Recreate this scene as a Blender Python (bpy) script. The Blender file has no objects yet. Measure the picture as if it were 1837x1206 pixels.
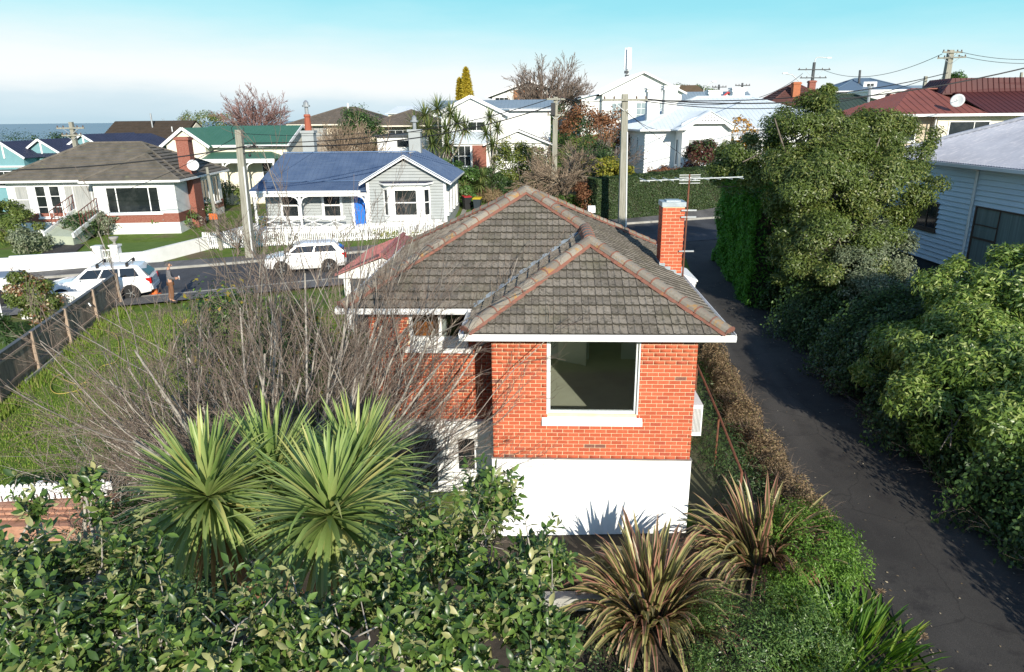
import bpy, bmesh, math, random
import numpy as np
from mathutils import Vector, Matrix

R = math.radians
random.seed(11)
rng = np.random.default_rng(11)
SC = bpy.context.scene
COL = SC.collection

# ---------------------------------------------------------------- camera, sky, sun, exposure
CAM_Z = 8.5
cam_data = bpy.data.cameras.new('camera')
cam_data.sensor_width = 36.0
cam_data.lens = 24.32
cam_data.clip_end = 60000
cam = bpy.data.objects.new('camera', cam_data)
COL.objects.link(cam)
cam.matrix_world = Matrix.Translation((0, 0, CAM_Z)) @ Matrix.Rotation(R(72.5), 4, 'X') @ Matrix.Rotation(R(-0.6), 4, 'Z')
SC.camera = cam

SUN_EL, SUN_AZ = R(21.0), R(166.5)          # the sun stands low behind the camera, a little to the right
world = bpy.data.worlds.new('World')
SC.world = world
world.use_nodes = True
wn, wl = world.node_tree.nodes, world.node_tree.links
for n in list(wn):
    wn.remove(n)
w_out = wn.new('ShaderNodeOutputWorld')
w_bg = wn.new('ShaderNodeBackground')
w_bg.inputs['Strength'].default_value = 0.138
w_sky = wn.new('ShaderNodeTexSky')
w_sky.sky_type = 'NISHITA'
w_sky.sun_disc = False
w_sky.sun_elevation = SUN_EL
w_sky.sun_rotation = SUN_AZ
w_sky.altitude = 50
w_sky.air_density = 0.8
w_sky.dust_density = 0.0
w_sky.ozone_density = 1.0
# a bank of white cloud low over the horizon, thinning upwards
w_tc = wn.new('ShaderNodeTexCoord')
w_sep = wn.new('ShaderNodeSeparateXYZ')
wl.new(w_tc.outputs['Generated'], w_sep.inputs[0])
w_map = wn.new('ShaderNodeMapping')
w_map.inputs['Scale'].default_value = (3.0, 3.0, 16.0)
wl.new(w_tc.outputs['Generated'], w_map.inputs[0])
w_noise = wn.new('ShaderNodeTexNoise')
w_noise.inputs['Scale'].default_value = 1.7
w_noise.inputs['Detail'].default_value = 7
w_noise.inputs['Roughness'].default_value = 0.58
wl.new(w_map.outputs[0], w_noise.inputs['Vector'])
w_mad = wn.new('ShaderNodeMath'); w_mad.operation = 'MULTIPLY_ADD'
wl.new(w_noise.outputs['Fac'], w_mad.inputs[0])
w_mad.inputs[1].default_value = 0.04
wl.new(w_sep.outputs['Z'], w_mad.inputs[2])
w_rng = wn.new('ShaderNodeMapRange')
w_rng.interpolation_type = 'SMOOTHSTEP'
w_rng.inputs['From Min'].default_value = 0.42
w_rng.inputs['From Max'].default_value = 0.17
wl.new(w_sep.outputs['Z'], w_rng.inputs['Value'])
w_ramp = wn.new('ShaderNodeValToRGB')               # pale haze and thin cloud along the whole horizon
_el = w_ramp.color_ramp.elements
_stops = [(0.0, (.56, .74, .84)), (.028, (.72, .86, .93)), (.040, (.90, .97, .99)), (.052, (.99, 1.02, 1.03)), (.072, (.95, 1.01, 1.02)), (.10, (.74, .96, 1.0)), (.13, (.52, .90, .98)), (.165, (.34, .81, .93)), (.30, (.18, .60, .84))]
_el[0].position, _el[0].color = _stops[0][0], _stops[0][1] + (1,)
_el[1].position, _el[1].color = _stops[-1][0], _stops[-1][1] + (1,)
for _p, _c in _stops[1:-1]:
    _e = _el.new(_p); _e.color = _c + (1,)
w_tilt = wn.new('ShaderNodeMath')                   # more cloud over the sea to the left
w_tilt.operation = 'MULTIPLY_ADD'
wl.new(w_sep.outputs['X'], w_tilt.inputs[0])
w_tilt.inputs[1].default_value = 0.045
wl.new(w_mad.outputs[0], w_tilt.inputs[2])
wl.new(w_tilt.outputs[0], w_ramp.inputs[0])
w_gain = wn.new('ShaderNodeMixRGB')
w_gain.blend_type = 'MULTIPLY'
w_gain.inputs[0].default_value = 1.0
w_gain.inputs[2].default_value = (4.0, 4.0, 4.0, 1)
wl.new(w_ramp.outputs[0], w_gain.inputs[1])
w_mix = wn.new('ShaderNodeMixRGB')
wl.new(w_rng.outputs[0], w_mix.inputs[0])
wl.new(w_sky.outputs[0], w_mix.inputs[1])
wl.new(w_gain.outputs[0], w_mix.inputs[2])
wl.new(w_mix.outputs[0], w_bg.inputs['Color'])
wl.new(w_bg.outputs[0], w_out.inputs['Surface'])

sun_data = bpy.data.lights.new('sun', 'SUN')
sun_data.energy = 3.7
sun_data.angle = R(0.55)
sun_data.color = (1.0, 0.93, 0.80)
sun = bpy.data.objects.new('sun', sun_data)
COL.objects.link(sun)
_to_sun = Vector((math.sin(SUN_AZ) * math.cos(SUN_EL), math.cos(SUN_AZ) * math.cos(SUN_EL), math.sin(SUN_EL)))
sun.rotation_euler = _to_sun.to_track_quat('Z', 'Y').to_euler()

vs = SC.view_settings
vs.view_transform = 'Standard'
vs.look = 'None'
vs.exposure = 0.85
vs.gamma = 1.0
vs.use_curve_mapping = False
SC.cycles.max_bounces = 6
SC.cycles.transparent_max_bounces = 8

# ---------------------------------------------------------------- helpers
def at(u, v, Y):
    """the world point at distance Y (metres north of the camera) seen at photo pixel u, v"""
    F, P, Q = 1241.0, R(17.5), R(0.6)
    a, b = (u - 918.5) / F, (603.0 - v) / F
    x, y = math.cos(Q) * a + math.sin(Q) * b, -math.sin(Q) * a + math.cos(Q) * b
    dy = math.cos(P) + y * math.sin(P)
    return Vector((x * Y / dy, Y, CAM_Z + (-math.sin(P) + y * math.cos(P)) * Y / dy))

HX = [-80, -30, -16, -4, 6, 14, 24, 40, 80]
HY = [-12, 8, 15, 22, 30, 37, 46, 56, 70, 90, 130, 250, 420]
HZ = np.array([
    [-1.5, -1.2, -1.0, -.8, -.6, .0, .5, 1.5, 3],
    [-.8, -.6, -.5, -.3, .1, .3, .8, 2, 4],
    [-.4, -.3, -.2, .0, .45, .6, 1.0, 2.5, 4.5],
    [0, .1, .2, .3, .9, 1.0, 1.3, 3, 5],
    [.3, .5, .65, 1.0, 1.5, 1.5, 1.6, 3.5, 6],
    [.4, .6, .8, 1.2, 1.8, 2.0, 2.4, 4, 6.5],
    [.8, 1.0, .95, 1.2, 1.9, 2.0, 3.2, 5.5, 7.5],
    [.5, 1.3, 1.3, 1.8, 2.4, 4.1, 4.5, 6, 8],
    [-1, .8, 1.6, 3, 3.6, 4.6, 5.5, 7, 9],
    [-3, .3, 2.5, 4.6, 6.0, 7, 7.5, 8, 9.5],
    [-9, -4, 1, 6, 7.2, 8, 9, 9.5, 11],
    [-30, -26, -16, -4, 2, 5, 7, 9, 11],
    [-60, -60, -60, -60, -60, -60, -60, -60, -60]], float)

def H(x, y):
    x = min(max(x, HX[0]), HX[-1] - 1e-6); y = min(max(y, HY[0]), HY[-1] - 1e-6)
    i = max(k for k in range(len(HX)) if HX[k] <= x); j = max(k for k in range(len(HY)) if HY[k] <= y)
    a = (x - HX[i]) / (HX[i + 1] - HX[i]); b = (y - HY[j]) / (HY[j + 1] - HY[j])
    return float((HZ[j, i] * (1 - a) + HZ[j, i + 1] * a) * (1 - b) + (HZ[j + 1, i] * (1 - a) + HZ[j + 1, i + 1] * a) * b)

def tag(o, label=None, cat=None, group=None, kind=None):
    if label: o['label'] = label
    if cat: o['category'] = cat
    if group: o['group'] = group
    if kind: o['kind'] = kind
    return o

def thing(name, label, cat, loc=(0, 0, 0), yaw=0.0, group=None):
    o = bpy.data.objects.new(name, None)
    o.empty_display_size = 0.3
    COL.objects.link(o)
    o.location = loc
    o.rotation_euler = (0, 0, yaw)
    return tag(o, label, cat, group)

def link(name, me, parent=None, loc=None, rot=None, mat4=None):
    o = bpy.data.objects.new(name, me)
    COL.objects.link(o)
    if parent is not None: o.parent = parent
    if mat4 is not None: o.matrix_basis = mat4
    if loc is not None: o.location = loc
    if rot is not None: o.rotation_euler = rot
    return o

class MB:
    def __init__(s):
        s.v = []; s.f = []; s.m = []
    def add(s, vs_, fs, mi=0):
        b = len(s.v)
        s.v += [tuple(p) for p in vs_]
        s.f += [tuple(i + b for i in f) for f in fs]
        s.m += [mi] * len(fs)
        return s
    def box(s, x0, x1, y0, y1, z0, z1, mi=0):
        return s.add([(x0, y0, z0), (x1, y0, z0), (x1, y1, z0), (x0, y1, z0), (x0, y0, z1), (x1, y0, z1), (x1, y1, z1), (x0, y1, z1)],
                     [(0, 3, 2, 1), (4, 5, 6, 7), (0, 1, 5, 4), (1, 2, 6, 5), (2, 3, 7, 6), (3, 0, 4, 7)], mi)
    def bar(s, p, q, w, h=None, mi=0, up=(0, 0, 1)):
        p, q = Vector(p), Vector(q); h = w if h is None else h
        d = (q - p).normalized(); up = Vector(up)
        if abs(d.dot(up)) > .99: up = Vector((0, 1, 0))
        a = d.cross(up).normalized() * (w / 2); b = a.cross(d).normalized() * (h / 2)
        return s.add([p - a - b, p + a - b, p + a + b, p - a + b, q - a - b, q + a - b, q + a + b, q - a + b],
                     [(0, 1, 2, 3), (7, 6, 5, 4), (0, 4, 5, 1), (1, 5, 6, 2), (2, 6, 7, 3), (3, 7, 4, 0)], mi)
    def poly(s, pts, mi=0):
        return s.add(pts, [tuple(range(len(pts)))], mi)
    def slab(s, pts, off, mi=0):
        """a polygon and its copy moved by off, closed round the rim"""
        n = len(pts); off = Vector(off)
        vs_ = [Vector(p) for p in pts] + [Vector(p) + off for p in pts]
        fs = [tuple(range(n)), tuple(reversed(range(n, 2 * n)))] + [(i, i + n, (i + 1) % n + n, (i + 1) % n) for i in range(n)]
        return s.add(vs_, fs, mi)
    def tube(s, pts, r, n=6, mi=0, cap=True):
        pts = [Vector(p) for p in pts]; k = len(pts)
        rs = r if hasattr(r, '__len__') else [r] * k
        b = len(s.v); prev = None
        for i, p in enumerate(pts):
            d = (pts[min(i + 1, k - 1)] - pts[max(i - 1, 0)]).normalized()
            ref = prev if prev is not None else (Vector((1, 0, 0)) if abs(d.x) < .9 else Vector((0, 1, 0)))
            a = (ref - d * ref.dot(d)).normalized(); prev = a; c = d.cross(a)
            for j in range(n):
                t = 2 * math.pi * j / n
                s.v.append(tuple(p + (a * math.cos(t) + c * math.sin(t)) * rs[i]))
        for i in range(k - 1):
            for j in range(n):
                s.f.append((b + i * n + j, b + i * n + (j + 1) % n, b + (i + 1) * n + (j + 1) % n, b + (i + 1) * n + j)); s.m.append(mi)
        if cap:
            s.f.append(tuple(b + j for j in reversed(range(n)))); s.m.append(mi)
            s.f.append(tuple(b + (k - 1) * n + j for j in range(n))); s.m.append(mi)
        return s
    def lathe(s, prof, n=12, c=(0, 0, 0), mi=0):
        b = len(s.v)
        for r_, z in prof:
            for j in range(n):
                t = 2 * math.pi * j / n
                s.v.append((c[0] + r_ * math.cos(t), c[1] + r_ * math.sin(t), c[2] + z))
        for i in range(len(prof) - 1):
            for j in range(n):
                s.f.append((b + i * n + j, b + i * n + (j + 1) % n, b + (i + 1) * n + (j + 1) % n, b + (i + 1) * n + j)); s.m.append(mi)
        s.f.append(tuple(b + j for j in reversed(range(n)))); s.m.append(mi)
        e = b + (len(prof) - 1) * n
        s.f.append(tuple(e + j for j in range(n))); s.m.append(mi)
        return s
    def mesh(s, name, mats, smooth=False):
        me = bpy.data.meshes.new(name)
        me.from_pydata(s.v, [], s.f)
        mats = mats if isinstance(mats, (list, tuple)) else [mats]
        for m in mats: me.materials.append(m)
        if len(mats) > 1: me.polygons.foreach_set('material_index', s.m)
        if smooth: me.polygons.foreach_set('use_smooth', [True] * len(s.f))
        me.update()
        return me
    def obj(s, name, mats, parent=None, smooth=False, loc=None, rot=None, kind=None, label=None):
        o = link(name, s.mesh(name, mats, smooth), parent, loc, rot)
        if kind: o['kind'] = kind
        if label: o['label'] = label
        return o

def box(name, m, parent, x0, x1, y0, y1, z0, z1, **k):
    return MB().box(x0, x1, y0, y1, z0, z1).obj(name, m, parent, **k)

def np_mesh(name, V, Fq, mats, rnd=None, mi=None, smooth=False):
    """a mesh from a vertex array and a quad array, with one random number per face"""
    me = bpy.data.meshes.new(name)
    V = np.ascontiguousarray(V, np.float32); Fq = np.ascontiguousarray(Fq, np.int32)
    n, k = Fq.shape
    me.vertices.add(len(V)); me.vertices.foreach_set('co', V.ravel())
    me.loops.add(n * k); me.loops.foreach_set('vertex_index', Fq.ravel())
    me.polygons.add(n); me.polygons.foreach_set('loop_start', np.arange(0, n * k, k, dtype=np.int32))
    me.polygons.foreach_set('loop_total', np.full(n, k, np.int32))
    for m in (mats if isinstance(mats, (list, tuple)) else [mats]): me.materials.append(m)
    if mi is not None: me.polygons.foreach_set('material_index', np.ascontiguousarray(mi, np.int32))
    if smooth: me.polygons.foreach_set('use_smooth', np.ones(n, bool))
    me.update(calc_edges=True)
    if rnd is not None:
        a = me.attributes.new('rnd', 'FLOAT', 'FACE'); a.data.foreach_set('value', np.ascontiguousarray(rnd, np.float32))
    return me

# ---------------------------------------------------------------- materials
def newmat(name):
    m = bpy.data.materials.new(name); m.use_nodes = True
    nt = m.node_tree; nt.nodes.clear()
    out = nt.nodes.new('ShaderNodeOutputMaterial'); b = nt.nodes.new('ShaderNodeBsdfPrincipled')
    nt.links.new(b.outputs[0], out.inputs[0])
    return m, nt, b, out

def rnd_node(nt):
    a = nt.nodes.new('ShaderNodeAttribute'); a.attribute_name = 'rnd'
    o = nt.nodes.new('ShaderNodeObjectInfo')
    s = nt.nodes.new('ShaderNodeMath'); s.operation = 'ADD'
    nt.links.new(a.outputs['Fac'], s.inputs[0]); nt.links.new(o.outputs['Random'], s.inputs[1])
    f = nt.nodes.new('ShaderNodeMath'); f.operation = 'FRACT'; nt.links.new(s.outputs[0], f.inputs[0])
    return f.outputs[0]

def noise(nt, scale, detail=4, rough=.6, stretch=None):
    g = nt.nodes.new('ShaderNodeNewGeometry'); src = g.outputs['Position']
    if stretch:
        mp = nt.nodes.new('ShaderNodeMapping'); mp.inputs['Scale'].default_value = stretch
        nt.links.new(src, mp.inputs[0]); src = mp.outputs[0]
    n = nt.nodes.new('ShaderNodeTexNoise'); n.inputs['Scale'].default_value = scale
    n.inputs['Detail'].default_value = detail; n.inputs['Roughness'].default_value = rough
    nt.links.new(src, n.inputs['Vector'])
    return n.outputs['Fac']

def ramp(nt, src, stops):
    r = nt.nodes.new('ShaderNodeValToRGB'); e = r.color_ramp.elements
    while len(e) > 1: e.remove(e[-1])
    e[0].position = stops[0][0]; e[0].color = tuple(stops[0][1]) + (1,)
    for p, c in stops[1:]:
        q = e.new(p); q.color = tuple(c) + (1,)
    nt.links.new(src, r.inputs[0])
    return r.outputs[0]

def mix(nt, fac, a, b, mode='MIX'):
    m = nt.nodes.new('ShaderNodeMixRGB'); m.blend_type = mode
    for k, s in ((0, fac), (1, a), (2, b)):
        if hasattr(s, 'is_linked') or hasattr(s, 'links'): nt.links.new(s, m.inputs[k])
        elif isinstance(s, (tuple, list)): m.inputs[k].default_value = tuple(s)[:3] + (1,)
        else: m.inputs[k].default_value = s
    return m.outputs[0]

def bump(nt, b, src, strength=.3, dist=.02):
    n = nt.nodes.new('ShaderNodeBump'); n.inputs['Strength'].default_value = strength; n.inputs['Distance'].default_value = dist
    nt.links.new(src, n.inputs['Height']); nt.links.new(n.outputs[0], b.inputs['Normal'])

def mat(name, c1, c2=None, scale=4, rough=.7, spec=.3, metal=0, bmp=0, bscale=None, rv=0, lo=.35, hi=.65, stretch=None, dirt=None, coat=0):
    m, nt, b, _ = newmat(name)
    b.inputs['Roughness'].default_value = rough; b.inputs['Metallic'].default_value = metal
    b.inputs['Specular IOR Level'].default_value = spec
    if coat: b.inputs['Coat Weight'].default_value = coat; b.inputs['Coat Roughness'].default_value = .05
    c = None
    if c2:
        nf = noise(nt, scale, 6, .65, stretch)
        c = ramp(nt, nf, [(lo, c1), (hi, c2)])
    if dirt:
        df = ramp(nt, noise(nt, dirt[1], 6, .7, dirt[3] if len(dirt) > 3 else None), [(dirt[2], (0, 0, 0)), (min(1, dirt[2] + .18), (1, 1, 1))])
        c = mix(nt, df, c if c else c1, dirt[0])
    if rv:
        r = rnd_node(nt)
        mr = nt.nodes.new('ShaderNodeMapRange'); nt.links.new(r, mr.inputs[0])
        mr.inputs[3].default_value = 1 - rv; mr.inputs[4].default_value = 1 + rv
        cb = nt.nodes.new('ShaderNodeCombineColor')
        for k in range(3): nt.links.new(mr.outputs[0], cb.inputs[k])
        c = mix(nt, 1.0, c if c else c1, cb.outputs[0], 'MULTIPLY')
    if c is not None: nt.links.new(c, b.inputs['Base Color'])
    else: b.inputs['Base Color'].default_value = tuple(c1) + (1,)
    if bmp: bump(nt, b, noise(nt, bscale or scale * 4, 5, .6, stretch), bmp)
    return m

def leafmat(name, stops, rough=.5, spec=.35, trans=.3, tcol=None, back=None):
    """leaf colours picked per leaf; some light passes through"""
    m, nt, b, out = newmat(name)
    r = rnd_node(nt)
    c = ramp(nt, r, stops)
    if back:
        g = nt.nodes.new('ShaderNodeNewGeometry'); c = mix(nt, g.outputs['Backfacing'], c, back)
    nt.links.new(c, b.inputs['Base Color'])
    b.inputs['Roughness'].default_value = rough; b.inputs['Specular IOR Level'].default_value = spec
    if trans:
        t = nt.nodes.new('ShaderNodeBsdfTranslucent')
        h = nt.nodes.new('ShaderNodeHueSaturation'); h.inputs['Value'].default_value = 1.5; h.inputs['Saturation'].default_value = 1.1
        nt.links.new(c, h.inputs['Color']); nt.links.new(h.outputs[0], t.inputs[0])
        ms = nt.nodes.new('ShaderNodeMixShader'); ms.inputs[0].default_value = trans
        nt.links.new(b.outputs[0], ms.inputs[1]); nt.links.new(t.outputs[0], ms.inputs[2]); nt.links.new(ms.outputs[0], out.inputs[0])
    return m

W_PAINT = mat('white_paint', (.80, .80, .78), (.70, .70, .67), 1.5, .55, dirt=((.45, .43, .38), 2.2, .66, (1, 1, .3)))
W_TRIM = mat('white_trim', (.80, .80, .79), None, rough=.45)
CREAM = mat('cream_plaster', (.78, .72, .58), (.70, .64, .52), 1.2, .8)
CREAM2 = mat('cream_brick_wall', (.55, .47, .36), (.48, .40, .31), 3, .85)
GLASS = mat('window_glass', (.012, .016, .018), (.05, .055, .055), .8, .06, .6, lo=.45, hi=.7)
CURTAIN = mat('net_curtain', (.42, .42, .40), (.22, .23, .23), 9, .8, stretch=(6, 6, .1))
BLACK = mat('black_paint', (.02, .02, .022), None, rough=.5)
DARK = mat('dark_grey_paint', (.05, .055, .06), (.07, .075, .08), 3, .7)
CONC = mat('concrete', (.36, .35, .32), (.26, .25, .22), 2.2, .9, bmp=.15, bscale=30, dirt=((.12, .12, .09), 1.2, .58))
REDBRICK = mat('red_brick_far', (.22, .065, .045), (.30, .15, .11), 9, .85, lo=.4, hi=.68, stretch=(1, 1, 3))
METAL = mat('galvanised_metal', (.45, .46, .47), (.36, .37, .38), 3, .4, metal=.6)
WOOD = mat('weathered_wood', (.34, .255, .19), (.20, .155, .12), 2.5, .85, rv=.3, stretch=(6, 6, .5), bmp=.25, bscale=20)
POLEWOOD = mat('pole_timber', (.33, .32, .27), (.20, .19, .15), 3, .9, stretch=(7, 7, .35), bmp=.3, bscale=14)
GUTTER = mat('white_gutter', (.80, .80, .80), (.72, .72, .70), 2, .4, dirt=((.4, .4, .38), 5, .68))
SOIL = mat('garden_soil', (.07, .055, .04), (.035, .03, .022), 3, .95, bmp=.5, bscale=12)
# ---------------------------------------------------------------- ground, street, paths
def ground_mat():
    m, nt, b, _ = newmat('lawn_and_soil')
    n1 = noise(nt, .35, 5, .6); n2 = noise(nt, 2.6, 6, .7); n3 = noise(nt, 14, 4, .7)
    g = ramp(nt, n2, [(.3, (.07, .125, .02)), (.58, (.12, .18, .032)), (.8, (.19, .18, .07))])
    d = ramp(nt, n3, [(.3, (.09, .07, .045)), (.7, (.19, .16, .10))])
    f = ramp(nt, n1, [(.52, (0, 0, 0)), (.66, (1, 1, 1))])
    nt.links.new(mix(nt, f, g, d), b.inputs['Base Color'])
    b.inputs['Roughness'].default_value = .95; b.inputs['Specular IOR Level'].default_value = .1
    bump(nt, b, n3, .6, .06)
    return m
GROUND = ground_mat()

def asphalt(name, c1, c2, patch):
    m, nt, b, _ = newmat(name)
    n1 = noise(nt, .45, 5, .6); n2 = noise(nt, 90, 3, .7); n3 = noise(nt, 1.6, 6, .7)
    c = ramp(nt, n1, [(.35, c1), (.65, c2)])
    c = mix(nt, ramp(nt, n3, [(.52, (0, 0, 0)), (.66, (.85, .85, .85))]), c, patch)
    n4 = noise(nt, .9, 3, .5, (1, .16, 1)); c = mix(nt, ramp(nt, n4, [(.5, (0, 0, 0)), (.7, (.6, .6, .6))]), c, tuple(min(1, q * 1.55) for q in c2))
    vo = nt.nodes.new('ShaderNodeTexVoronoi'); vo.feature = 'DISTANCE_TO_EDGE'; vo.inputs['Scale'].default_value = .55
    gp_ = nt.nodes.new('ShaderNodeNewGeometry'); ng = nt.nodes.new('ShaderNodeTexNoise'); ng.inputs['Scale'].default_value = 2.5; ng.inputs['Detail'].default_value = 5
    nt.links.new(gp_.outputs['Position'], ng.inputs['Vector']); ad = nt.nodes.new('ShaderNodeMixRGB'); ad.inputs[0].default_value = .25; nt.links.new(gp_.outputs['Position'], ad.inputs[1]); nt.links.new(ng.outputs['Color'], ad.inputs[2]); nt.links.new(ad.outputs[0], vo.inputs['Vector'])
    c = mix(nt, ramp(nt, vo.outputs['Distance'], [(.002, (.4, .4, .4)), (.008, (0, 0, 0))]), c, (.012, .011, .010))
    sp = ramp(nt, n2, [(.45, (.72, .72, .72)), (.65, (1.3, 1.3, 1.3))])
    nt.links.new(mix(nt, 1.0, c, sp, 'MULTIPLY'), b.inputs['Base Color'])
    b.inputs['Roughness'].default_value = .85; b.inputs['Specular IOR Level'].default_value = .3
    bump(nt, b, n2, .35, .01)
    return m
ASPHALT = asphalt('street_asphalt', (.050, .052, .058), (.068, .070, .076), (.04, .04, .045))
DRIVE = asphalt('driveway_asphalt', (.040, .037, .034), (.062, .057, .051), (.032, .029, .028))
FOOTPATH = asphalt('footpath_asphalt', (.11, .105, .10), (.15, .145, .14), (.08, .08, .08))

xs = np.unique(np.concatenate([np.arange(-46, 46.1, 1.0), np.arange(-80, 80.1, 4.0), [-3000, -800, -250, -120, 120, 250, 800, 3000]]))
ys = np.unique(np.concatenate([np.arange(-12, 74, 1.0), np.arange(74, 134, 3.0), np.arange(134, 421, 12.0), [-60, 700]]))
gv = np.array([(x, y, H(x, y)) for y in ys for x in xs])
nx = len(xs)
gf = np.array([(j * nx + i, j * nx + i + 1, (j + 1) * nx + i + 1, (j + 1) * nx + i) for j in range(len(ys) - 1) for i in range(nx - 1)])
tag(link('ground', np_mesh('ground', gv, gf, GROUND, smooth=True)), kind='structure')

SEA = mat('sea_water', (.10, .15, .19), (.14, .19, .23), .002, .35, .3)
MB().poly([(-40000, 150, -45), (40000, 150, -45), (40000, 45000, -45), (-40000, 45000, -45)]).obj('sea', SEA, kind='structure')

def strip(name, left, right, m, lift=.03, n=60, across=4, thick=0, kind='structure'):
    """a sheet between two polylines, laid lift metres above the ground"""
    def samp(pl, t):
        seg = [math.dist(pl[i], pl[i + 1]) for i in range(len(pl) - 1)]; L = sum(seg) * t
        for i, s in enumerate(seg):
            if L <= s or i == len(seg) - 1:
                a = L / s; return (pl[i][0] * (1 - a) + pl[i + 1][0] * a, pl[i][1] * (1 - a) + pl[i + 1][1] * a)
            L -= s
    V = []; Fc = []
    for i in range(n + 1):
        a, b = samp(left, i / n), samp(right, i / n)
        for k in range(across + 1):
            t = k / across; x, y = a[0] * (1 - t) + b[0] * t, a[1] * (1 - t) + b[1] * t
            V.append((x, y, H(x, y) + lift))
    w = across + 1
    for i in range(n):
        for k in range(across): Fc.append((i * w + k, i * w + k + 1, (i + 1) * w + k + 1, (i + 1) * w + k))
    mb = MB().add(V, Fc)
    if thick:
        for side in (0, across):
            b0 = [i * w + side for i in range(n + 1)]
            base = len(mb.v); mb.v += [(V[i][0], V[i][1], V[i][2] - thick) for i in b0]
            for i in range(n):
                mb.f.append((b0[i], b0[i + 1], base + i + 1, base + i)); mb.m.append(0)
    return tag(mb.obj(name, m, smooth=not thick), kind=kind)

FAR_KERB = [(-60, 25.5), (-25, 35.4), (14, 45.9), (30, 50.2)]
NEAR_KERB = [(-60, 19.5), (-25, 29.2), (6.5, 37.0), (11, 38.0), (30, 42.5)]
def off(pl, d): return [(x - d * .26, y + d * .966) for x, y in pl]
strip('road', NEAR_KERB, FAR_KERB, ASPHALT, .05, 90, 6)
strip('kerb', FAR_KERB, off(FAR_KERB, .16), CONC, .17, 90, 1, .14)
strip('footpath', off(FAR_KERB, .16), off(FAR_KERB, 1.7), FOOTPATH, .165, 90, 2)
strip('kerb', off(NEAR_KERB, -.16)[:3], NEAR_KERB[:3], CONC, .17, 60, 1, .14)
strip('footpath', off(NEAR_KERB, -1.5)[:3], off(NEAR_KERB, -.16)[:3], FOOTPATH, .16, 60, 2)
strip('driveway', [(6.5, -4), (6.5, 10), (6.5, 16), (6.75, 21.6), (8.1, 30), (8.7, 34), (7.4, 37.3)],
      [(9.6, -4), (9.6, 10), (9.7, 16), (9.8, 22), (10.4, 30), (11.2, 34), (13.4, 38.6)], DRIVE, .035, 80, 5)
# side path and front bed of the brick house
MOSS = mat('mossy_concrete', (.10, .10, .055), (.055, .055, .035), 1.6, .95, bmp=.3, bscale=14, dirt=((.16, .15, .04), .8, .58))
strip('path', [(3.7, 8.5), (3.9, 14), (4.6, 24)], [(5.6, 8.5), (5.7, 14), (6.1, 24)], MOSS, .03, 20, 2)
strip('garden_bed', [(-9, 2), (-6, 12.75)], [(6.45, 2), (6.45, 12.6)], SOIL, .02, 12, 12)
strip('garden_bed', [(9.55, -4), (9.6, 10), (9.7, 22), (10.3, 33)], [(17, -4), (17, 10), (17, 22), (14, 34)], SOIL, .03, 40, 6)
strip('driveway_of_neighbour', [(-27.5, 37.6), (-29.4, 44.4)], [(-25.4, 38.2), (-27.6, 44.6)], DRIVE, .06, 12, 3)
# ---------------------------------------------------------------- shared building pieces
def window(parent, x, y, z, w, h, rz=0, cols=1, rows=1, fm=None, gm=None, fw=.07, sill=True, dep=.06, name='window', splits=None):
    """frame with bars, a pane and a sill, set on a wall that faces -y before it is turned by rz"""
    fm = fm or W_TRIM; gm = gm or GLASS
    b = MB()
    b.box(0, w, -dep, .01, 0, fw).box(0, w, -dep, .01, h - fw, h).box(0, fw, -dep, .01, fw, h - fw).box(w - fw, w, -dep, .01, fw, h - fw)
    bw = fw * .6
    for k in range(1, cols):
        c = w * (splits[k - 1] if splits else k / cols); b.box(c - bw / 2, c + bw / 2, -dep + .012, .01, fw, h - fw)
    for k in range(1, rows):
        c = h * k / rows; b.box(fw, w - fw, -dep + .016, .01, c - bw / 2, c + bw / 2)
    f = b.obj(name, fm, parent, loc=(x, y, z), rot=(0, 0, rz))
    MB().box(fw * .8, w - fw * .8, -.02, -.006, fw * .8, h - fw * .8).obj('pane', gm, f)
    if sill: MB().box(-.06, w + .06, -dep - .06, .0, -.09, -.003).obj('sill', fm, f)
    return f

def slope_mesh(faces, th=.06):
    b = MB()
    for f in faces: b.slab(f, (0, 0, -th))
    return b

def hip_faces(x0, x1, y0, y1, z, pitch, o=.5):
    x0 -= o; x1 += o; y0 -= o; y1 += o
    w, d = x1 - x0, y1 - y0; m = min(w, d) / 2; h = m * pitch
    if w >= d:
        a, b_ = (x0 + m, (y0 + y1) / 2, z + h), (x1 - m, (y0 + y1) / 2, z + h)
        return [[(x0, y0, z), (x1, y0, z), b_, a], [(x1, y1, z), (x0, y1, z), a, b_], [(x0, y1, z), (x0, y0, z), a], [(x1, y0, z), (x1, y1, z), b_]], [(a, b_), ((x0, y0, z), a), ((x1, y0, z), b_), ((x0, y1, z), a), ((x1, y1, z), b_)]
    a, b_ = ((x0 + x1) / 2, y0 + m, z + h), ((x0 + x1) / 2, y1 - m, z + h)
    return [[(x0, y0, z), (x1, y0, z), a], [(x1, y1, z), (x0, y1, z), b_], [(x0, y1, z), (x0, y0, z), a, b_], [(x1, y0, z), (x1, y1, z), b_, a]], [(a, b_), ((x0, y0, z), a), ((x1, y0, z), a), ((x0, y1, z), b_), ((x1, y1, z), b_)]

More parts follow.
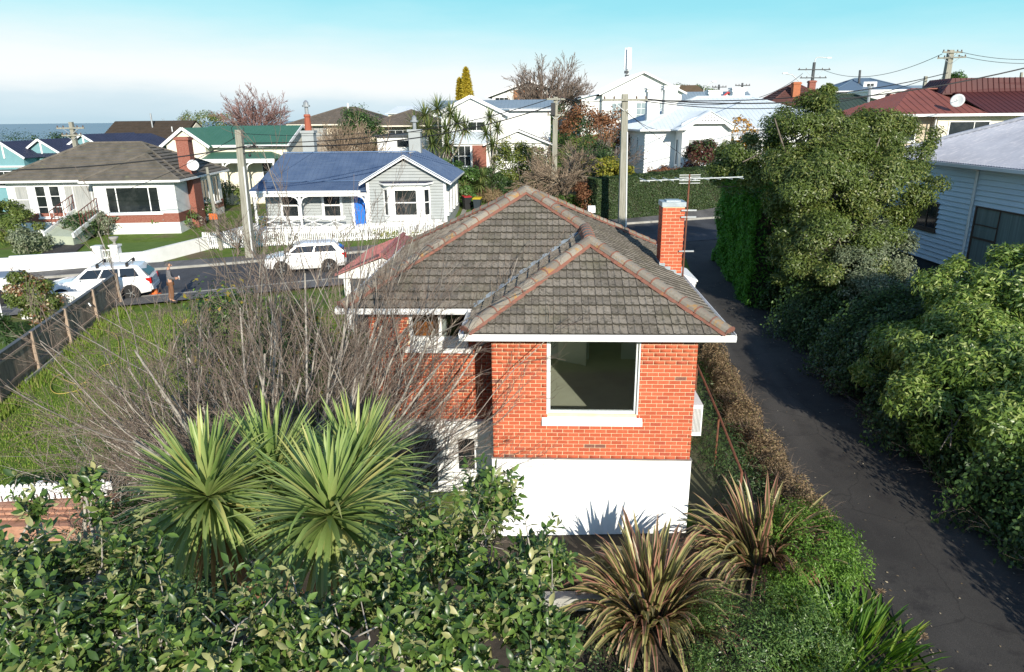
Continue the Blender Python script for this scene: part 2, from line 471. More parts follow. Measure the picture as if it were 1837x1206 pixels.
def courses(face, step=.32, lift=.035, ribs=0):
    """overlapping rows of tiles on one roof face: the first two points are its eave"""
    P = [Vector(p) for p in face]
    e = (P[1] - P[0]).normalized(); nrm = (P[1] - P[0]).cross(P[-1] - P[0]).normalized()
    if nrm.z < 0: nrm = -nrm
    s = nrm.cross(e).normalized()
    if s.z < 0: s = -s
    uv = [((p - P[0]).dot(e), (p - P[0]).dot(s)) for p in P]
    top = max(t for _, t in uv); b = MB()
    def span(t):
        xs_ = []
        for i in range(len(uv)):
            (a0, t0), (a1, t1) = uv[i], uv[(i + 1) % len(uv)]
            if (t0 - t) * (t1 - t) <= 0 and abs(t1 - t0) > 1e-6: xs_.append(a0 + (a1 - a0) * (t - t0) / (t1 - t0))
        return (min(xs_), max(xs_)) if xs_ else (0, 0)
    n = max(1, int(top / step))
    for k in range(n):
        t0, t1 = top * k / n, top * (k + 1) / n - 1e-4
        a, c = span(t0 + 1e-4), span(t1)
        q = [P[0] + e * a[0] + s * t0 + nrm * lift, P[0] + e * a[1] + s * t0 + nrm * lift, P[0] + e * c[1] + s * t1 + nrm * .004, P[0] + e * c[0] + s * t1 + nrm * .004]
        b.poly(q); b.poly([q[1], q[0], q[0] - nrm * lift, q[1] - nrm * lift])
    return b

def merge(dst, src):
    dst.add(src.v, src.f); return dst

# ---------------------------------------------------------------- materials of the brick house
def brick_mat():
    m, nt, b, _ = newmat('orange_brick')
    r = rnd_node(nt)
    c = ramp(nt, r, [(0, (.39, .078, .036)), (.3, (.45, .098, .045)), (.62, (.49, .116, .055)), (.9, (.41, .084, .038)), (.945, (.37, .075, .04)), (.985, (.37, .075, .04)), (.99, (.19, .08, .06))])
    n = noise(nt, 26, 5, .7)
    c = mix(nt, ramp(nt, n, [(.55, (0, 0, 0)), (.8, (.55, .55, .55))]), c, (.62, .27, .15))
    nt.links.new(c, b.inputs['Base Color']); b.inputs['Roughness'].default_value = .8; b.inputs['Specular IOR Level'].default_value = .25
    bump(nt, b, n, .25, .01)
    return m
BRICK = brick_mat()
MORTAR = mat('pale_mortar', (.76, .63, .42), (.65, .53, .34), 5, .95, bmp=.2, bscale=60)

def tile_mat():
    m, nt, b, _ = newmat('weathered_concrete_tile')
    r = rnd_node(nt)
    c = ramp(nt, r, [(0, (.155, .134, .110)), (.5, (.205, .178, .146)), (.9, (.255, .222, .182)), (1, (.17, .148, .122))])
    n1 = noise(nt, 34, 5, .75); n2 = noise(nt, 11, 5, .7); n3 = noise(nt, 1.1, 4, .6)
    c = mix(nt, ramp(nt, n1, [(.57, (0, 0, 0)), (.68, (.85, .85, .85))]), c, (.46, .43, .36))     # pale lichen specks
    c = mix(nt, ramp(nt, n2, [(.50, (0, 0, 0)), (.66, (.8, .8, .8))]), c, (.045, .042, .030))       # black algae
    c = mix(nt, ramp(nt, n3, [(.50, (0, 0, 0)), (.74, (.4, .4, .4))]), c, (.13, .125, .06))      # moss tint
    n4 = noise(nt, 5.2, 4, .6)
    c = mix(nt, ramp(nt, n4, [(.735, (0, 0, 0)), (.75, (.9, .9, .9))]), c, (.42, .21, .03))
    nt.links.new(c, b.inputs['Base Color']); b.inputs['Roughness'].default_value = .95; b.inputs['Specular IOR Level'].default_value = .15
    bump(nt, b, n1, .5, .015)
    return m
TILE = tile_mat()

def ridge_mat():
    m, nt, b, _ = newmat('lichened_ridge_tile')
    r = rnd_node(nt)
    c = ramp(nt, r, [(0, (.19, .165, .135)), (1, (.31, .275, .225))])
    n1 = noise(nt, 22, 5, .7); n2 = noise(nt, 4.2, 5, .65); n3 = noise(nt, 9, 5, .7)
    c = mix(nt, ramp(nt, n3, [(.56, (0, 0, 0)), (.72, (.75, .75, .75))]), c, (.28, .12, .075))
    c = mix(nt, ramp(nt, n1, [(.55, (0, 0, 0)), (.7, (.8, .8, .8))]), c, (.15, .135, .11))
    c = mix(nt, ramp(nt, n2, [(.56, (0, 0, 0)), (.63, (.7, .7, .7))]), c, (.38, .20, .05))
    nt.links.new(c, b.inputs['Base Color']); b.inputs['Roughness'].default_value = .95; b.inputs['Specular IOR Level'].default_value = .15
    bump(nt, b, n1, .6, .02)
    return m
RIDGE = ridge_mat()
POINTING = mat('red_ridge_pointing', (.25, .10, .068), (.20, .10, .075), 7, .95, bmp=.3, bscale=40, dirt=((.48, .22, .03), 3.4, .6))
RENDER = mat('white_rendered_base', (.86, .86, .85), (.80, .80, .78), 1.3, .7, bmp=.06, bscale=30, dirt=((.66, .64, .60), 1.6, .58, (1, 1, .45)))
LEAD = mat('lead_flashing', (.40, .45, .48), (.28, .32, .34), 4, .45, metal=.35)
CARPET = mat('grey_carpet', (.58, .55, .43), (.49, .46, .36), 1.2, .95)
ROOMWALL = mat('grey_room_wall', (.60, .64, .63), None, rough=.8)
PALE_DOOR = mat('pale_interior_door', (.62, .62, .58), None, rough=.5)

def clear_glass():
    m, nt, b, out = newmat('clear_glass'); nt.nodes.remove(b)
    t = nt.nodes.new('ShaderNodeBsdfTransparent'); t.inputs[0].default_value = (.90, .93, .92, 1)
    g = nt.nodes.new('ShaderNodeBsdfGlossy'); g.inputs['Roughness'].default_value = .02
    f = nt.nodes.new('ShaderNodeFresnel'); f.inputs[0].default_value = 1.5
    s = nt.nodes.new('ShaderNodeMixShader')
    nt.links.new(f.outputs[0], s.inputs[0]); nt.links.new(t.outputs[0], s.inputs[1]); nt.links.new(g.outputs[0], s.inputs[2]); nt.links.new(s.outputs[0], out.inputs[0])
    return m
CLEAR = clear_glass()

# ---------------------------------------------------------------- the brick house in the middle
YAW = R(-2.8)
HO = Vector((-.40, 12.70, 0))
house = thing('brick_house', 'orange brick house with grey tiled hip roof and big picture window in the middle', 'house', HO, YAW)
hm = Matrix.Translation(HO) @ Matrix.Rotation(YAW, 4, 'Z')
Z0, Z1 = 1.90, 4.57
WX0, WX1, WZ0, WZ1 = 1.10, 2.84, 2.88, 4.50       # picture window
VX0, VX1, VZ0, VZ1 = -1.95, -.66, 3.84, 4.50      # window of the recessed wing

# walls (mortar bed behind the bricks)
wb = MB()
wb.box(0, WX0, .012, .24, Z0, Z1).box(WX1, 3.95, .012, .24, Z0, Z1).box(WX0, WX1, .012, .24, Z0, WZ0).box(WX0, WX1, .012, .24, WZ1, Z1)
front_wall = wb.obj('front_wall', MORTAR, house)
wb = MB()
wb.box(-2.85, VX0, 1.812, 2.04, Z0 + .03, Z1).box(VX1, .0, 1.812, 2.04, Z0 + .03, Z1).box(VX0, VX1, 1.812, 2.04, Z0 + .03, VZ0).box(VX0, VX1, 1.812, 2.04, VZ1, Z1)
wing_wall = wb.obj('wing_wall', MORTAR, house)
wb = MB()
wb.box(.012, .22, .24, 6.1, Z0, Z1).box(3.72, 3.938, .24, 8.6, Z0, Z1).box(-2.838, -2.6, 2.04, 8.6, Z0, Z1).box(-2.6, 3.72, 8.36, 8.588, Z0, Z1)
side_wall = wb.obj('side_wall', MORTAR, house)

BL, BH, JT = .216, .0812, .0122
def brick_mesh(L, th=.022, dpt=.03):
    b = MB(); r_ = .0025
    b.add([(0, 0, 0), (L, 0, 0), (L, 0, th * 0 + BH - JT), (0, 0, BH - JT), (0, dpt, 0), (L, dpt, 0), (L, dpt, BH - JT), (0, dpt, BH - JT)],
          [(0, 1, 2, 3), (1, 5, 6, 2), (4, 0, 3, 7), (3, 2, 6, 7), (4, 5, 1, 0)])
    return b
_full = brick_mesh(BL - JT).mesh('brick', BRICK)

def brick_rows(a0, a1, z0, z1, holes=()):
    """(start, length, z) of every brick of a stretcher-bond wall"""
    out = []; k = 0; z = z0
    while z + BH * .6 < z1:
        a = a0 - (BL / 2 if k % 2 else 0)
        while a < a1 - .02:
            s, e = max(a, a0), min(a + BL - JT, a1)
            segs = [(s, e)]
            for (h0, h1, hz0, hz1) in holes:
                if z + BH > hz0 + .02 and z < hz1 - .02:
                    n_ = []
                    for (p, q) in segs:
                        if q <= h0 or p >= h1: n_.append((p, q))
                        else:
                            if p < h0 - .02: n_.append((p, h0))
                            if q > h1 + .02: n_.append((h1, q))
                    segs = n_
            out += [(p, q - p, z) for p, q in segs if q - p > .03]
            a += BL
        z += BH; k += 1
    return out

def lay(parent, rows, place, single, meshcache={}):
    """place(a, z) gives the location; single bricks are objects, the rest one joined part"""
    rest = []
    for i, (a, L, z) in enumerate(rows):
        if i < single:
            key = round(L, 3)
            if abs(L - (BL - JT)) < .004: me = _full
            else:
                if key not in meshcache: meshcache[key] = brick_mesh(L).mesh('brick', BRICK)
                me = meshcache[key]
            o = link('brick', me, parent, place(a, z))
        else: rest.append((a, L, z))
    return rest

rows = brick_rows(0, 3.95, Z0 + .006, Z1 - .02, [(WX0 - .012, WX1 + .012, WZ0 - .22, WZ1 + .1)])
rows.sort(key=lambda t: (t[1] < .15, abs(t[2] - 2.9)))
rest = lay(front_wall, rows, lambda a, z: (a, random.uniform(-.0015, .0015), z), 296)
def join_bricks(name, parent, items):
    """items: (a, L, z, origin, axis, outward)"""
    V = []; Fc = []; rn = []
    for a, L, z, o_, ax, outw in items:
        b = len(V); o_, ax, outw = Vector(o_), Vector(ax), Vector(outw)
        for (i, d, zz) in ((a, 0, 0), (a + L, 0, 0), (a + L, 0, BH - JT), (a, 0, BH - JT), (a, .03, 0), (a + L, .03, 0), (a + L, .03, BH - JT), (a, .03, BH - JT)):
            p = o_ + ax * i - outw * d; V.append((p.x, p.y, z + zz))
        for f in ((0, 1, 2, 3), (1, 5, 6, 2), (4, 0, 3, 7), (3, 2, 6, 7), (4, 5, 1, 0)): Fc.append([b + k for k in f])
        rn += [random.random()] * 5
    o = link(name, np_mesh(name, np.array(V), np.array(Fc), BRICK, rn), parent); o['kind'] = 'stuff'
    return o
join_bricks('brickwork', front_wall, [(a, L, z, (0, 0, 0), (1, 0, 0), (0, -1, 0)) for a, L, z in rest])
join_bricks('brickwork', wing_wall, [(a, L, z, (0, 1.8, 0), (1, 0, 0), (0, -1, 0)) for a, L, z in brick_rows(-2.85, -.002, Z0 + .04, Z1 - .02, [(VX0 - .01, VX1 + .01, VZ0 - .26, VZ1 + .1)])])
it = [(a, L, z, (0, 0, 0), (0, 1, 0), (-1, 0, 0)) for a, L, z in brick_rows(.002, 1.8, Z0 + .006, Z1 - .02)]
it += [(a, L, z, (3.95, 0, 0), (0, 1, 0), (1, 0, 0)) for a, L, z in brick_rows(.002, 8.6, Z0 + .006, Z1 - .02)]
it += [(a, L, z, (-2.85, 1.8, 0), (0, 1, 0), (-1, 0, 0)) for a, L, z in brick_rows(.002, 6.8, Z0 + .006, Z1 - .02)]
join_bricks('brickwork', side_wall, it)

# rendered base storey
fb = MB()
fb.box(-.03, 3.98, -.03, .30, -.8, Z0 - .004).box(3.72, 3.98, .30, 8.63, -.8, Z0 - .004).box(-.03, .2, .30, 1.75, -.8, Z0 - .0005)
fb.box(-2.88, -2.6, 1.76, 8.63, -.8, Z0 + .02).box(-2.6, 3.72, 8.4, 8.63, -.8, Z0 - .0005)
fb.box(-2.6, -.034, 1.72, 1.98, 1.53, Z0 + .024)                       # lintel over the lower windows
fb.box(-.52, -.034, 1.75, 1.96, -.8, 1.53).box(-1.40, -1.02, 1.75, 1.96, -.8, 1.53).box(-1.02, -.52, 1.75, 1.96, -.8, .62)
fb.box(-2.6, -1.40, 1.75, 1.96, -.8, .05)
fb.obj('rendered_base', RENDER, house)
box('base_ledge', CONC, house, -.045, 3.995, -.045, .1, Z0 - .003, Z0 + .012)
lw = window(house, -2.6, 1.80, .05, 1.2, 1.48, cols=2, rows=1, fw=.06, sill=False, name='lower_window')
window(house, -1.02, 1.80, .62, .5, .91, cols=1, rows=1, fw=.06, sill=True, name='lower_window')
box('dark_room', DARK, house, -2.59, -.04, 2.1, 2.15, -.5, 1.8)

# picture window: grey frame, clear pane, white sill
FRAME_GREY = mat('grey_window_frame', (.62, .64, .65), None, rough=.5)
b = MB()
for (x0, x1, z0_, z1_) in ((WX0, WX0 + .045, WZ0, WZ1), (WX1 - .045, WX1, WZ0, WZ1), (WX0 + .045, WX1 - .045, WZ0, WZ0 + .05), (WX0 + .045, WX1 - .045, WZ1 - .05, WZ1)):
    b.box(x0, x1, .05, .13, z0_, z1_)
pw = b.obj('picture_window', FRAME_GREY, house)
box('pane', CLEAR, pw, WX0 + .04, WX1 - .04, .085, .091, WZ0 + .04, WZ1 - .04)
MB().slab([(WX0 - .12, -.07, WZ0 - .155), (WX1 + .12, -.07, WZ0 - .155), (WX1 + .12, .06, WZ0 - .005), (WX0 - .12, .06, WZ0 - .005)], (0, 0, -.07)).obj('sill', W_PAINT, pw)
b = MB(); b.box(WX0 - .03, WX0 - .002, -.012, .06, WZ0, WZ1).box(WX1 + .002, WX1 + .03, -.012, .06, WZ0, WZ1)
b.obj('jamb', FRAME_GREY, pw)
# room behind the picture window
MB().box(.225, 3.71, .25, 2.06, 1.80, 1.93).box(-2.58, 3.71, 2.061, 8.3, 1.80, 1.93).obj('carpet', CARPET, house)
MB().box(.225, 3.71, .25, 2.06, 4.50, 4.54).box(-2.58, 3.71, 2.061, 8.3, 4.50, 4.54).obj('ceiling', W_PAINT, house)
b = MB(); b.box(.22, 2.22, 6.0, 6.1, 1.931, 4.499).box(3.2, 3.715, 6.0, 6.1, 1.931, 4.499).box(2.22, 3.2, 6.0, 6.1, 3.95, 4.499)
b.box(.225, .235, .26, 6.0, 1.931, 4.499).box(3.705, 3.715, .26, 8.3, 1.931, 4.499).box(.24, 3.7, 8.2, 8.25, 1.931, 4.499)
b.box(WX1 + .02, 3.7, .245, .25, 1.931, 4.499).box(.24, WX1 - 1.76, .245, .25, 1.931, 4.499)
b.obj('room_wall', ROOMWALL, house)
d = MB().bar((1.42, 5.86, 2.93), (2.18, 5.42, 2.93), .04, 1.98).obj('interior_door', PALE_DOOR, house)
MB().box(2.10, 2.12, 5.40, 5.46, 2.85, 2.88).obj('handle', METAL, d)
box('door_frame', PALE_DOOR, house, 2.225, 2.29, 5.97, 6.0, 1.931, 3.95)

# wing window with its deep white sill
ww = MB()
ww.box(VX0, VX0 + .07, 1.80, 1.9, VZ0, VZ1).box(VX1 - .05, VX1, 1.80, 1.9, VZ0, VZ1).box(VX0 + .07, VX1 - .05, 1.80, 1.9, VZ0, VZ0 + .06).box(VX0 + .07, VX1 - .05, 1.80, 1.9, VZ1 - .05, VZ1)
ww.box(-1.30, -1.24, 1.82, 1.9, VZ0 + .06, VZ1 - .05)
ww = ww.obj('wing_window', W_TRIM, house)
box('pane', CLEAR, ww, VX0 + .06, VX1 - .04, 1.86, 1.866, VZ0 + .05, VZ1 - .04)
b = MB(); b.box(VX0, VX1, 1.775, 1.86, VZ0 - .16, VZ0 - .003)
b.slab([(VX0 - .11, 1.70, VZ0 - .22), (VX1 + .11, 1.70, VZ0 - .22), (VX1 + .11, 1.80, VZ0 - .16), (VX0 - .11, 1.80, VZ0 - .16)], (0, 0, -.06))
b.obj('sill', W_PAINT, ww)
VARNISH = mat('varnished_timber', (.42, .14, .03), (.30, .09, .02), 3, .4, stretch=(9, 9, .6))
box('timber_cupboard', VARNISH, house, -2.3, -1.35, 2.7, 3.1, 1.94, 4.45)
box('curtain', CURTAIN, house, -1.28, -1.17, 2.1, 2.16, 3.0, 4.45)
box('back_partition', DARK, house, -2.58, .0, 3.6, 3.65, 1.94, 4.49)

# ---- roof: deck, tiles, ridge tiles, gutters
PT = .53
EZ = 4.66
cs, sn = 1 / math.hypot(1, PT), PT / math.hypot(1, PT)
EX0, EX1, BY, MY, LX, BK = -.45, 4.40, -.45, 1.35, -3.30, 9.05
AP_B = ((EX0 + EX1) / 2, BY + 2.425, EZ + 2.425 * PT); RB = ((EX0 + EX1) / 2, MY + 2.425, EZ + 2.425 * PT)
AP_M = ((LX + EX1) / 2, MY + 3.85, EZ + 3.85 * PT)
dk = [[(EX0, BY, EZ), (EX1, BY, EZ), AP_B], [(EX0, MY, EZ), (EX0, BY, EZ), AP_B, RB],
      [(LX, MY, EZ), (EX0, MY, EZ), RB, AP_M], [(EX1, BY, EZ), (EX1, BK, EZ), AP_M, RB, AP_B],
      [(LX, BK, EZ), (LX, MY, EZ), AP_M], [(EX1, BK, EZ), (LX, BK, EZ), AP_M]]
roof = slope_mesh([[(p[0], p[1], p[2] - .03) for p in f] for f in dk], .03).obj('roof', DARK, house)

TW, TG = .274, .262
def tile_geo():
    """one concrete tile with two pans and raised rolls, thick at its lower edge"""
    xs_ = [0, .024, .036, .062, .116, .137, .158, .172, .252, TW]
    zs_ = [.024, .024, .010, .004, .006, .021, .021, .008, .003, .006]
    V = []
    for y, dz in ((-.03, .050), (TG + .0, .0)):
        for x, z in zip(xs_, zs_): V.append((x * .985, y, z + dz))
    for x in xs_: V.append((x * .985, -.03, -.004))
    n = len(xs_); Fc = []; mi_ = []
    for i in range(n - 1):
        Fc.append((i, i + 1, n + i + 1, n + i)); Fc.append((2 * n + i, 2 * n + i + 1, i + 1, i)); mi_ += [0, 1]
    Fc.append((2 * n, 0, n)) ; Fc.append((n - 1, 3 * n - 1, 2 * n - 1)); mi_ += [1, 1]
    return V, Fc, mi_
TV, TF, TMI = tile_geo()
TEDGE = mat('shadow_and_algae_tile_edge', (.040, .036, .030), (.075, .068, .055), 22, .95)  # row shadow lines painted into the dark edge colour, along with algae
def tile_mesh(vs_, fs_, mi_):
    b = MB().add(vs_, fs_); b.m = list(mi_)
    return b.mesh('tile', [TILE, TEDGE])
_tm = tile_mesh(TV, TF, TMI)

def tile_face(O, e, inn, length, rows_, keep, single, planes, parent, smooth=False):
    """tiles on one roof face; keep(x, y) tests its plan outline; planes clip in plan: (point, inward normal)"""
    e, inn = Vector(e), Vector(inn); s = inn * cs + Vector((0, 0, sn)); nrm = e.cross(s)
    if nrm.z < 0: nrm = -nrm
    Mx = Matrix((e, s, nrm)).transposed().to_4x4()
    V = []; Fc = []; rn = []; mis = []; made = 0
    nx_ = int(math.ceil(length / TW))
    for j in range(rows_):
        for i in range(nx_):
            org = Vector(O) + e * (i * TW) + s * (j * TG + .03)
            cor = [org, org + e * TW, org + e * TW + s * TG, org + s * TG]
            ins = [sum(1 for (p, n_) in planes if (c.x - p[0]) * n_[0] + (c.y - p[1]) * n_[1] < -.001) for c in cor]
            cm = (cor[0] + cor[2]) / 2
            if all(ins) and not keep(cm.x, cm.y): continue
            if not any(keep(c.x, c.y) for c in cor + [cm]): continue
            M4 = Matrix.Translation(org) @ Matrix.Rotation(random.uniform(-.006, .006), 4, 'Z') @ Mx
            whole = not any(ins)
            if whole and single > made:
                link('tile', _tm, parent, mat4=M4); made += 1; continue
            vs_ = [M4 @ Vector(v) for v in TV]; fs_ = TF; mi_ = TMI
            if not whole:
                bm = bmesh.new()
                for v in vs_: bm.verts.new(v)
                bm.verts.ensure_lookup_table()
                for f, q__ in zip(fs_, mi_): bm.faces.new([bm.verts[k] for k in f]).material_index = q__
                for (p, n_) in planes:
                    bmesh.ops.bisect_plane(bm, geom=bm.verts[:] + bm.edges[:] + bm.faces[:], plane_co=(p[0], p[1], 0), plane_no=(n_[0], n_[1], 0), clear_inner=True)
                if not bm.faces: bm.free(); continue
                bm.verts.index_update()
                vs_ = [v.co.copy() for v in bm.verts]; fs_ = [tuple(v.index for v in f.verts) for f in bm.faces]; mi_ = [f.material_index for f in bm.faces]
                bm.free()
                if single > made:
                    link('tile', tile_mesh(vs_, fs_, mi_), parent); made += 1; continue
            b0 = len(V); V += [tuple(v) for v in vs_]; r_ = random.random()
            mis += list(mi_)
            for f in fs_: Fc.append(tuple(k + b0 for k in f)); rn.append(r_)
    if V:
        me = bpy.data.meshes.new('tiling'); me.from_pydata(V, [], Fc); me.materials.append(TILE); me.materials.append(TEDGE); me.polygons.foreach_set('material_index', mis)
        a = me.attributes.new('rnd', 'FLOAT', 'FACE'); a.data.foreach_set('value', rn)
        o = link('tiling', me, parent); o['kind'] = 'stuff'
    return made
q = .70711
n1 = tile_face((EX0, BY, EZ), (1, 0, 0), (0, 1, 0), 4.85, 11, lambda x, y: x - EX0 >= y - BY - .01 and EX1 - x >= y - BY - .01, 120,
               [((EX0, BY), (q, -q)), ((EX1, BY), (-q, -q))], roof)
n2 = tile_face((LX, MY, EZ), (1, 0, 0), (0, 1, 0), 7.7, 17, lambda x, y: y - MY <= x - LX + .01 and y - MY <= EX1 - x + .01 and y - MY >= x - EX0 - .01, 300 - n1,
               [((LX, MY), (q, -q)), ((EX1, MY), (-q, -q)), ((EX0 - .05, MY), (-q, q))], roof)
tile_face((EX0, 4.0, EZ), (0, -1, 0), (1, 0, 0), 4.45, 11, lambda x, y: y - BY >= x - EX0 - .01 and x - EX0 >= y - MY - .01 and x <= 1.98, 0,
          [((EX0, BY), (-q, q)), ((EX0 + .06, MY), (q, -q)), ((1.975, 0), (-1, 0))], roof)
tile_face((EX1, BY, EZ), (0, 1, 0), (-1, 0, 0), 9.5, 11, lambda x, y: EX1 - x <= y - BY + .01 and EX1 - x <= BK - y + .01 and x >= 1.97, 0,
          [((EX1, BY), (q, q)), ((EX1, BK), (q, -q)), ((1.975, 0), (1, 0))], roof)
tile_face((EX1, BY, EZ), (0, 1, 0), (-1, 0, 0), 9.5, 17, lambda x, y: EX1 - x <= y - MY + .01 and EX1 - x <= BK - y + .01 and x <= 1.98, 0,
          [((EX1, MY), (q, q)), ((EX1, BK), (q, -q)), ((1.975, 0), (-1, 0))], roof)
tile_face((LX, BK, EZ), (0, -1, 0), (1, 0, 0), 7.7, 17, lambda x, y: x - LX <= y - MY + .01 and x - LX <= BK - y + .01, 0,
          [((LX, MY), (-q, q)), ((LX, BK), (-q, -q))], roof)
tile_face((EX1, BK, EZ), (-1, 0, 0), (0, -1, 0), 7.7, 17, lambda x, y: BK - y <= x - LX + .01 and BK - y <= EX1 - x + .01, 0,
          [((LX, BK), (q, q)), ((EX1, BK), (-q, q))], roof)

def ridge_piece(L, w=.124, h=.098, flare=.012):
    b = MB(); n = 7
    for k, (y, g) in enumerate(((0, flare), (.024, flare), (.03, 0), (L, 0))):
        for i in range(n):
            t = math.pi * (i / (n - 1)); b.v.append(((w + g) * math.cos(t), y, (h + g) * math.sin(t) ** .8 + .0))
    for k in range(3):
        for i in range(n - 1): b.f.append((k * n + i, k * n + i + 1, (k + 1) * n + i + 1, (k + 1) * n + i)); b.m.append(0 if k == 2 else 1)
    b.f.append(tuple(range(n))); b.m.append(1)
    return b
def ridge_line(p, q_, start=0, parent=None, single=True):
    """ridge tiles bedded in red pointing from p (low) up to q_"""
    p, q_ = Vector(p), Vector(q_); d = q_ - p; L = d.length; n = max(1, round(L / .36)); l = L / n; d.normalize()
    x = d.cross(Vector((0, 0, 1))).normalized(); z = x.cross(d)
    me = ridge_piece(l + .03).mesh('ridge_tile', [RIDGE, POINTING])
    for k in range(n):
        w = random.uniform(-.008, .008)
        M4 = Matrix.Translation(p + d * (k * l) + z * (.028 + w)) @ Matrix((x, d, z)).transposed().to_4x4()
        link('ridge_tile', me, roof, mat4=M4)
    b = MB(); m_ = max(2, int(L / .07)); V = []
    for k in range(m_ + 1):
        c = p + d * (L * k / m_)
        for a in (-1, 1):
            wo = .150 + random.uniform(-.015, .018)
            V += [c + x * (a * .10) + z * .045, c + x * (a * wo) - z * (.030 if abs(d.z) > .05 else .06)]
    for k in range(m_):
        for a in (0, 2): b.f.append((k * 4 + a, k * 4 + a + 1, k * 4 + a + 5, k * 4 + a + 4)); b.m.append(0)
    b.v = [tuple(v) for v in V]
    b.obj('ridge_pointing', POINTING, roof)
up = .045
for a, c in (((EX0, BY, EZ), AP_B), ((EX1, BY, EZ), AP_B), (AP_B, RB), (RB, AP_M), ((LX, MY, EZ), AP_M), ((EX1, BK, EZ), AP_M), ((LX, BK, EZ), AP_M)):
    ridge_line((a[0], a[1], a[2] + up), (c[0], c[1], c[2] + up))
# valley flashing between the wing roof and the front roof
v0, v1 = Vector((EX0, MY, EZ + .03)), Vector((RB[0], RB[1], RB[2] + .03))
b = MB(); n = 9
for k in range(n):
    a, c = v0.lerp(v1, k / n), v0.lerp(v1, (k + 1) / n - .0005)
    for sx, sy, h in ((-.12, .0, .05),):
        b.slab([a + Vector((-.075, .065, .030)), a + Vector((.0, -.0, .012)), c + Vector((.0, -.0, .012)), c + Vector((-.075, .065, .030))], (0, 0, .010))
b.obj('valley_flashing', LEAD, roof)

def gutter(name, p, q_, outw):
    p, q_, o_ = Vector(p), Vector(q_), Vector(outw)
    b = MB()
    prof = [(.0, .10), (.0, .0), (.11, .0), (.125, .05), (.125, .115), (.112, .115), (.112, .02), (.012, .02), (.012, .10)]
    for c in (p, q_):
        for (d_, z_) in prof: b.v.append(tuple(c + o_ * d_ + Vector((0, 0, z_))))
    n = len(prof)
    for i in range(n): b.f.append((i, (i + 1) % n, n + (i + 1) % n, n + i)); b.m.append(0)
    b.f += [tuple(range(n)), tuple(reversed(range(n, 2 * n)))]; b.m += [0, 0]
    g = b.obj(name, GUTTER, house)
    return g
GZ = 4.575
gutter('gutter', (EX0 - .10, BY, GZ), (EX1 + .10, BY, GZ), (0, -1, 0))
gutter('gutter', (EX0, BY - .0, GZ), (EX0, MY - .13, GZ), (-1, 0, 0))
gutter('gutter', (LX - .1, MY, GZ), (EX0 - .002, MY, GZ), (0, -1, 0))
gutter('gutter', (EX1, BY, GZ), (EX1, BK, GZ), (1, 0, 0))
gutter('gutter', (LX, MY, GZ), (LX, BK, GZ), (-1, 0, 0))
gutter('gutter', (LX, BK, GZ), (EX1, BK, GZ), (0, 1, 0))
b = MB()
b.box(EX0 + .01, EX1 - .01, BY + .01, -.001, 4.582, 4.60).box(EX0 + .01, -.001, 0, MY + .01, 4.582, 4.60).box(LX + .01, -.001, MY + .012, 1.799, 4.582, 4.60)
b.box(3.952, EX1 - .01, 0, BK - .01, 4.582, 4.60).box(LX + .01, -2.852, 1.8, BK - .01, 4.582, 4.60).box(-2.85, 3.95, 8.59, BK - .01, 4.582, 4.60)
b.obj('soffit', W_PAINT, house)

# ---- chimney, its bricks, cap and flashing
CX0, CX1, CY0, CY1, CT = 3.86, 4.40, 4.30, 4.86, 6.42
ch = box('chimney', MORTAR, house, CX0 + .012, CX1 - .012, CY0 + .012, CY1 - .012, -.5, CT)
for (a, L, z) in brick_rows(0, CX1 - CX0, 4.78, CT): link('brick', _full if abs(L - (BL - JT)) < .004 else brick_mesh(L).mesh('brick', BRICK), ch, (CX0 + a, CY0, z))
for (a, L, z) in brick_rows(.03, CY1 - CY0, 4.78, CT): link('brick', _full if abs(L - (BL - JT)) < .004 else brick_mesh(L).mesh('brick', BRICK), ch, (CX0, CY0 + a + L, z), (0, 0, R(-90)))
for (a, L, z) in brick_rows(.03, CY1 - CY0, 4.78, CT): link('brick', _full if abs(L - (BL - JT)) < .004 else brick_mesh(L).mesh('brick', BRICK), ch, (CX1, CY0 + a, z), (0, 0, R(90)))
MB().box(CX0 - .02, CX1 + .02, CY0 - .02, CY1 + .02, CT, CT + .11).box(CX0 + .1, CX1 - .1, CY0 + .1, CY1 - .1, CT + .11, CT + .14).obj('chimney_cap', LEAD, ch)
b = MB()
for k in range(4):
    b.box(CX0 - .012 + k * .14, CX0 - .012 + (k + 1) * .14 - .003, CY0 - .014, CY0 - .004, 4.60, 5.05 - k * .085)
b.box(CX0 - .014, CX0 - .004, CY0 - .012, CY1, 4.72, 5.08)
b.obj('flashing', LEAD, ch)

# ---- aerial on the chimney
RUST = mat('rusty_pipe', (.20, .075, .04), (.11, .05, .035), 9, .85, bmp=.2)
ALU = mat('aluminium_rod', (.62, .63, .64), None, rough=.35, metal=.7)
aer = MB().tube([(4.43, 4.27, 4.7), (4.44, 4.27, 7.18)], .022, 8).obj('television_aerial', RUST, house)
b = MB(); b.bar((3.25, 4.05, 7.06), (5.75, 4.5, 7.10), .022)
for k in range(9):
    t = k / 8; x = 3.35 + 2.3 * t; y = 4.07 + .42 * t; L = .5 - .25 * t
    b.bar((x + .05, y - L, 7.08), (x - .05, y + L, 7.08), .014)
b.obj('boom', ALU, aer)
b = MB()
for z in (6.98, 7.04, 7.12, 7.17): b.bar((4.20, 4.25, z), (4.70, 4.29, z), .014)
b.obj('reflector', ALU, aer)
for z in (5.35, 6.18, 6.34): MB().bar((4.30, 4.27, z), (4.66, 4.27, z), .035).obj('bracket', METAL, aer)

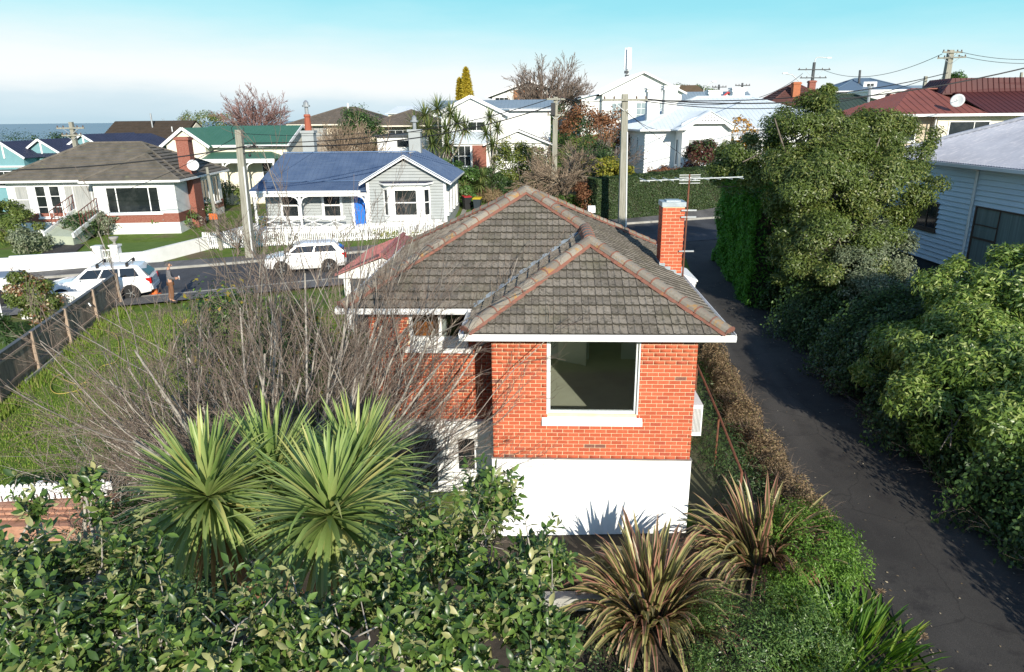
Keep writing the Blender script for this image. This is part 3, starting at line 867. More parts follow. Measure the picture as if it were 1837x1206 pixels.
# ---- porch at the far right corner
p = MB().slab([(4.46, 6.9, 4.40), (5.40, 6.9, 4.02), (5.40, 8.5, 4.02), (4.46, 8.5, 4.40)], (0, 0, -.05)).obj('porch', W_PAINT, house)
b = MB(); b.slab([(4.46, 6.905, 4.345), (5.36, 6.905, 3.98), (5.36, 6.905, 3.90), (4.46, 6.905, 4.1)], (0, .03, 0))
b.box(5.26, 5.34, 6.92, 7.0, .6, 3.96).box(5.26, 5.34, 8.38, 8.46, .6, 3.96)
b.obj('post', W_PAINT, p)
box('timber_door', WOOD, p, 4.5, 5.2, 7.6, 7.65, 1.4, 3.9)

# ---- heat pump on the side wall, pipe handrail
hp = thing('heat_pump', 'white heat pump unit fixed to the right side wall of the orange brick house', 'heat pump', hm @ Vector((4.0, .75, 2.08)), YAW)
MB().box(.02, .32, 0, .82, 0, .70).obj('case', W_PAINT, hp)
b = MB()
for k in range(9): b.box(.05 + k * .028, .062 + k * .028, -.012, -.001, .08, .62)
b.obj('grille', METAL, hp)
for yy in (.15, .65): MB().bar((-.03, yy, -.03), (.3, yy, -.03), .04).obj('bracket', METAL, hp)

hr = [at(1251, 655, 17.2), at(1290, 745, 15.0), at(1331, 848, 13.2), at(1327, 884, 13.0)]
rail = thing('handrail', 'long rusty pipe handrail sloping down beside the right wall of the brick house', 'handrail', (hr[2].x, hr[2].y, H(hr[2].x, hr[2].y)))
o_ = rail.location
MB().tube([p - o_ for p in hr], .028, 7).obj('rail', RUST, rail)
for p in (hr[0], hr[1]):
    MB().tube([p - o_, Vector((p.x, p.y, H(p.x, p.y) - .1)) - o_], .024, 7).obj('post', RUST, rail)
# ---------------------------------------------------------------- houses round about
TILE_FAR = mat('brown_concrete_tile', (.17, .148, .122), (.10, .09, .072), 1.2, .95, bmp=.5, bscale=9, dirt=((.19, .185, .12), 1.6, .58))
TILE_MID = mat('grey_brown_tile', (.15, .125, .105), (.10, .085, .07), 2, .95, bmp=.5, bscale=6)
TILE_RED = mat('dark_red_tile', (.14, .055, .045), (.085, .045, .04), 2, .9, bmp=.5, bscale=6)
def sheet(name, c1, c2, axis='x', period=.15, dirt=None):
    """painted corrugated iron"""
    m, nt, b, _ = newmat(name)
    c = ramp(nt, noise(nt, .9, 5, .6), [(.35, c1), (.65, c2)])
    if dirt: c = mix(nt, ramp(nt, noise(nt, 3, 6, .7, (.3, 2.5, 2.5)), [(.5, (0, 0, 0)), (.68, (.8, .8, .8))]), c, dirt)
    nt.links.new(c, b.inputs['Base Color']); b.inputs['Roughness'].default_value = .55; b.inputs['Specular IOR Level'].default_value = .35
    return m
BLUE_IRON = sheet('blue_roof_iron', (.058, .092, .165), (.085, .125, .205), dirt=(.10, .14, .21))
NAVY_IRON = sheet('navy_roof_iron', (.022, .028, .055), (.03, .035, .065))
GREEN_IRON = sheet('green_roof_iron', (.040, .125, .085), (.05, .14, .095))
PALE_IRON = sheet('pale_grey_roof_iron', (.52, .58, .62), (.58, .63, .66))
SLATE_IRON = sheet('slate_roof_iron', (.20, .26, .31), (.23, .29, .33))
OLD_IRON = sheet('worn_grey_roof_iron', (.46, .47, .52), (.38, .39, .44), dirt=(.62, .60, .62))
RED_IRON = sheet('red_brown_roof_iron', (.24, .075, .05), (.20, .065, .045))
MAROON_IRON = sheet('maroon_roof_iron', (.085, .022, .018), (.07, .02, .018))
DKGREEN_IRON = sheet('dark_green_roof_iron', (.035, .055, .035), (.045, .065, .045))
TEAL = mat('teal_weatherboard', (.17, .33, .36), (.15, .30, .33), 2, .7)
GREY_BOARD = mat('grey_weatherboard', (.34, .36, .36), (.31, .33, .33), 2, .6)
BLUE_DOOR = mat('bright_blue_door', (.015, .16, .62), None, rough=.4)

def ribs(face, step, r, m, parent, name='rib', along=None):
    """standing ribs running up one roof face, joined into one part"""
    P = [Vector(p) for p in face]
    e = (P[1] - P[0]).normalized(); nrm = (P[1] - P[0]).cross(P[-1] - P[0]).normalized()
    if nrm.z < 0: nrm = -nrm
    s = nrm.cross(e).normalized()
    if s.z < 0: s = -s
    uv = [((p - P[0]).dot(e), (p - P[0]).dot(s)) for p in P]
    lo, hi = min(a for a, _ in uv), max(a for a, _ in uv); b = MB(); n = int((hi - lo) / step)
    for k in range(n):
        a = lo + (k + .5) * (hi - lo) / n; ts = []
        for i in range(len(uv)):
            (a0, t0), (a1, t1) = uv[i], uv[(i + 1) % len(uv)]
            if (a0 - a) * (a1 - a) <= 0 and abs(a1 - a0) > 1e-6: ts.append(t0 + (t1 - t0) * (a - a0) / (a1 - a0))
        if len(ts) >= 2 and max(ts) - min(ts) > .05:
            p, q_ = P[0] + e * a + s * min(ts), P[0] + e * a + s * max(ts)
            b.add([p - e * r, p + nrm * r, p + e * r, q_ - e * r, q_ + nrm * r, q_ + e * r], [(0, 1, 4, 3), (1, 2, 5, 4), (0, 2, 1)])
    if b.v: b.obj(name, m, parent, kind='stuff')

def gable_roof(x0, x1, y0, y1, z, pitch, axis='x', o=.4):
    """two sloping faces; axis is the direction of the ridge"""
    x0 -= o; x1 += o; y0 -= o; y1 += o
    if axis == 'x':
        c = (y0 + y1) / 2; h = (y1 - y0) / 2 * pitch
        return [[(x0, y0, z), (x1, y0, z), (x1, c, z + h), (x0, c, z + h)], [(x1, y1, z), (x0, y1, z), (x0, c, z + h), (x1, c, z + h)]]
    c = (x0 + x1) / 2; h = (x1 - x0) / 2 * pitch
    return [[(x0, y1, z), (x0, y0, z), (c, y0, z + h), (c, y1, z + h)], [(x1, y0, z), (x1, y1, z), (c, y1, z + h), (c, y0, z + h)]]

def put_roof(parent, faces, m, th=.06, step=0, ribstep=0, name='roof', caps=(), capm=None, ribr=.025):
    r = slope_mesh(faces, th).obj(name, m, parent)
    if step:
        b = MB()
        for f in faces: merge(b, courses(f, step, .075))
        b.obj('tiling', m, r, kind='stuff')
    if ribstep:
        for f in faces: ribs(f, ribstep, ribr, m, r)
    if caps:
        b = MB()
        for p, q_ in caps: b.tube([Vector(p) + Vector((0, 0, .05)), Vector(q_) + Vector((0, 0, .05))], .09, 6)
        b.obj('ridge_capping', capm or m, r)
    return r

def gable_end(b, x0, x1, y, z, h, th=.12, axis='x', o=0):
    """a triangular wall top"""
    if axis == 'x': b.slab([(x0, y, z), (x1, y, z), ((x0 + x1) / 2, y, z + h)], (0, th, 0))
    else: b.slab([(y, x0, z), (y, x1, z), (y, (x0 + x1) / 2, z + h)], (th, 0, 0))

def fascia(parent, x0, x1, y0, y1, z, o=.45, m=None, name='gutter'):
    b = MB(); x0 -= o; x1 += o; y0 -= o; y1 += o
    b.box(x0 - .08, x1 + .08, y0 - .08, y0 + .02, z - .14, z + .0).box(x0 - .08, x1 + .08, y1 - .02, y1 + .08, z - .14, z)
    b.box(x0 - .08, x0 + .02, y0 + .021, y1 - .021, z - .14, z).box(x1 - .02, x1 + .08, y0 + .021, y1 - .021, z - .14, z)
    b.box(x0 + .02, x1 - .02, y0 + .021, y1 - .021, z - .15, z - .12)
    return b.obj(name, m or GUTTER, parent)

def boards(parent, x0, x1, z0, z1, y, pitch, m, rz=0, loc=(0, 0, 0), name='weatherboard', cut=None):
    """lapped weatherboards as separate pieces, on a wall that faces -y before turning; cut(z) gives the span at height z"""
    n = int(round((z1 - z0) / pitch))
    cache = {}
    for k in range(n):
        z = z0 + k * pitch
        a, c = cut(z) if cut else (x0, x1)
        for (a_, c_) in (a if isinstance(a, list) else [(a, c)]):
            L = c_ - a_
            if L < .08: continue
            key = round(L, 2)
            if key not in cache:
                b = MB().add([(0, -.012, pitch - .03), (0, -.062, 0), (0, 0, .004), (0, 0, pitch - .03), (L, -.012, pitch - .03), (L, -.062, 0), (L, 0, .004), (L, 0, pitch - .03)],
                             [(1, 5, 4, 0), (2, 6, 5, 1), (0, 1, 2, 3), (4, 7, 6, 5), (0, 4, 7, 3)])
                cache[key] = b.mesh(name, m)
            v = Matrix.Rotation(rz, 3, 'Z') @ Vector((a_, y, z)) + Vector(loc)
            link(name, cache[key], parent, v, (0, 0, rz))

def brick_chimney(parent, x, y, z0, z1, w=.6, m=None, pots=0, cap=True):
    m = m or REDBRICK
    c = MB().box(x - w / 2, x + w / 2, y - w / 2, y + w / 2, z0, z1).obj('chimney', m, parent)
    if cap: MB().box(x - w * .6, x + w * .6, y - w * .6, y + w * .6, z1 - .22, z1 - .06).obj('chimney_collar', m, c)
    for k in range(pots):
        MB().lathe([(.13, 0), (.12, .5), (.15, .52), (.15, .6), (.1, .6)], 8, (x + (k - (pots - 1) / 2) * .35, y, z1)).obj('chimney_pot', m, c)
    return c

def dish(parent, x, y, z, r=.35, face=(0, -1, .4)):
    """a satellite dish on a short bent arm"""
    M4 = Vector(face).normalized().to_track_quat('Z', 'Y').to_matrix().to_4x4()
    b = MB(); prof = [(.001, -.06 * r / .35), (r * .4, -.05 * r / .35), (r * .75, -.02), (r, .02), (r * .97, .035), (r * .7, .0), (.001, -.04)]
    b.lathe(prof, 16)
    b.v = [tuple(M4 @ Vector(v) + Vector((x, y, z))) for v in b.v]
    d = b.obj('satellite_dish', PALE, parent, smooth=True)
    f = Vector(face).normalized()
    MB().tube([(x, y, z), Vector((x, y, z)) + f * r * 1.1 + Vector((0, 0, -.06))], .018, 5).tube([Vector((x, y, z)) - f * .05, (x - f.x * .3, y - f.y * .3, z - r * .9)], .025, 5).obj('arm', METAL, d)
    return d
PALE = mat('pale_grey_paint', (.62, .63, .62), None, rough=.5)

# ======== 1. cream and brick bungalow on the left =================================
o = at(175, 382, 48); Z = 1.45
Hb = thing('bungalow', 'low white bungalow with red brick base, brown tiled roof and red chimney', 'house', (o.x, o.y, Z), R(3.5))
# local x runs right; front wing 0..5.5 projects 1.2 m
wz = 3.28
box('wall', W_PAINT, Hb, -6.4, 0, 1.2, 9.2, 1.0, wz); box('wall', W_PAINT, Hb, .001, 5.4, 0, 9.2, 1.0, wz)
box('brick_base', REDBRICK, Hb, -6.42, -.001, 1.17, 9.23, .38, 1.0); box('brick_base', REDBRICK, Hb, -.02, 5.42, -.03, 9.23, .38, 1.0)
box('foundation', W_PAINT, Hb, -6.40, -.003, 1.19, 9.2, -1.2, .38); box('foundation', W_PAINT, Hb, 0, 5.4, -.01, 9.2, -1.2, .38)
fa, cp = hip_faces(-6.4, 5.4, 1.2, 9.2, wz, .50, .55)
rf = put_roof(Hb, fa, TILE_FAR, .06, .42, caps=cp)
x0_, x1_, y0_, y1_ = -.55, 5.95, -.55, 6.5
c_ = (x0_ + x1_) / 2; h_ = (x1_ - x0_) / 2 * .48; ap = (c_, y0_ + 3.25, wz + h_); bk = (c_, y1_, wz + h_)
fw = [[(x0_, y0_, wz + .01), (x1_, y0_, wz + .01), ap], [(x0_, y1_, wz + .01), (x0_, y0_, wz + .01), ap, bk], [(x1_, y0_, wz + .01), (x1_, y1_, wz + .01), bk, ap]]
put_roof(Hb, fw, TILE_FAR, .06, .42, caps=[(ap, bk), ((x0_, y0_, wz), ap), ((x1_, y0_, wz), ap)])
b = MB().box(-6.95, -.57, .57, .67, wz - .14, wz).box(-.6, 6.0, -.63, -.53, wz - .14, wz).box(5.93, 6.03, -.53, 9.8, wz - .14, wz).box(-.63, -.53, -.53, .57, wz - .14, wz)
b.obj('gutter', GUTTER, Hb)
window(Hb, .75, 0, 1.02, 3.6, 1.85, cols=3, splits=[.2, .8], fw=.11)
b = MB()
for xx in (.95, 1.15, 4.0, 4.2): pass
window(Hb, -5.9, 1.2, 1.0, .95, 1.9, rows=2, gm=CURTAIN); window(Hb, -4.55, 1.2, .7, .75, 2.2, rows=3); window(Hb, -3.6, 1.2, .7, .75, 2.2, rows=3)
window(Hb, -2.6, 1.2, 1.0, 2.45, 1.9, cols=3, gm=CURTAIN, splits=[.25, .75])
window(Hb, 5.4, 4.8, 1.25, 1.4, 1.6, rz=R(90), cols=2); window(Hb, 5.4, 7.2, .9, 1.3, 2.0, rz=R(90), cols=2); pass
box('chimney_breast', REDBRICK, Hb, 5.42, 5.86, 2.2, 3.7, -.6, 3.14)
brick_chimney(Hb, 5.3, 3.1, 3.2, 6.0, .85)
dish(Hb, 6.25, 1.6, 4.1, .40, (.35, -1, .45))
# ramp and railing up to its door
rp = MB(); a0, a1 = at(105, 424, 44.5), at(165, 376, 49.2)
rt = thing('concrete_ramp', 'pale green concrete ramp with low side kerbs leading up to the white bungalow', 'ramp', (a0.x, a0.y, a0.z))
L = a1 - a0; sd = Vector((1.05, -.25, 0))
MB().slab([-sd, sd, L + sd, L - sd], (0, 0, -.9)).obj('slope', mat('pale_green_concrete', (.42, .46, .36), (.34, .38, .29), 1.5, .9), rt)
MB().bar(sd * 1.05 + Vector((0, 0, .06)), L + sd * 1.05 + Vector((0, 0, .06)), .12, .3).bar(-sd * 1.05 + Vector((0, 0, .06)), L - sd * 1.05 + Vector((0, 0, .06)), .12, .3).obj('kerb', W_PAINT, rt)
IRON = mat('rust_red_iron', (.16, .05, .04), None, rough=.6)
for s_ in (-1, 1):
    b = MB(); base = sd * (1.05 * s_)
    for k in range(9): p = base + L * (.25 + .09 * k); b.tube([p + Vector((0, 0, .2)), p + Vector((0, 0, 1.15))], .022, 5)
    b.tube([base + L * .25 + Vector((0, 0, 1.15)), base + L * .97 + Vector((0, 0, 1.15))], .03, 6).tube([base + L * .25 + Vector((0, 0, .65)), base + L * .97 + Vector((0, 0, .65))], .02, 6)
    b.obj('railing', IRON, rt)

# ======== 2. teal terrace with navy roofs ========================================
for k, (u, v, Y, lab) in enumerate(((2, 254, 70, 'leftmost teal gabled house with navy roof, cut off by the left edge'), (71, 250, 72, 'middle teal gabled house with round white vent, left of the leaning pole'),
                                    (148, 241, 74, 'right teal gabled house with navy roof in front of the brown roofed house'))):
    p = at(u, v, Y); hw = 2.05 if k else 1.9
    g = thing('teal_house', lab, 'house', (p.x, p.y, p.z - 5.2), R(-4), 'teal houses with navy roofs behind the bungalow')
    b = MB().box(-hw, hw, 0, 9, -2, 3.85); gable_end(b, -hw, hw, 0, 3.85, 1.3, .1)
    b.obj('wall', TEAL, g)
    f_ = [[(-hw - .35, 9, 3.65), (-hw - .35, -.35, 3.65), (0, -.35, 5.2), (0, 9, 5.2)], [(hw + .35, -.35, 3.65), (hw + .35, 9, 3.65), (0, 9, 5.2), (0, -.35, 5.2)]]
    put_roof(g, f_, NAVY_IRON, .07, ribstep=.4)
    for s_ in (-1, 1): MB().bar((s_ * (hw + .38), -.36, 3.60), (0, -.36, 5.17), .05, .2).obj('barge_board', W_TRIM, g)
    MB().bar((0, -.05, 3.6), (0, -.05, 5.0), .16, .05).obj('gable_batten', W_TRIM, g)
    # long cross roof running away to the right
    f2 = [[(0, 1.5, 3.7), (6.0, 1.5, 3.7), (4.4, 5.0, 5.15), (0, 5.0, 5.15)], [(6.0, 8.5, 3.7), (0, 8.5, 3.7), (0, 5.0, 5.15), (4.4, 5.0, 5.15)], [(6.0, 1.5, 3.7), (6.0, 8.5, 3.7), (4.4, 5.0, 5.15)]]
    put_roof(g, f2, NAVY_IRON, .07, ribstep=.4)
    box('wall', TEAL, g, hw, 5.6, 1.9, 8.1, -2, 3.7)
    box('gutter', W_TRIM, g, -hw - .1, hw + .1, -.12, -.02, 2.75, 2.9)
    window(g, -1.3, 0, .9, 2.6, 1.5, cols=3)
    if k == 1: MB().lathe([(.22, 0), (.22, .12), (.02, .14)], 12, (0, 0, 0)).obj('vent', PALE, g, loc=(1.0, -.02, 3.35), rot=(R(90), 0, 0))

# ======== 3. brown tiled house ===================================================
p = at(245, 218, 88)
g = thing('brown_roof_house', 'cream gabled house with large dark brown tiled roof and thin flue, behind the teal houses', 'house', (p.x, p.y, 2.6), R(-3))
b = MB().box(-5.2, 5.2, 0, 9, -3, 3.4); gable_end(b, 0, 9, -5.2, 3.4, 2.3, .1, 'y'); gable_end(b, 0, 9, 5.1, 3.4, 2.3, .1, 'y'); b.obj('wall', CREAM, g)
put_roof(g, gable_roof(-4.9, 4.6, 0, 9, 3.3, .54, 'x', .5), mat('dark_brown_tile', (.075, .055, .04), (.055, .042, .03), 2, .9, bmp=.4, bscale=6), .08, .36)
MB().slab([(-5.35, -.6, 3.2), (-5.35, 9.6, 3.2), (-5.35, 4.5, 6.0)], (.12, 0, 0)).obj('barge_board', CREAM, g)
MB().tube([(.2, 3, 5.0), (.2, 3, 6.9)], .1, 7).obj('flue', METAL, g)
MB().tube([(3.2, 2, 4.4), (3.2, 2, 5.3)], .07, 7).obj('vent_pipe', PALE, g)

# ======== 4. green roofed villa ==================================================
p = at(335, 232, 64)
g = thing('green_roof_villa', 'cream villa with green iron roof and arched veranda, behind the left utility pole', 'house', (p.x, p.y, 2.0), R(-3))
b = MB().box(-1.6, 8.6, .5, 8, -1.5, 4.45); gable_end(b, .5, 8, 8.5, 4.45, 1.5, .1, 'y'); gable_end(b, -1.9, 1.9, -.6, 4.45, 1.35, .12)
b.box(-1.75, 1.75, -.6, .499, -1.5, 4.45); b.obj('wall', CREAM, g)
put_roof(g, [[(0, .0, 4.45), (8.95, .0, 4.45), (8.95, 4.2, 6.05), (0, 4.2, 6.05)], [(8.95, 8.4, 4.45), (0, 8.4, 4.45), (0, 4.2, 6.05), (8.95, 4.2, 6.05)]], GREEN_IRON, .07, ribstep=.35)
put_roof(g, [[(-2.2, 4.2, 4.35), (-2.2, -.9, 4.35), (0, -.9, 5.95), (0, 4.2, 5.95)], [(2.2, -.9, 4.35), (2.2, 4.2, 4.35), (0, 4.2, 5.95), (0, -.9, 5.95)]], GREEN_IRON, .07, ribstep=.35)
for a_, c_ in (((-2.25, -.92, 4.3), (0, -.92, 5.92)), ((2.25, -.92, 4.3), (0, -.92, 5.92)), ((9.0, -.05, 4.4), (9.0, 4.2, 6.02)), ((9.0, 8.45, 4.4), (9.0, 4.2, 6.02))): MB().bar(a_, c_, .06, .24).obj('barge_board', W_TRIM, g)
box('gutter', W_TRIM, g, 1.76, 9.0, -.12, 0, 4.25, 4.45)
put_roof(g, [[(1.8, -1.8, 3.35), (8.3, -1.8, 3.35), (7.2, .49, 3.85), (1.8, .49, 3.85)], [(8.3, -1.8, 3.35), (8.6, .49, 3.35), (7.2, .49, 3.85)]], GREEN_IRON, .05, name='veranda_roof')
b = MB().box(1.8, 8.3, -1.86, -1.78, 3.0, 3.34)
for xx in (1.9, 3.6, 5.6, 8.1): b.box(xx, xx + .14, -1.82, -1.70, -.5, 3.0)
for xx in (3.74, 5.74):
    for k in range(5):
        t0, t1 = k / 5 * math.pi / 2, (k + 1) / 5 * math.pi / 2
        b.bar((xx + .6 * (1 - math.cos(t0)), -1.78, 2.4 + .6 * math.sin(t0)), (xx + .6 * (1 - math.cos(t1)), -1.78, 2.4 + .6 * math.sin(t1)), .05, .1)
b.obj('veranda', W_TRIM, g)
window(g, 3.9, .5, 1.3, .8, 1.6, rows=2); window(g, 6.2, .5, 1.3, .9, 1.6, rows=2); window(g, -1.0, -.6, 1.2, 1.6, 1.9, cols=2)
put_roof(g, [[(8.6, .2, 2.3), (12.2, .2, 2.3), (10.4, .2, 3.5)], [(8.4, 5, 2.1), (8.4, -.2, 2.1), (10.4, -.2, 3.55), (10.4, 5, 3.55)], [(12.4, -.2, 2.1), (12.4, 5, 2.1), (10.4, 5, 3.55), (10.4, -.2, 3.55)]], mat('light_roof_paint', (.40, .43, .44), None, rough=.6), .05, name='lean_to')

# ======== 5. grey cottage with blue roof =========================================
o = at(665, 412, 46); GZ0 = o.z - .05
g = thing('grey_cottage', 'grey weatherboard cottage with blue iron roof, bay window and bright blue front door', 'house', (o.x, 46, GZ0), R(-1.5))
ez = 3.12                                               # eaves of the gabled front
b = MB().box(0, 5.05, .0, 9, -.8, ez); gable_end(b, 0, 5.05, 0, ez, 1.42, .1); gable_end(b, 0, 5.05, 8.9, ez, 1.42, .1)
b.box(-7.4, -.001, 1.5, 9, -.8, 2.75)
b.obj('wall', GREY_BOARD, g)
def cutg(z):
    c = (0.0, 5.05) if z < ez - .05 else (.06 + (z - ez) * 1.78, 4.99 - (z - ez) * 1.78)
    if .85 < z + .1 < 3.0: return [(c[0], 1.0), (4.05, c[1])], 0
    return c
boards(g, 0, 5.05, .0, ez + 1.2, -.001, .19, GREY_BOARD, cut=cutg)
boards(g, -7.4, 0, .35, 2.7, 1.499, .19, GREY_BOARD, cut=lambda z: ([(-7.4, -6.5), (-4.9, -3.65), (-2.0, -.95)], 0))
for x_ in (-.08, 4.95): MB().box(x_, x_ + .18, -.05, .0, -.2, ez).obj('corner_board', W_TRIM, g)
for s_ in (-1, 1):
    MB().slab([(2.525 + s_ * 2.98, -.48, ez - .18), (2.525, -.48, ez + 1.52), (2.525, -.48, ez + 1.74), (2.525 + s_ * 2.98, -.48, ez + .04)], (0, .06, 0)).obj('barge_board', W_TRIM, g)
rz_ = ez + 1.70
put_roof(g, [[(-.46, 9, ez), (-.46, -.5, ez), (2.525, -.5, rz_), (2.525, 9, rz_)], [(5.51, -.5, ez), (5.51, 9, ez), (2.525, 9, rz_), (2.525, -.5, rz_)]], BLUE_IRON, .06, ribstep=.3, ribr=.02)
mr = put_roof(g, [[(-7.9, -.1, 2.62), (-.1, -.1, 2.62), (-.1, 1.6, 3.05), (-7.75, 1.6, 3.05)], [(-7.75, 1.6, 3.05), (.9, 1.6, 3.05), (2.0, 4.9, rz_ - .03), (-7.0, 4.9, rz_ - .03)], [(1.5, 9, 2.9), (-7.7, 9, 2.9), (-7.0, 4.9, rz_ - .03), (2.0, 4.9, rz_ - .03)]], BLUE_IRON, .06, ribstep=.3, ribr=.02)
MB().bar((-7.78, 1.55, 3.1), (.2, 1.55, 3.1), .05, .03).bar((-7.02, 4.9, rz_ + .02), (2.5, 4.9, rz_ + .02), .16, .06).obj('lap', mat('blue_roof_edge', (.10, .17, .30), None), mr)
box('gutter', W_TRIM, g, -7.95, -.47, -.22, -.1, 2.48, 2.62); box('gutter', W_TRIM, g, 5.42, 5.54, -.4, 9, ez - .12, ez - .01)
# veranda: posts, brackets, cross-braced rail, deck
v_ = MB().box(-7.7, -.1, -.1, -.02, 2.25, 2.47)
for xx in (-7.6, -4.6, -.22): v_.box(xx, xx + .13, -.09, .03, -.1, 2.25)
for xx, s_ in ((-7.47, 1), (-4.6, -1), (-4.47, 1), (-.22, -1)):
    for k in range(4):
        t0, t1 = k / 4 * math.pi / 2, (k + 1) / 4 * math.pi / 2
        v_.bar((xx + s_ * .45 * (1 - math.cos(t0)), -.05, 1.8 + .45 * math.sin(t0)), (xx + s_ * .45 * (1 - math.cos(t1)), -.05, 1.8 + .45 * math.sin(t1)), .05, .09)
for x0_, x1_ in ((-7.47, -6.1), (-6.1, -4.6), (-4.47, -3.1), (-3.1, -1.6)):
    v_.bar((x0_, -.04, .32), (x1_, -.04, .86), .045).bar((x0_, -.02, .86), (x1_, -.02, .32), .045)
v_.box(-7.47, -1.6, -.07, -.01, .9, .98).box(-7.47, -1.6, -.07, -.01, .22, .29)
v_.box(-7.7, -.12, -.12, 1.49, -.15, .10)
v_.obj('veranda', W_TRIM, g)
window(g, -6.4, 1.5, .62, 1.35, 1.75, cols=1, rows=2, fw=.16); window(g, -3.55, 1.5, .62, 1.4, 1.75, cols=1, rows=2, fw=.16)
d = box('front_door', BLUE_DOOR, g, -1.33, -.12, 1.44, 1.49, .12, 2.42)
b = MB()
for (x0_, x1_, z0_, z1_) in ((-1.2, -.8, .35, 1.1), (-.65, -.25, .35, 1.1), (-1.2, -.8, 1.3, 2.2), (-.65, -.25, 1.3, 2.2)): b.box(x0_, x1_, 1.425, 1.439, z0_, z1_)
b.obj('panel', BLUE_DOOR, d); MB().box(-1.28, -1.22, 1.38, 1.44, 1.15, 1.22).obj('handle', METAL, d)
MB().box(-1.5, -1.34, 1.40, 1.5, .1, 2.5).box(-.115, -.02, 1.40, 1.5, .1, 2.5).obj('door_frame', W_TRIM, g)
bay = MB().add([(1.0, .0, .65), (1.0, .0, 2.95), (1.45, -.45, .65), (1.45, -.45, 2.95), (3.6, -.45, .65), (3.6, -.45, 2.95), (4.05, 0, .65), (4.05, 0, 2.95)],
               [(0, 2, 3, 1), (2, 4, 5, 3), (4, 6, 7, 5), (1, 3, 5, 7), (0, 6, 4, 2)]).obj('bay_window', W_TRIM, g)
window(bay, 1.72, -.45, .95, 1.62, 1.8, rows=2, fw=.12, sill=False, name='sash'); 
window(bay, 1.04, -.04, .95, .56, 1.8, rz=R(-45), rows=2, fw=.1, sill=False, name='sash'); window(bay, 3.64, -.41, .95, .56, 1.8, rz=R(45), rows=2, fw=.1, sill=False, name='sash')
MB().slab([(.7, -.0, 3.02), (1.2, -.72, 2.98), (3.85, -.72, 2.98), (4.35, 0, 3.02)], (0, 0, .10)).obj('hood', W_TRIM, bay)
MB().slab([(.75, -.0, 3.125), (1.25, -.66, 3.085), (3.8, -.66, 3.085), (4.3, 0, 3.125)], (0, 0, .06)).obj('hood_flashing', NAVY_IRON, bay)
box('apron', W_TRIM, g, 1.15, 3.9, -.30, -.03, -.1, .62)
MB().box(1.3, 1.7, -.36, -.31, -.2, .45).box(2.1, 2.9, -.36, -.31, -.2, .45).box(3.2, 3.7, -.36, -.31, -.2, .45).obj('panel', GREY_BOARD, g)
for k in range(4): window(g, 5.051, .9 + k * 1.9, .9, .8, 1.7, rz=R(90), rows=2)
for (x, y, pot) in ((-5.2, 5.4, 1), (2.35, 5.8, 0)):
    c = MB().box(x - .42, x + .42, y - .35, y + .35, 3.8, 6.15).box(x - .5, x + .5, y - .43, y + .43, 6.15, 6.32).obj('chimney', GREY_BOARD, g)
    if pot: MB().lathe([(.26, 0), (.2, .9), (.26, .95), (.22, 1.1)], 10, (x, y, 6.32)).obj('chimney_pot', mat('terracotta', (.32, .09, .05), None), c)
    MB().lathe([(.13, 0), (.13, .5), (.28, .5), (.28, .62), (.18, .62), (.18, .8), (.05, .95)], 9, (x + .0, y, 7.42 if pot else 6.32)).obj('cowl', METAL, c)

# ======== 6. cream house with grey tiled hip roof ================================
o = at(520, 222, 85)
g = thing('cream_hip_house', 'cream house with grey-brown hip roof and wide curtained window near the pink tree', 'house', (o.x + .6, 85, o.z - 3.3), R(-4))
box('wall', CREAM, g, 0, 10.5, 0, 9, -3, 3.2)
fa, cp = hip_faces(0, 10.5, 0, 9, 3.2, .36, .7); put_roof(g, fa, TILE_MID, .1, .4, caps=cp)
fascia(g, 0, 10.5, 0, 9, 3.2, .7, CREAM)
window(g, .45, 0, .95, 3.3, 1.9, cols=4, gm=CURTAIN, fm=DARK); box('brick_panel', CREAM2, g, 3.9, 10.3, -.05, -.01, .8, 2.9)
fa, cp = hip_faces(9.5, 17.5, -2, 6, 3.0, .36, .6); put_roof(g, fa, TILE_MID, .1, .4, caps=cp); box('wall', CREAM2, g, 10.6, 17, -1.6, 5.6, -3, 3.0)
fascia(g, 9.5, 17.5, -2, 6, 3.0, .6, CREAM)
window(g, 11.4, -1.6, 1.0, 2.6, 1.5, cols=3)
MB().tube([(5.3, 4, 4.5), (5.3, 4, 5.6)], .12, 7).obj('flue', PALE, g)
p = at(730, 190, 112)
g = thing('pale_roof_house', 'far house with a plain pale sloping roof above the grey tiled roof', 'house', (p.x, p.y, p.z - 4), R(-5))
box('wall', CREAM, g, -3, 3, 0, 6, -4, 3); put_roof(g, [[(-3.4, -.4, 2.9), (3.4, -.4, 2.9), (2.6, 3, 4.0), (-2.2, 3, 4.0)], [(3.4, 6.4, 2.9), (-3.4, 6.4, 2.9), (-2.2, 3, 4.0), (2.6, 3, 4.0)]], PALE_IRON, .1)
o = at(678, 276, 68)
g = thing('white_flat_building', 'small white flat-topped building with dark fascia above the blue roof', 'shed', (o.x, 68, o.z - .6), R(-2))
box('wall', W_PAINT, g, 0, 4.0, 0, 6, -2, 2.1); box('roof', DARK, g, -.15, 4.15, -.2, 6.2, 2.1, 2.32); window(g, 1.9, 0, 1.2, 1.9, .6, cols=2, fm=DARK, sill=False)

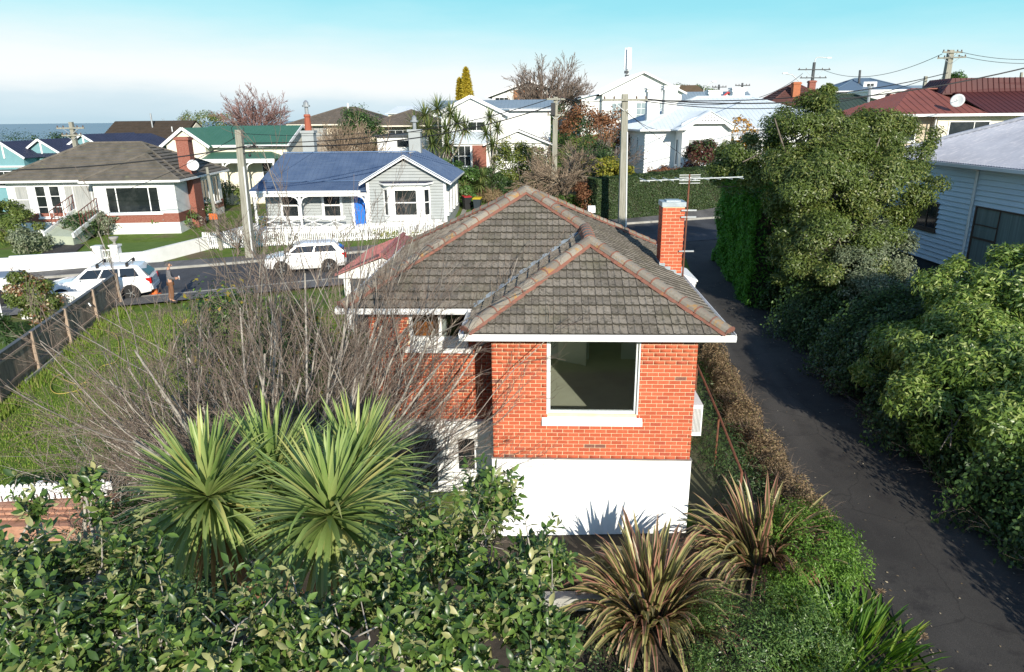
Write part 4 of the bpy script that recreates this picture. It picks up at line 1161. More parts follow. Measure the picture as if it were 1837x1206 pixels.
# ======== 7. white two-storey gabled house =======================================
o = at(815, 250, 72)
g = thing('white_gabled_house', 'large white two-storey house with grey roof and front gable, behind the cabbage trees', 'house', (o.x, 72, 3.3), R(-3))
b = MB().box(-.6, 9.6, .0, 9, -1, 6.1); gable_end(b, -1.6, 5.2, -.3, 5.6, 1.55, .3); b.box(-1.2, 4.8, -.3, -.001, 2.5, 5.6); b.obj('wall', W_PAINT, g)
put_roof(g, [[(4.0, -.4, 6.0), (10.0, -.4, 6.0), (10.0, 4.5, 7.0), (2, 4.5, 7.0)], [(10.0, 9.4, 6.0), (-1.8, 9.4, 6.0), (-1.8, 4.5, 7.0), (10.0, 4.5, 7.0)], [(-2.0, .1, 5.9), (2.2, .1, 5.9), (2.2, 4.5, 7.0), (-2.0, 4.5, 7.0)]], SLATE_IRON, .08, ribstep=.4)
put_roof(g, [[(-1.9, 4.5, 5.5), (-1.9, -.6, 5.5), (1.8, -.6, 7.25), (1.8, 4.5, 7.25)], [(5.5, -.6, 5.5), (5.5, 4.5, 5.5), (1.8, 4.5, 7.25), (1.8, -.6, 7.25)]], SLATE_IRON, .08)
for s_ in (-1, 1): MB().bar((1.8 + s_ * 3.75, -.62, 5.45), (1.8, -.62, 7.24), .05, .3).obj('barge_board', W_TRIM, g)
box('gutter', W_TRIM, g, 5.6, 10.1, -.52, -.4, 5.85, 6.0)
window(g, 1.4, -.3, 4.0, 1.8, .9, cols=2); window(g, 7.8, 0, 3.4, 1.4, 1.9, gm=mat('roller_blind', (.72, .71, .66), None))
pr = [[(-.6, -2.6, 2.9), (3.9, -2.6, 2.9), (3.9, -.0, 4.05), (-.6, -.0, 4.05)]]
put_roof(g, pr, PALE_IRON, .06, ribstep=.4, name='lean_to_roof')
b = MB().box(-.5, 9.4, -2.4, -.31, -1, 2.88); gable_end(b, 3.5, 9.5, -2.6, 2.88, 1.25, .2); b.obj('porch_wall', W_PAINT, g)
put_roof(g, [[(3.2, 0, 2.82), (3.2, -2.9, 2.82), (6.5, -2.9, 4.15), (6.5, 0, 4.15)], [(9.8, -2.9, 2.82), (9.8, 0, 2.82), (6.5, 0, 4.15), (6.5, -2.9, 4.15)]], DARK, .07, name='porch_roof')
for s_ in (-1, 1): MB().bar((6.5 + s_ * 3.35, -2.92, 2.72), (6.5, -2.92, 4.05), .05, .16).obj('barge_board', W_TRIM, g)
for k in range(5): window(g, 4.0 + k * 1.05, -2.4, 1.1, .85, 1.4, rows=2, cols=2 if k in (0, 4) else 1)
b = window(g, .1, -2.4, .7, 1.8, 2.0, cols=3, rows=2)
box('brick_panel', REDBRICK, g, 2.05, 3.4, -2.5, -2.41, -1, 2.7)
box('brick_panel', REDBRICK, g, -.52, .05, -2.5, -2.41, -1, 2.7)

# ======== 8. brown brick house on the rise =======================================
p = at(945, 145, 105)
g = thing('brown_gabled_house', 'house with low white gable over an orange-brown brick panel, highest house behind the bare tree', 'house', (p.x, 105, p.z - 6.6), R(-4))
b = MB().box(-5, 6.2, 0, 10, -2, 4.6); gable_end(b, -5, 6.2, 0, 4.6, 1.7, .1); b.obj('wall', W_PAINT, g)
box('brick_panel', mat('tan_brick', (.42, .20, .10), (.34, .16, .08), 3, .9), g, -1.9, 2.2, -.1, -.02, 2.0, 5.4)
put_roof(g, [[(-5.8, 10, 4.5), (-5.8, -.7, 4.5), (.4, -.7, 6.6), (.4, 10, 6.6)], [(7, -.7, 4.5), (7, 10, 4.5), (.4, 10, 6.6), (.4, -.7, 6.6)]], TILE_MID, .1)
for s_, x in ((-1, -5.9), (1, 7.1)): MB().bar((x, -.74, 4.42), (.4, -.74, 6.55), .06, .28).obj('barge_board', W_TRIM, g)
window(g, -4.6, 0, 2.8, 2.0, 1.6, cols=3); MB().tube([(1.0, 2, 6), (1.0, 2, 7.9)], .16, 7).obj('flue', DARK, g)

# ======== 9. white hall with lattice mast ========================================
o = at(1080, 205, 88)
g = thing('white_hall', 'large white gabled hall with tall multi-pane windows, below the mobile phone mast', 'hall', (o.x, 88, o.z - 2.5), R(2))
b = MB().box(0, 9.6, 0, 12, -2, 5.0); gable_end(b, 0, 9.6, 0, 5.0, 2.1, .1); b.obj('wall', W_PAINT, g)
put_roof(g, gable_roof(0, 9.6, 0, 12, 4.85, .46, 'y', .45), mat('white_roof_iron', (.74, .76, .78), None, rough=.5), .08, ribstep=.4)
for s_ in (-1, 1): MB().bar((4.8 + s_ * 5.3, -.5, 4.75), (4.8, -.5, 7.22), .06, .2).obj('barge_board', W_TRIM, g)
PALEGLASS = mat('pale_window_glass', (.30, .36, .38), (.22, .28, .30), 2, .15, .5)
for x in (1.1, 4.1, 6.6): window(g, x, 0, 1.7, 1.9, 2.1, cols=3, rows=3, gm=PALEGLASS)
box('annexe', W_PAINT, g, -2.4, -.001, 1, 11, -2, 4.6); put_roof(g, [[(-2.9, .7, 4.3), (0, .7, 4.95), (0, 11.3, 4.95), (-2.9, 11.3, 4.3)]], SLATE_IRON, .08, name='annexe_roof')
for k in range(5): window(g, -2.4, 10.4 - k * 1.8, 1.0, 1.3, 2.9, rz=R(-90), rows=3, gm=PALEGLASS)
o = at(1130, 190, 96)
g = thing('mobile_phone_mast', 'slim white mobile phone mast with panel antennas rising above the hall', 'mast', (at(1123, 200, 100).x, 100, 6.5))
tz = at(1123, 86, 100).z - 6.5
MB().tube([(0, 0, 0), (0, 0, tz - .2)], [.3, .2], 8).obj('pole', PALE, g)
b = MB()
for k in range(3): a = k * 2.1 + .4; b.box(math.cos(a) * .38 - .12, math.cos(a) * .38 + .12, math.sin(a) * .38 - .1, math.sin(a) * .38 + .1, tz - 2.7, tz)
b.obj('antenna_panel', W_TRIM, g)
b = MB()
for k, z in enumerate((tz - 3.2, tz - 3.7, tz - 4.3, tz - 4.7)): b.box(-.38 + .1 * k, .1 + .09 * k, -.42, .35, z, z + .32)
b.obj('radio_unit', DARK, g)
MB().lathe([(.42, 0), (.42, .25), (.05, .3)], 10, (0, -.3, tz - 5.2)).obj('drum', PALE, g)

# ======== 10. big white villa ====================================================
o = at(1163, 305, 58); VB = o.z
g = thing('white_villa', 'big white weatherboard villa with pale iron roof, decorated gables and tall white chimneys', 'house', (o.x, 58, VB), R(3))
BOARD_W = mat('white_weatherboard', (.78, .79, .79), (.74, .75, .75), 2, .55)
wz = 3.15
box('wall', BOARD_W, g, 0, 17, 1.5, 13.5, -2.2, wz); box('wall', BOARD_W, g, 2.5, 6.5, -.5, 1.499, -2.2, wz + .02); box('wall', BOARD_W, g, 11.2, 14.6, -.5, 1.499, -2.2, wz + .02)
boards(g, 0, 12, -.6, wz - .02, -.001, .24, BOARD_W, rz=R(-90), loc=(-.001, 13.5, 0))
fa, cp = hip_faces(0, 17, 1.5, 13.5, wz, .40, .5)
put_roof(g, fa, PALE_IRON, .08, ribstep=.38, caps=cp, ribr=.022)
box('gutter', GUTTER, g, -.6, 2.0, .88, 1.0, wz - .14, wz); box('gutter', GUTTER, g, -.6, -.48, 1.0, 14, wz - .14, wz)
for (x0_, x1_) in ((2.5, 6.5), (11.2, 14.6)):
    c = (x0_ + x1_) / 2; hw = (x1_ - x0_) / 2 + .55
    put_roof(g, [[(c - hw, 6.5, wz - .02), (c - hw, -1.1, wz - .02), (c, -1.1, wz + 1.42), (c, 6.5, wz + 1.42)], [(c + hw, -1.1, wz - .02), (c + hw, 6.5, wz - .02), (c, 6.5, wz + 1.42), (c, -1.1, wz + 1.42)]], PALE_IRON, .08, ribstep=.38, name='gable_roof')
    b = MB(); b.slab([(c - hw, -1.0, wz - .05), (c - hw + .75, -1.0, wz - .05), (c - 1.2, -1.0, wz + .42), (c + 1.2, -1.0, wz + .42), (c + hw - .75, -1.0, wz - .05), (c + hw, -1.0, wz - .05), (c, -1.0, wz + 1.36)], (0, .12, 0))
    gb = b.obj('gable_board', W_TRIM, g)
    b = MB()
    for r_, n_ in ((.62, 6), (.82, 4), (1.0, 2)):
        for k in range(n_): xx = c + (k - (n_ - 1) / 2) * .24; b.box(xx - .04, xx + .04, -1.012, -1.003, wz + r_, wz + r_ + .09)
    b.obj('fretwork', DARK, gb)
    b = MB(); b.box(x0_ - .1, x1_ + .1, -.5, -.30, wz - .02, wz + .5); gable_end(b, x0_ - .1, x1_ + .1, -.5, wz + .5, .8, .2); b.obj('gable_wall', BOARD_W, g)
for x, w in ((2.95, .7), (3.95, 1.3), (5.65, .6)): window(g, x, -.5, .35, w, 2.1, rows=2, gm=CURTAIN, fw=.1)
window(g, 2.5, 1.0, .3, .6, 2.1, rz=R(-90), rows=2)
for k in range(3): window(g, -.03, 4.3 + k * 2.5, .35, .62, 2.2, rz=R(-90), rows=2, fw=.1)
for x in (7.6, 9.6): window(g, x, 1.5, .5, 1.1, 1.9, rows=2, gm=CURTAIN, fw=.1)
for x in (11.8, 13.0): window(g, x, -.5, .5, .9, 1.9, rows=2, fw=.1)
put_roof(g, [[(6.6, -.9, 2.55), (11.1, -.9, 2.55), (11.1, 1.48, 2.95), (6.6, 1.48, 2.95)]], W_PAINT, .07, name='veranda_roof')
b = MB().box(6.6, 11.1, -.95, -.87, 2.3, 2.54)
for x in (7.4, 8.9, 10.4): b.box(x, x + .14, -.9, -.78, -2, 2.3)
b.obj('veranda', W_TRIM, g)
for (x, y, zt) in ((1.75, 6.6, 6.55), (3.1, 6.0, 6.7), (8.0, 9.0, 6.4), (10.2, 9.0, 6.6)):
    c = MB().box(x - .55, x + .55, y - .4, y + .4, wz + .5, zt).box(x - .66, x + .66, y - .5, y + .5, zt - .35, zt - .15).box(x - .7, x + .7, y - .55, y + .55, zt - .1, zt).obj('chimney', W_PAINT, g)
dish(g, -.75, 12.5, 3.2, .55, (-.3, -1, .4))

# ======== 11. houses along the ridge on the right ================================
p = at(1228, 150, 112)
g = thing('brown_hip_house', 'distant house with long brown hipped roof behind the white chimneys', 'house', (p.x, 112, p.z - 4.6), R(0))
box('wall', CREAM, g, -3.6, 3.6, 0, 7, -2, 2.6); put_roof(g, [[(-3.9, -.5, 2.5), (4.2, -.5, 2.5), (2.8, 3.5, 4.5), (-3.0, 3.5, 4.5)], [(4.2, 7.5, 2.5), (-3.9, 7.5, 2.5), (-3.0, 3.5, 4.5), (2.8, 3.5, 4.5)], [(4.2, -.5, 2.5), (4.2, 7.5, 2.5), (2.8, 3.5, 4.5)], [(-3.9, 7.5, 2.5), (-3.9, -.5, 2.5), (-3.0, 3.5, 4.5)]], mat('mossy_brown_tile', (.15, .10, .065), (.11, .085, .05), 1.5, .95, bmp=.4), .1, .4)
p = at(1225, 190, 90)
g = thing('grey_roof_house', 'house with slate-grey roof and red and white gable barge between the villa chimneys', 'house', (p.x, 90, p.z - 3), R(2))
box('wall', W_PAINT, g, 0, 9, 0, 8, -2, 3); put_roof(g, gable_roof(0, 9, 0, 8, 2.9, .42, 'x', .4), SLATE_IRON, .08, ribstep=.4)
b = MB(); gable_end(b, 3.5, 6.9, -.9, 2.8, 1.6, .2); b.obj('gable_wall', W_PAINT, g)
put_roof(g, [[(3.1, 3, 2.7), (3.1, -1.2, 2.7), (5.2, -1.2, 4.6), (5.2, 3, 4.6)], [(7.3, -1.2, 2.7), (7.3, 3, 2.7), (5.2, 3, 4.6), (5.2, -1.2, 4.6)]], SLATE_IRON, .08, name='gable_roof')
RED_TRIM = mat('red_trim', (.42, .05, .05), None)
for s_ in (-1, 1): MB().bar((5.2 + s_ * 2.2, -1.24, 2.62), (5.2, -1.24, 4.56), .05, .22).obj('barge_board', RED_TRIM, g)
p = at(1365, 195, 78)
g = thing('dark_red_tile_house', 'house with dark red tiled hip roof and orange chimney above the big tree', 'house', (p.x + .6, 78, p.z - 2.9), R(-3))
box('wall', CREAM, g, 0, 8, 0, 8, -2, 2.8); fa, cp = hip_faces(0, 8, 0, 8, 2.8, .62, .5); put_roof(g, fa, TILE_RED, .08, .38, caps=cp)
fascia(g, 0, 8, 0, 8, 2.8, .5); window(g, 1.2, 0, .9, 1.8, 1.5, cols=2)
brick_chimney(g, 3.4, 1.6, 3.0, 5.6, .75, mat('orange_brick_far', (.42, .15, .07), (.34, .12, .06), 4, .9)); brick_chimney(g, 6.4, 5.5, 3.2, 5.9, .7)
p = at(1485, 200, 66)
g = thing('dark_green_roof_house', 'house with dark green hipped roof and a flue, just behind the big tree', 'house', (p.x, 66, p.z - 2.6), R(-2))
box('wall', CREAM2, g, 0, 7.4, 0, 7.4, -2, 2.5); fa, cp = hip_faces(-1.4, 7.6, 0, 8, 2.5, .36, .5); put_roof(g, fa, DKGREEN_IRON, .08, ribstep=.4, caps=cp)
MB().tube([(4.4, 2, 3.0), (4.4, 2, 4.6)], .13, 7).tube([(4.4, 2, 4.6), (4.4, 2, 4.8)], .2, 7).obj('flue', METAL, g); brick_chimney(g, 7.0, 3, 2.2, 4.1, .75)
p = at(1500, 165, 102)
g = thing('blue_roof_house', 'white house with slate blue hipped roof and a small dormer on the skyline', 'house', (p.x, 102, p.z - 2.2), R(-3))
box('wall', W_PAINT, g, 0, 10, 0, 8, -4, 2.4); fa, cp = hip_faces(0, 10, 0, 8, 2.3, .38, .6); put_roof(g, fa, mat('slate_blue_roof', (.10, .15, .21), None, rough=.5), .08, caps=cp)
box('dormer', W_TRIM, g, 4.0, 5.8, .9, 2.2, 2.6, 3.5); window(g, 4.35, .9, 2.8, 1.1, .55, cols=2, sill=False); fascia(g, 0, 10, 0, 8, 2.3, .6)
brick_chimney(g, -1.6, 2, -2, 2.6, .9, mat('orange_brick_far2', (.42, .16, .08), None), cap=False)
p = at(1560, 190, 92)
g = thing('white_flat_roof_house', 'long white flat-roofed modern house stepping along the skyline', 'house', (p.x, 92, p.z - 1.2), R(-3))
box('wall', W_PAINT, g, 0, 4.4, 0, 7, -4, 2.9); box('wall', W_PAINT, g, 4.401, 13.2, -.5, 7, -4, 2.5); box('parapet', W_TRIM, g, 4.3, 13.4, -.6, 7.1, 2.5, 2.75); box('parapet', W_TRIM, g, -.1, 4.29, -.1, 7.1, 2.9, 3.1)
window(g, 5.0, -.5, .6, 2.6, 1.1, cols=3); window(g, 9.0, -.5, .6, 2.6, 1.1, cols=3); window(g, 1.0, 0, .9, 2.4, 1.1, cols=2)
p = at(1600, 152, 118)
g = thing('pale_skyline_house', 'small pale house with blue-grey roof at the top right of the skyline', 'house', (at(1640, 165, 118).x, 118, at(1640, 165, 118).z - 3), R(-3))
box('wall', W_PAINT, g, 0, 8, 0, 7, -4, 3); put_roof(g, gable_roof(0, 8, 0, 7, 2.9, .3, 'x', .5), SLATE_IRON, .1)
# red roofed house to the right
o = at(1590, 204, 48)
g = thing('red_roof_house', 'cream brick house with red-brown iron roof, maroon mansard and satellite dish at the right edge', 'house', (o.x + .7, 48, o.z - 3.0), R(-4))
box('wall', CREAM2, g, 0, 2.4, 0, 9, -4, 2.85); box('wall', CREAM, g, 2.4, 14, -.6, 9, -4, 2.85)
zz = 2.95
put_roof(g, [[(-.8, -.9, zz), (5.2, -1.2, zz), (3.6, 4.2, zz + 1.75), (2.6, 4.2, zz + 1.75)], [(-.8, 9.6, zz), (-.8, -.9, zz), (2.6, 4.2, zz + 1.75)], [(14.6, 9.6, zz), (-.8, 9.6, zz), (2.6, 4.2, zz + 1.75), (14.6, 4.2, zz + 1.75)]], RED_IRON, .08, ribstep=.45)
put_roof(g, [[(5.2, -1.2, zz), (14.6, -1.5, zz), (14.6, 2.9, zz + 1.5), (4.9, 2.9, zz + 1.4)]], MAROON_IRON, .08, ribstep=.35)
put_roof(g, [[(4.2, 3.0, zz + 1.35), (14.6, 2.9, zz + 1.4), (14.6, 3.4, zz + 2.35), (4.9, 3.4, zz + 2.35)], [(4.2, 7, zz + 1.35), (4.2, 3.0, zz + 1.35), (4.9, 3.4, zz + 2.35), (4.9, 6.5, zz + 2.35)]], MAROON_IRON, .08, ribstep=.35, name='mansard')
box('mansard_top', MAROON_IRON, g, 4.9, 14.6, 3.41, 6.5, zz + 2.2, zz + 2.34)
b = MB().bar((-.85, -.98, zz - .08), (5.2, -1.28, zz - .08), .12, .16).bar((5.2, -1.28, zz - .08), (14.6, -1.58, zz - .08), .12, .16); b.obj('gutter', GUTTER, g)
window(g, 3.1, -.6, 1.1, 2.6, 1.4, cols=2, splits=[.62]); window(g, 8, -.6, 1.1, 2.6, 1.4, cols=2); window(g, .4, 0, 1.2, 1.0, 1.2, cols=1)
MB().tube([(2.25, -.65, -1), (2.25, -.65, 2.7)], .05, 6).obj('downpipe', GUTTER, g)
dish(g, 3.2, -1.0, 3.75, .42, (-.75, -1, .3))

# ======== 12. white weatherboard house, right ====================================
RX, RY0, RY1 = 17.0, 17.5, 31.5
g = thing('weatherboard_house', 'white weatherboard house with corrugated grey roof and dark basement at the right edge', 'house', (RX, RY0, 0))
BOARD_P = mat('pale_weatherboard', (.60, .72, .82), (.56, .68, .78), 1.2, .55, rv=.03, dirt=((.50, .54, .56), 2.4, .68, (1, .5, 3)))  # bluish tint of the shaded wall is put into the paint colour
bz, gz = 2.82, 6.62; LY = RY1 - RY0
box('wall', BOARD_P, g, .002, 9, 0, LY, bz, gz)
box('basement', mat('dark_blue_basement', (.045, .06, .075), (.035, .045, .06), 2, .8), g, .12, 9, .1, LY - .1, -.5, bz - .003)
WA0, WA1, WB0, WB1 = 10.1, 12.3, 3.2, 7.9          # windows along the wall, measured from the near end
def cutr(z):
    # boards run from the far end (a = 0) to the near end (a = LY)
    segs = [(0, LY - 8.15), (LY - 8.05, LY)]
    holes = []
    if 4.02 - .1 < z + .1 < 5.18: holes.append((LY - WA1, LY - WA0))
    if 3.05 - .1 < z + .1 < 5.32: holes.append((LY - WB1, LY - WB0))
    for h0, h1 in holes:
        n_ = []
        for p_, q_ in segs:
            if q_ <= h0 or p_ >= h1: n_.append((p_, q_)); continue
            if p_ < h0: n_.append((p_, h0))
            if q_ > h1: n_.append((h1, q_))
        segs = n_
    return segs, 0
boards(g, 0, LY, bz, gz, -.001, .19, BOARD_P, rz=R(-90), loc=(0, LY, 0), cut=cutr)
MB().tube([(-.09, 8.1, bz - .6), (-.09, 8.1, gz - .1)], .05, 8).tube([(-.09, 8.1, gz - .1), (-.38, 8.1, gz + .04)], .05, 8).obj('downpipe', W_PAINT, g)
ws = window(g, -.001, WA1, 4.02, WA1 - WA0, 1.12, rz=R(-90), cols=3, fm=mat('brown_window_frame', (.07, .045, .035), None, rough=.5), sill=True)
wl_ = window(g, -.001, WB1, 3.02, WB1 - WB0, 2.28, rz=R(-90), cols=3, splits=[.28, .72], fm=bpy.data.materials['brown_window_frame'], gm=mat('dim_curtain_glass', (.20, .26, .26), (.13, .17, .17), 1.6, .25, .5, stretch=(6, 6, .2)))
MB().box(.06, 1.26, -.045, -.01, 1.1, 1.17).box(.06, 1.26, -.045, -.01, 1.6, 1.64).obj('glazing_bar', bpy.data.materials['brown_window_frame'], wl_)
window(g, .119, 13.2, .55, .8, 1.75, rz=R(-90), rows=2, fm=BLACK, gm=PALEGLASS)
# corrugated roof: real waves up the slope on the side that shows
ex = -.42; zz = gz + .12; pitch = .42
def wave_sheet(name, p0, ev, sv, L, top, parent, m, cutl, cutr_, wl=.14, amp=.028):
    n = int(L / wl * 4); V = []; Fc = []
    nrm = Vector(ev).cross(Vector(sv)).normalized()
    if nrm.z < 0: nrm = -nrm
    p0, ev, sv = Vector(p0), Vector(ev), Vector(sv)
    for i in range(n + 1):
        a = L * i / n; d = nrm * (amp * math.sin(i * math.pi / 2))
        T = min(top, a * cutl if cutl else 1e9, (L - a) * cutr_ if cutr_ else 1e9)
        V += [p0 + ev * a + d, p0 + ev * a + sv * T + d]
    for i in range(n): Fc.append((2 * i, 2 * i + 2, 2 * i + 3, 2 * i + 1))
    return MB().add(V, Fc).obj(name, m, parent, smooth=True)
sv = Vector((1, 0, pitch)); L_ = LY + .8; top = 4.7
rf = wave_sheet('roof', (ex, LY + .4, zz), (0, -1, 0), sv, L_, top, g, OLD_IRON, 1.0, 0)
MB().slab([(ex, LY + .4, zz), (9 - ex, LY + .4, zz), (ex + top, LY + .4 - top, zz + top * pitch)], (0, 0, -.03)).obj('hip_sheet', OLD_IRON, rf)
MB().slab([(9 - ex, LY + .4, zz), (9 - ex, -.4, zz), (ex + top, -.4, zz + top * pitch), (ex + top, LY + .4 - top, zz + top * pitch)], (0, 0, -.03)).obj('back_sheet', OLD_IRON, rf)
MB().tube([(ex, LY + .4, zz + .05), (ex + top, LY + .4 - top, zz + top * pitch + .05)], .09, 7).tube([(ex + top, LY + .4 - top, zz + top * pitch + .05), (ex + top, -.4, zz + top * pitch + .05)], .09, 7).obj('ridge_capping', OLD_IRON, rf)
MB().slab([(1.6, 2.0, zz + 2.02 * pitch + .06), (1.6, 5.2, zz + 2.02 * pitch + .06), (3.6, 5.2, zz + 4.02 * pitch + .06), (3.6, 2.0, zz + 4.02 * pitch + .06)], (0, 0, .06)).obj('solar_panel', mat('dark_panel', (.10, .10, .11), None, rough=.3), rf)
b = MB().box(ex - .1, ex + .03, -.4, LY + .45, zz - .14, zz - .02).box(ex + .031, -.001, -.4, LY + .3, zz - .16, zz - .13); b.obj('gutter', mat('blue_white_gutter', (.66, .70, .72), None, rough=.4), g)
hp2 = thing('air_conditioner', 'grey outdoor air conditioner against the dark basement of the weatherboard house', 'heat pump', (RX - .35, RY0 + 10.9, H(RX - .4, 28.4) + .05))
MB().box(0, .32, 0, .85, 0, .95).obj('case', PALE, hp2); MB().box(-.012, -.001, .1, .7, .15, .8).obj('grille', DARK, hp2)

# ======== 13. garage with red roof beside the street =============================
gl, gr = at(600, 489, 25.6), at(775, 489, 25.6)
g = thing('garage', 'small garage with faded red iron roof and white gable, behind the bare tree', 'garage', (gl.x, 25.6, gl.z - 2.2), R(-3))
w = gr.x - gl.x
b = MB().box(.25, w - .25, .25, 5, -.6, 2.1); gable_end(b, .1, w - .1, .1, 2.1, .62, .12); b.box(.1, w - .1, .1, .22, 1.95, 2.1); b.obj('wall', W_PAINT, g)
FADED_RED = mat('faded_red_iron', (.36, .14, .13), (.28, .10, .095), 1.4, .7, dirt=((.42, .22, .20), 3, .55))
put_roof(g, [[(0, 5.4, 2.12), (0, -.05, 2.12), (w / 2, -.05, 2.85), (w / 2, 4.2, 2.95)], [(w, -.05, 2.12), (w, 5.4, 2.12), (w / 2, 4.2, 2.95), (w / 2, -.05, 2.85)], [(w, 5.4, 2.12), (0, 5.4, 2.12), (w / 2, 4.2, 2.95)]], FADED_RED, .06, ribstep=.3, caps=[((w / 2, -.05, 2.83), (w / 2, 4.2, 2.93))])
box('door', DARK, g, .5, w - .5, .235, .249, -.4, 1.93)
# ---------------------------------------------------------------- plant builders
def unit(a): return a / (np.linalg.norm(a, axis=-1, keepdims=True) + 1e-9)

def leaf_cloud(P, D, N, L, W, fold=.12):
    """one folded leaf (two triangles as a bent quad) per point"""
    n = len(P); D = unit(D); S = unit(np.cross(D, N)); U = np.cross(S, D)
    L = np.asarray(L).reshape(-1, 1); W = np.asarray(W).reshape(-1, 1)
    V = np.stack([P, P + D * L * .45 + S * W * .5 + U * L * fold, P + D * L, P + D * L * .45 - S * W * .5 + U * L * fold], 1).reshape(-1, 3)
    F = np.arange(n * 4).reshape(n, 4)
    return V, F

def crown_points(blobs, n, clumps=10, csize=.36, shell=.9, seed=0, inner=.15, flat=1.0):
    """points gathered in leafy clumps over the surface of overlapping lobes"""
    g = np.random.default_rng(seed)
    B = np.array(blobs, float); w = (B[:, 3] * B[:, 4] + B[:, 3] * B[:, 5] + B[:, 4] * B[:, 5]); w /= w.sum()
    C = []; CR = []; CN = []
    for b, wi in zip(B, w):
        m = max(3, int(clumps * len(B) * wi))
        d = unit(g.normal(size=(m, 3)))
        d[:, 2] = np.abs(d[:, 2]) * np.where(g.random(m) < .28, -.6, 1)
        d = unit(d)
        c = b[:3] + d * b[3:] * g.uniform(shell * .85, shell * 1.08, (m, 1))
        keep = np.ones(m, bool)
        for o in B:
            if o is b or np.array_equal(o, b): continue
            keep &= ((((c - o[:3]) / o[3:]) ** 2).sum(1) > .55)
        C.append(c[keep]); CN.append(d[keep]); CR.append(np.full(keep.sum(), csize * b[3:].mean()) * g.uniform(.65, 1.25, keep.sum()))
    C = np.concatenate(C); CN = np.concatenate(CN); CR = np.concatenate(CR)
    p = CR ** 2; k = g.choice(len(C), n, p=p / p.sum())
    v = unit(g.normal(size=(n, 3))) * (g.random((n, 1)) ** .45)
    v[:, 2] *= .75 * flat
    P = C[k] + v * CR[k][:, None]
    N = unit(v + CN[k] * .6 + np.array([0, 0, .35]))
    m = int(n * inner)
    if m:
        i = g.choice(len(B), m, p=w); d = unit(g.normal(size=(m, 3)))
        P[:m] = B[i, :3] + d * B[i, 3:] * g.uniform(.55, .85, (m, 1)); N[:m] = d
    return P, N, g, k

def foliage(name, parent, P, N, g, m, L, W, droop=.2, fold=.12, kidx=None, kind=None, jit=.35):
    n = len(P)
    T = unit(np.cross(N, g.normal(size=(n, 3))))
    D = T + N * g.uniform(-.2, .7, (n, 1)) + np.array([0, 0, -droop])
    N2 = unit(N + g.normal(size=(n, 3)) * jit)
    V, F = leaf_cloud(P, D, N2, L * g.uniform(.6, 1.25, n), W * g.uniform(.7, 1.2, n), fold)
    r = g.random(n)
    if kidx is not None:                      # every clump leans to its own shade
        cr = g.random(kidx.max() + 1); r = np.clip(.55 * r + .45 * cr[kidx], 0, .999)
    o = link(name, np_mesh(name, V, F, m, r), parent)
    if kind: o['kind'] = kind
    return o

def tubes(name, polys, m, parent, sides=4, kind=None):
    """polys: list of (points (K,3), radii (K)) of one length K"""
    A = np.array([p for p, _ in polys]); Rr = np.array([r for _, r in polys]); n, K, _ = A.shape
    T = np.empty_like(A); T[:, 1:-1] = A[:, 2:] - A[:, :-2]; T[:, 0] = A[:, 1] - A[:, 0]; T[:, -1] = A[:, -1] - A[:, -2]; T = unit(T)
    ref = np.where(np.abs(T[:, :1, 2:3]) < .9, np.array([0, 0, 1.0]), np.array([1.0, 0, 0])) * np.ones((n, K, 1))
    S = unit(np.cross(T, ref)); U = np.cross(T, S)
    ang = np.arange(sides) * 2 * math.pi / sides
    ring = A[:, :, None] + (S[:, :, None] * np.cos(ang)[None, None, :, None] + U[:, :, None] * np.sin(ang)[None, None, :, None]) * Rr[:, :, None, None]
    V = ring.reshape(-1, 3)
    idx = np.arange(n * K * sides).reshape(n, K, sides)
    a, b = idx[:, :-1, :], idx[:, 1:, :]
    F = np.stack([a, np.roll(a, -1, 2), np.roll(b, -1, 2), b], -1).reshape(-1, 4)
    rn = np.repeat(rng.random(n), (K - 1) * sides)
    o = link(name, np_mesh(name, V, F, m, rn, smooth=True), parent)
    if kind: o['kind'] = kind
    return o

def grow(p, d, L, r, lev, out, g, kids, spread=.7, up=.12, wig=.16, taper=.55, K=5, lo=.25, shrink=(.45, .75)):
    pts = [np.array(p, float)]; d = np.array(d, float); d /= np.linalg.norm(d); dirs = [d]
    for k in range(K - 1):
        d = d + g.normal(size=3) * wig + np.array([0, 0, up]); d /= np.linalg.norm(d)
        pts.append(pts[-1] + d * L / (K - 1)); dirs.append(d)
    rad = [r * (1 - (1 - taper) * k / (K - 1)) for k in range(K)]
    if lev == 0: rad[-1] = r * .25
    out.append((lev, np.array(pts), np.array(rad)))
    if lev > 0:
        n = kids[len(kids) - lev]
        for c in range(n):
            t = lo + (1 - lo) * (c + g.random()) / n * .999; x = t * (K - 1); i = int(x)
            q_ = pts[i] + (pts[i + 1] - pts[i]) * (x - i); q_ = q_; dd = dirs[i + 1]
            pv = g.normal(size=3); pv -= dd * pv.dot(dd); pv /= np.linalg.norm(pv)
            grow(q_, dd + pv * spread * g.uniform(.6, 1.3), L * g.uniform(*shrink), rad[min(i + 1, K - 1)] * g.uniform(.45, .65), lev - 1, out, g, kids, spread, up, wig, taper, K, lo, shrink)

def bare_crown(parent, out, m_b, m_t, split=1, names=('branch', 'twig')):
    big = [(p, r) for l, p, r in out if l >= split]; small = [(p, r) for l, p, r in out if l < split]
    if big: tubes(names[0], big, m_b, parent, 5)
    if small: tubes(names[1], small, m_t, parent, 3)

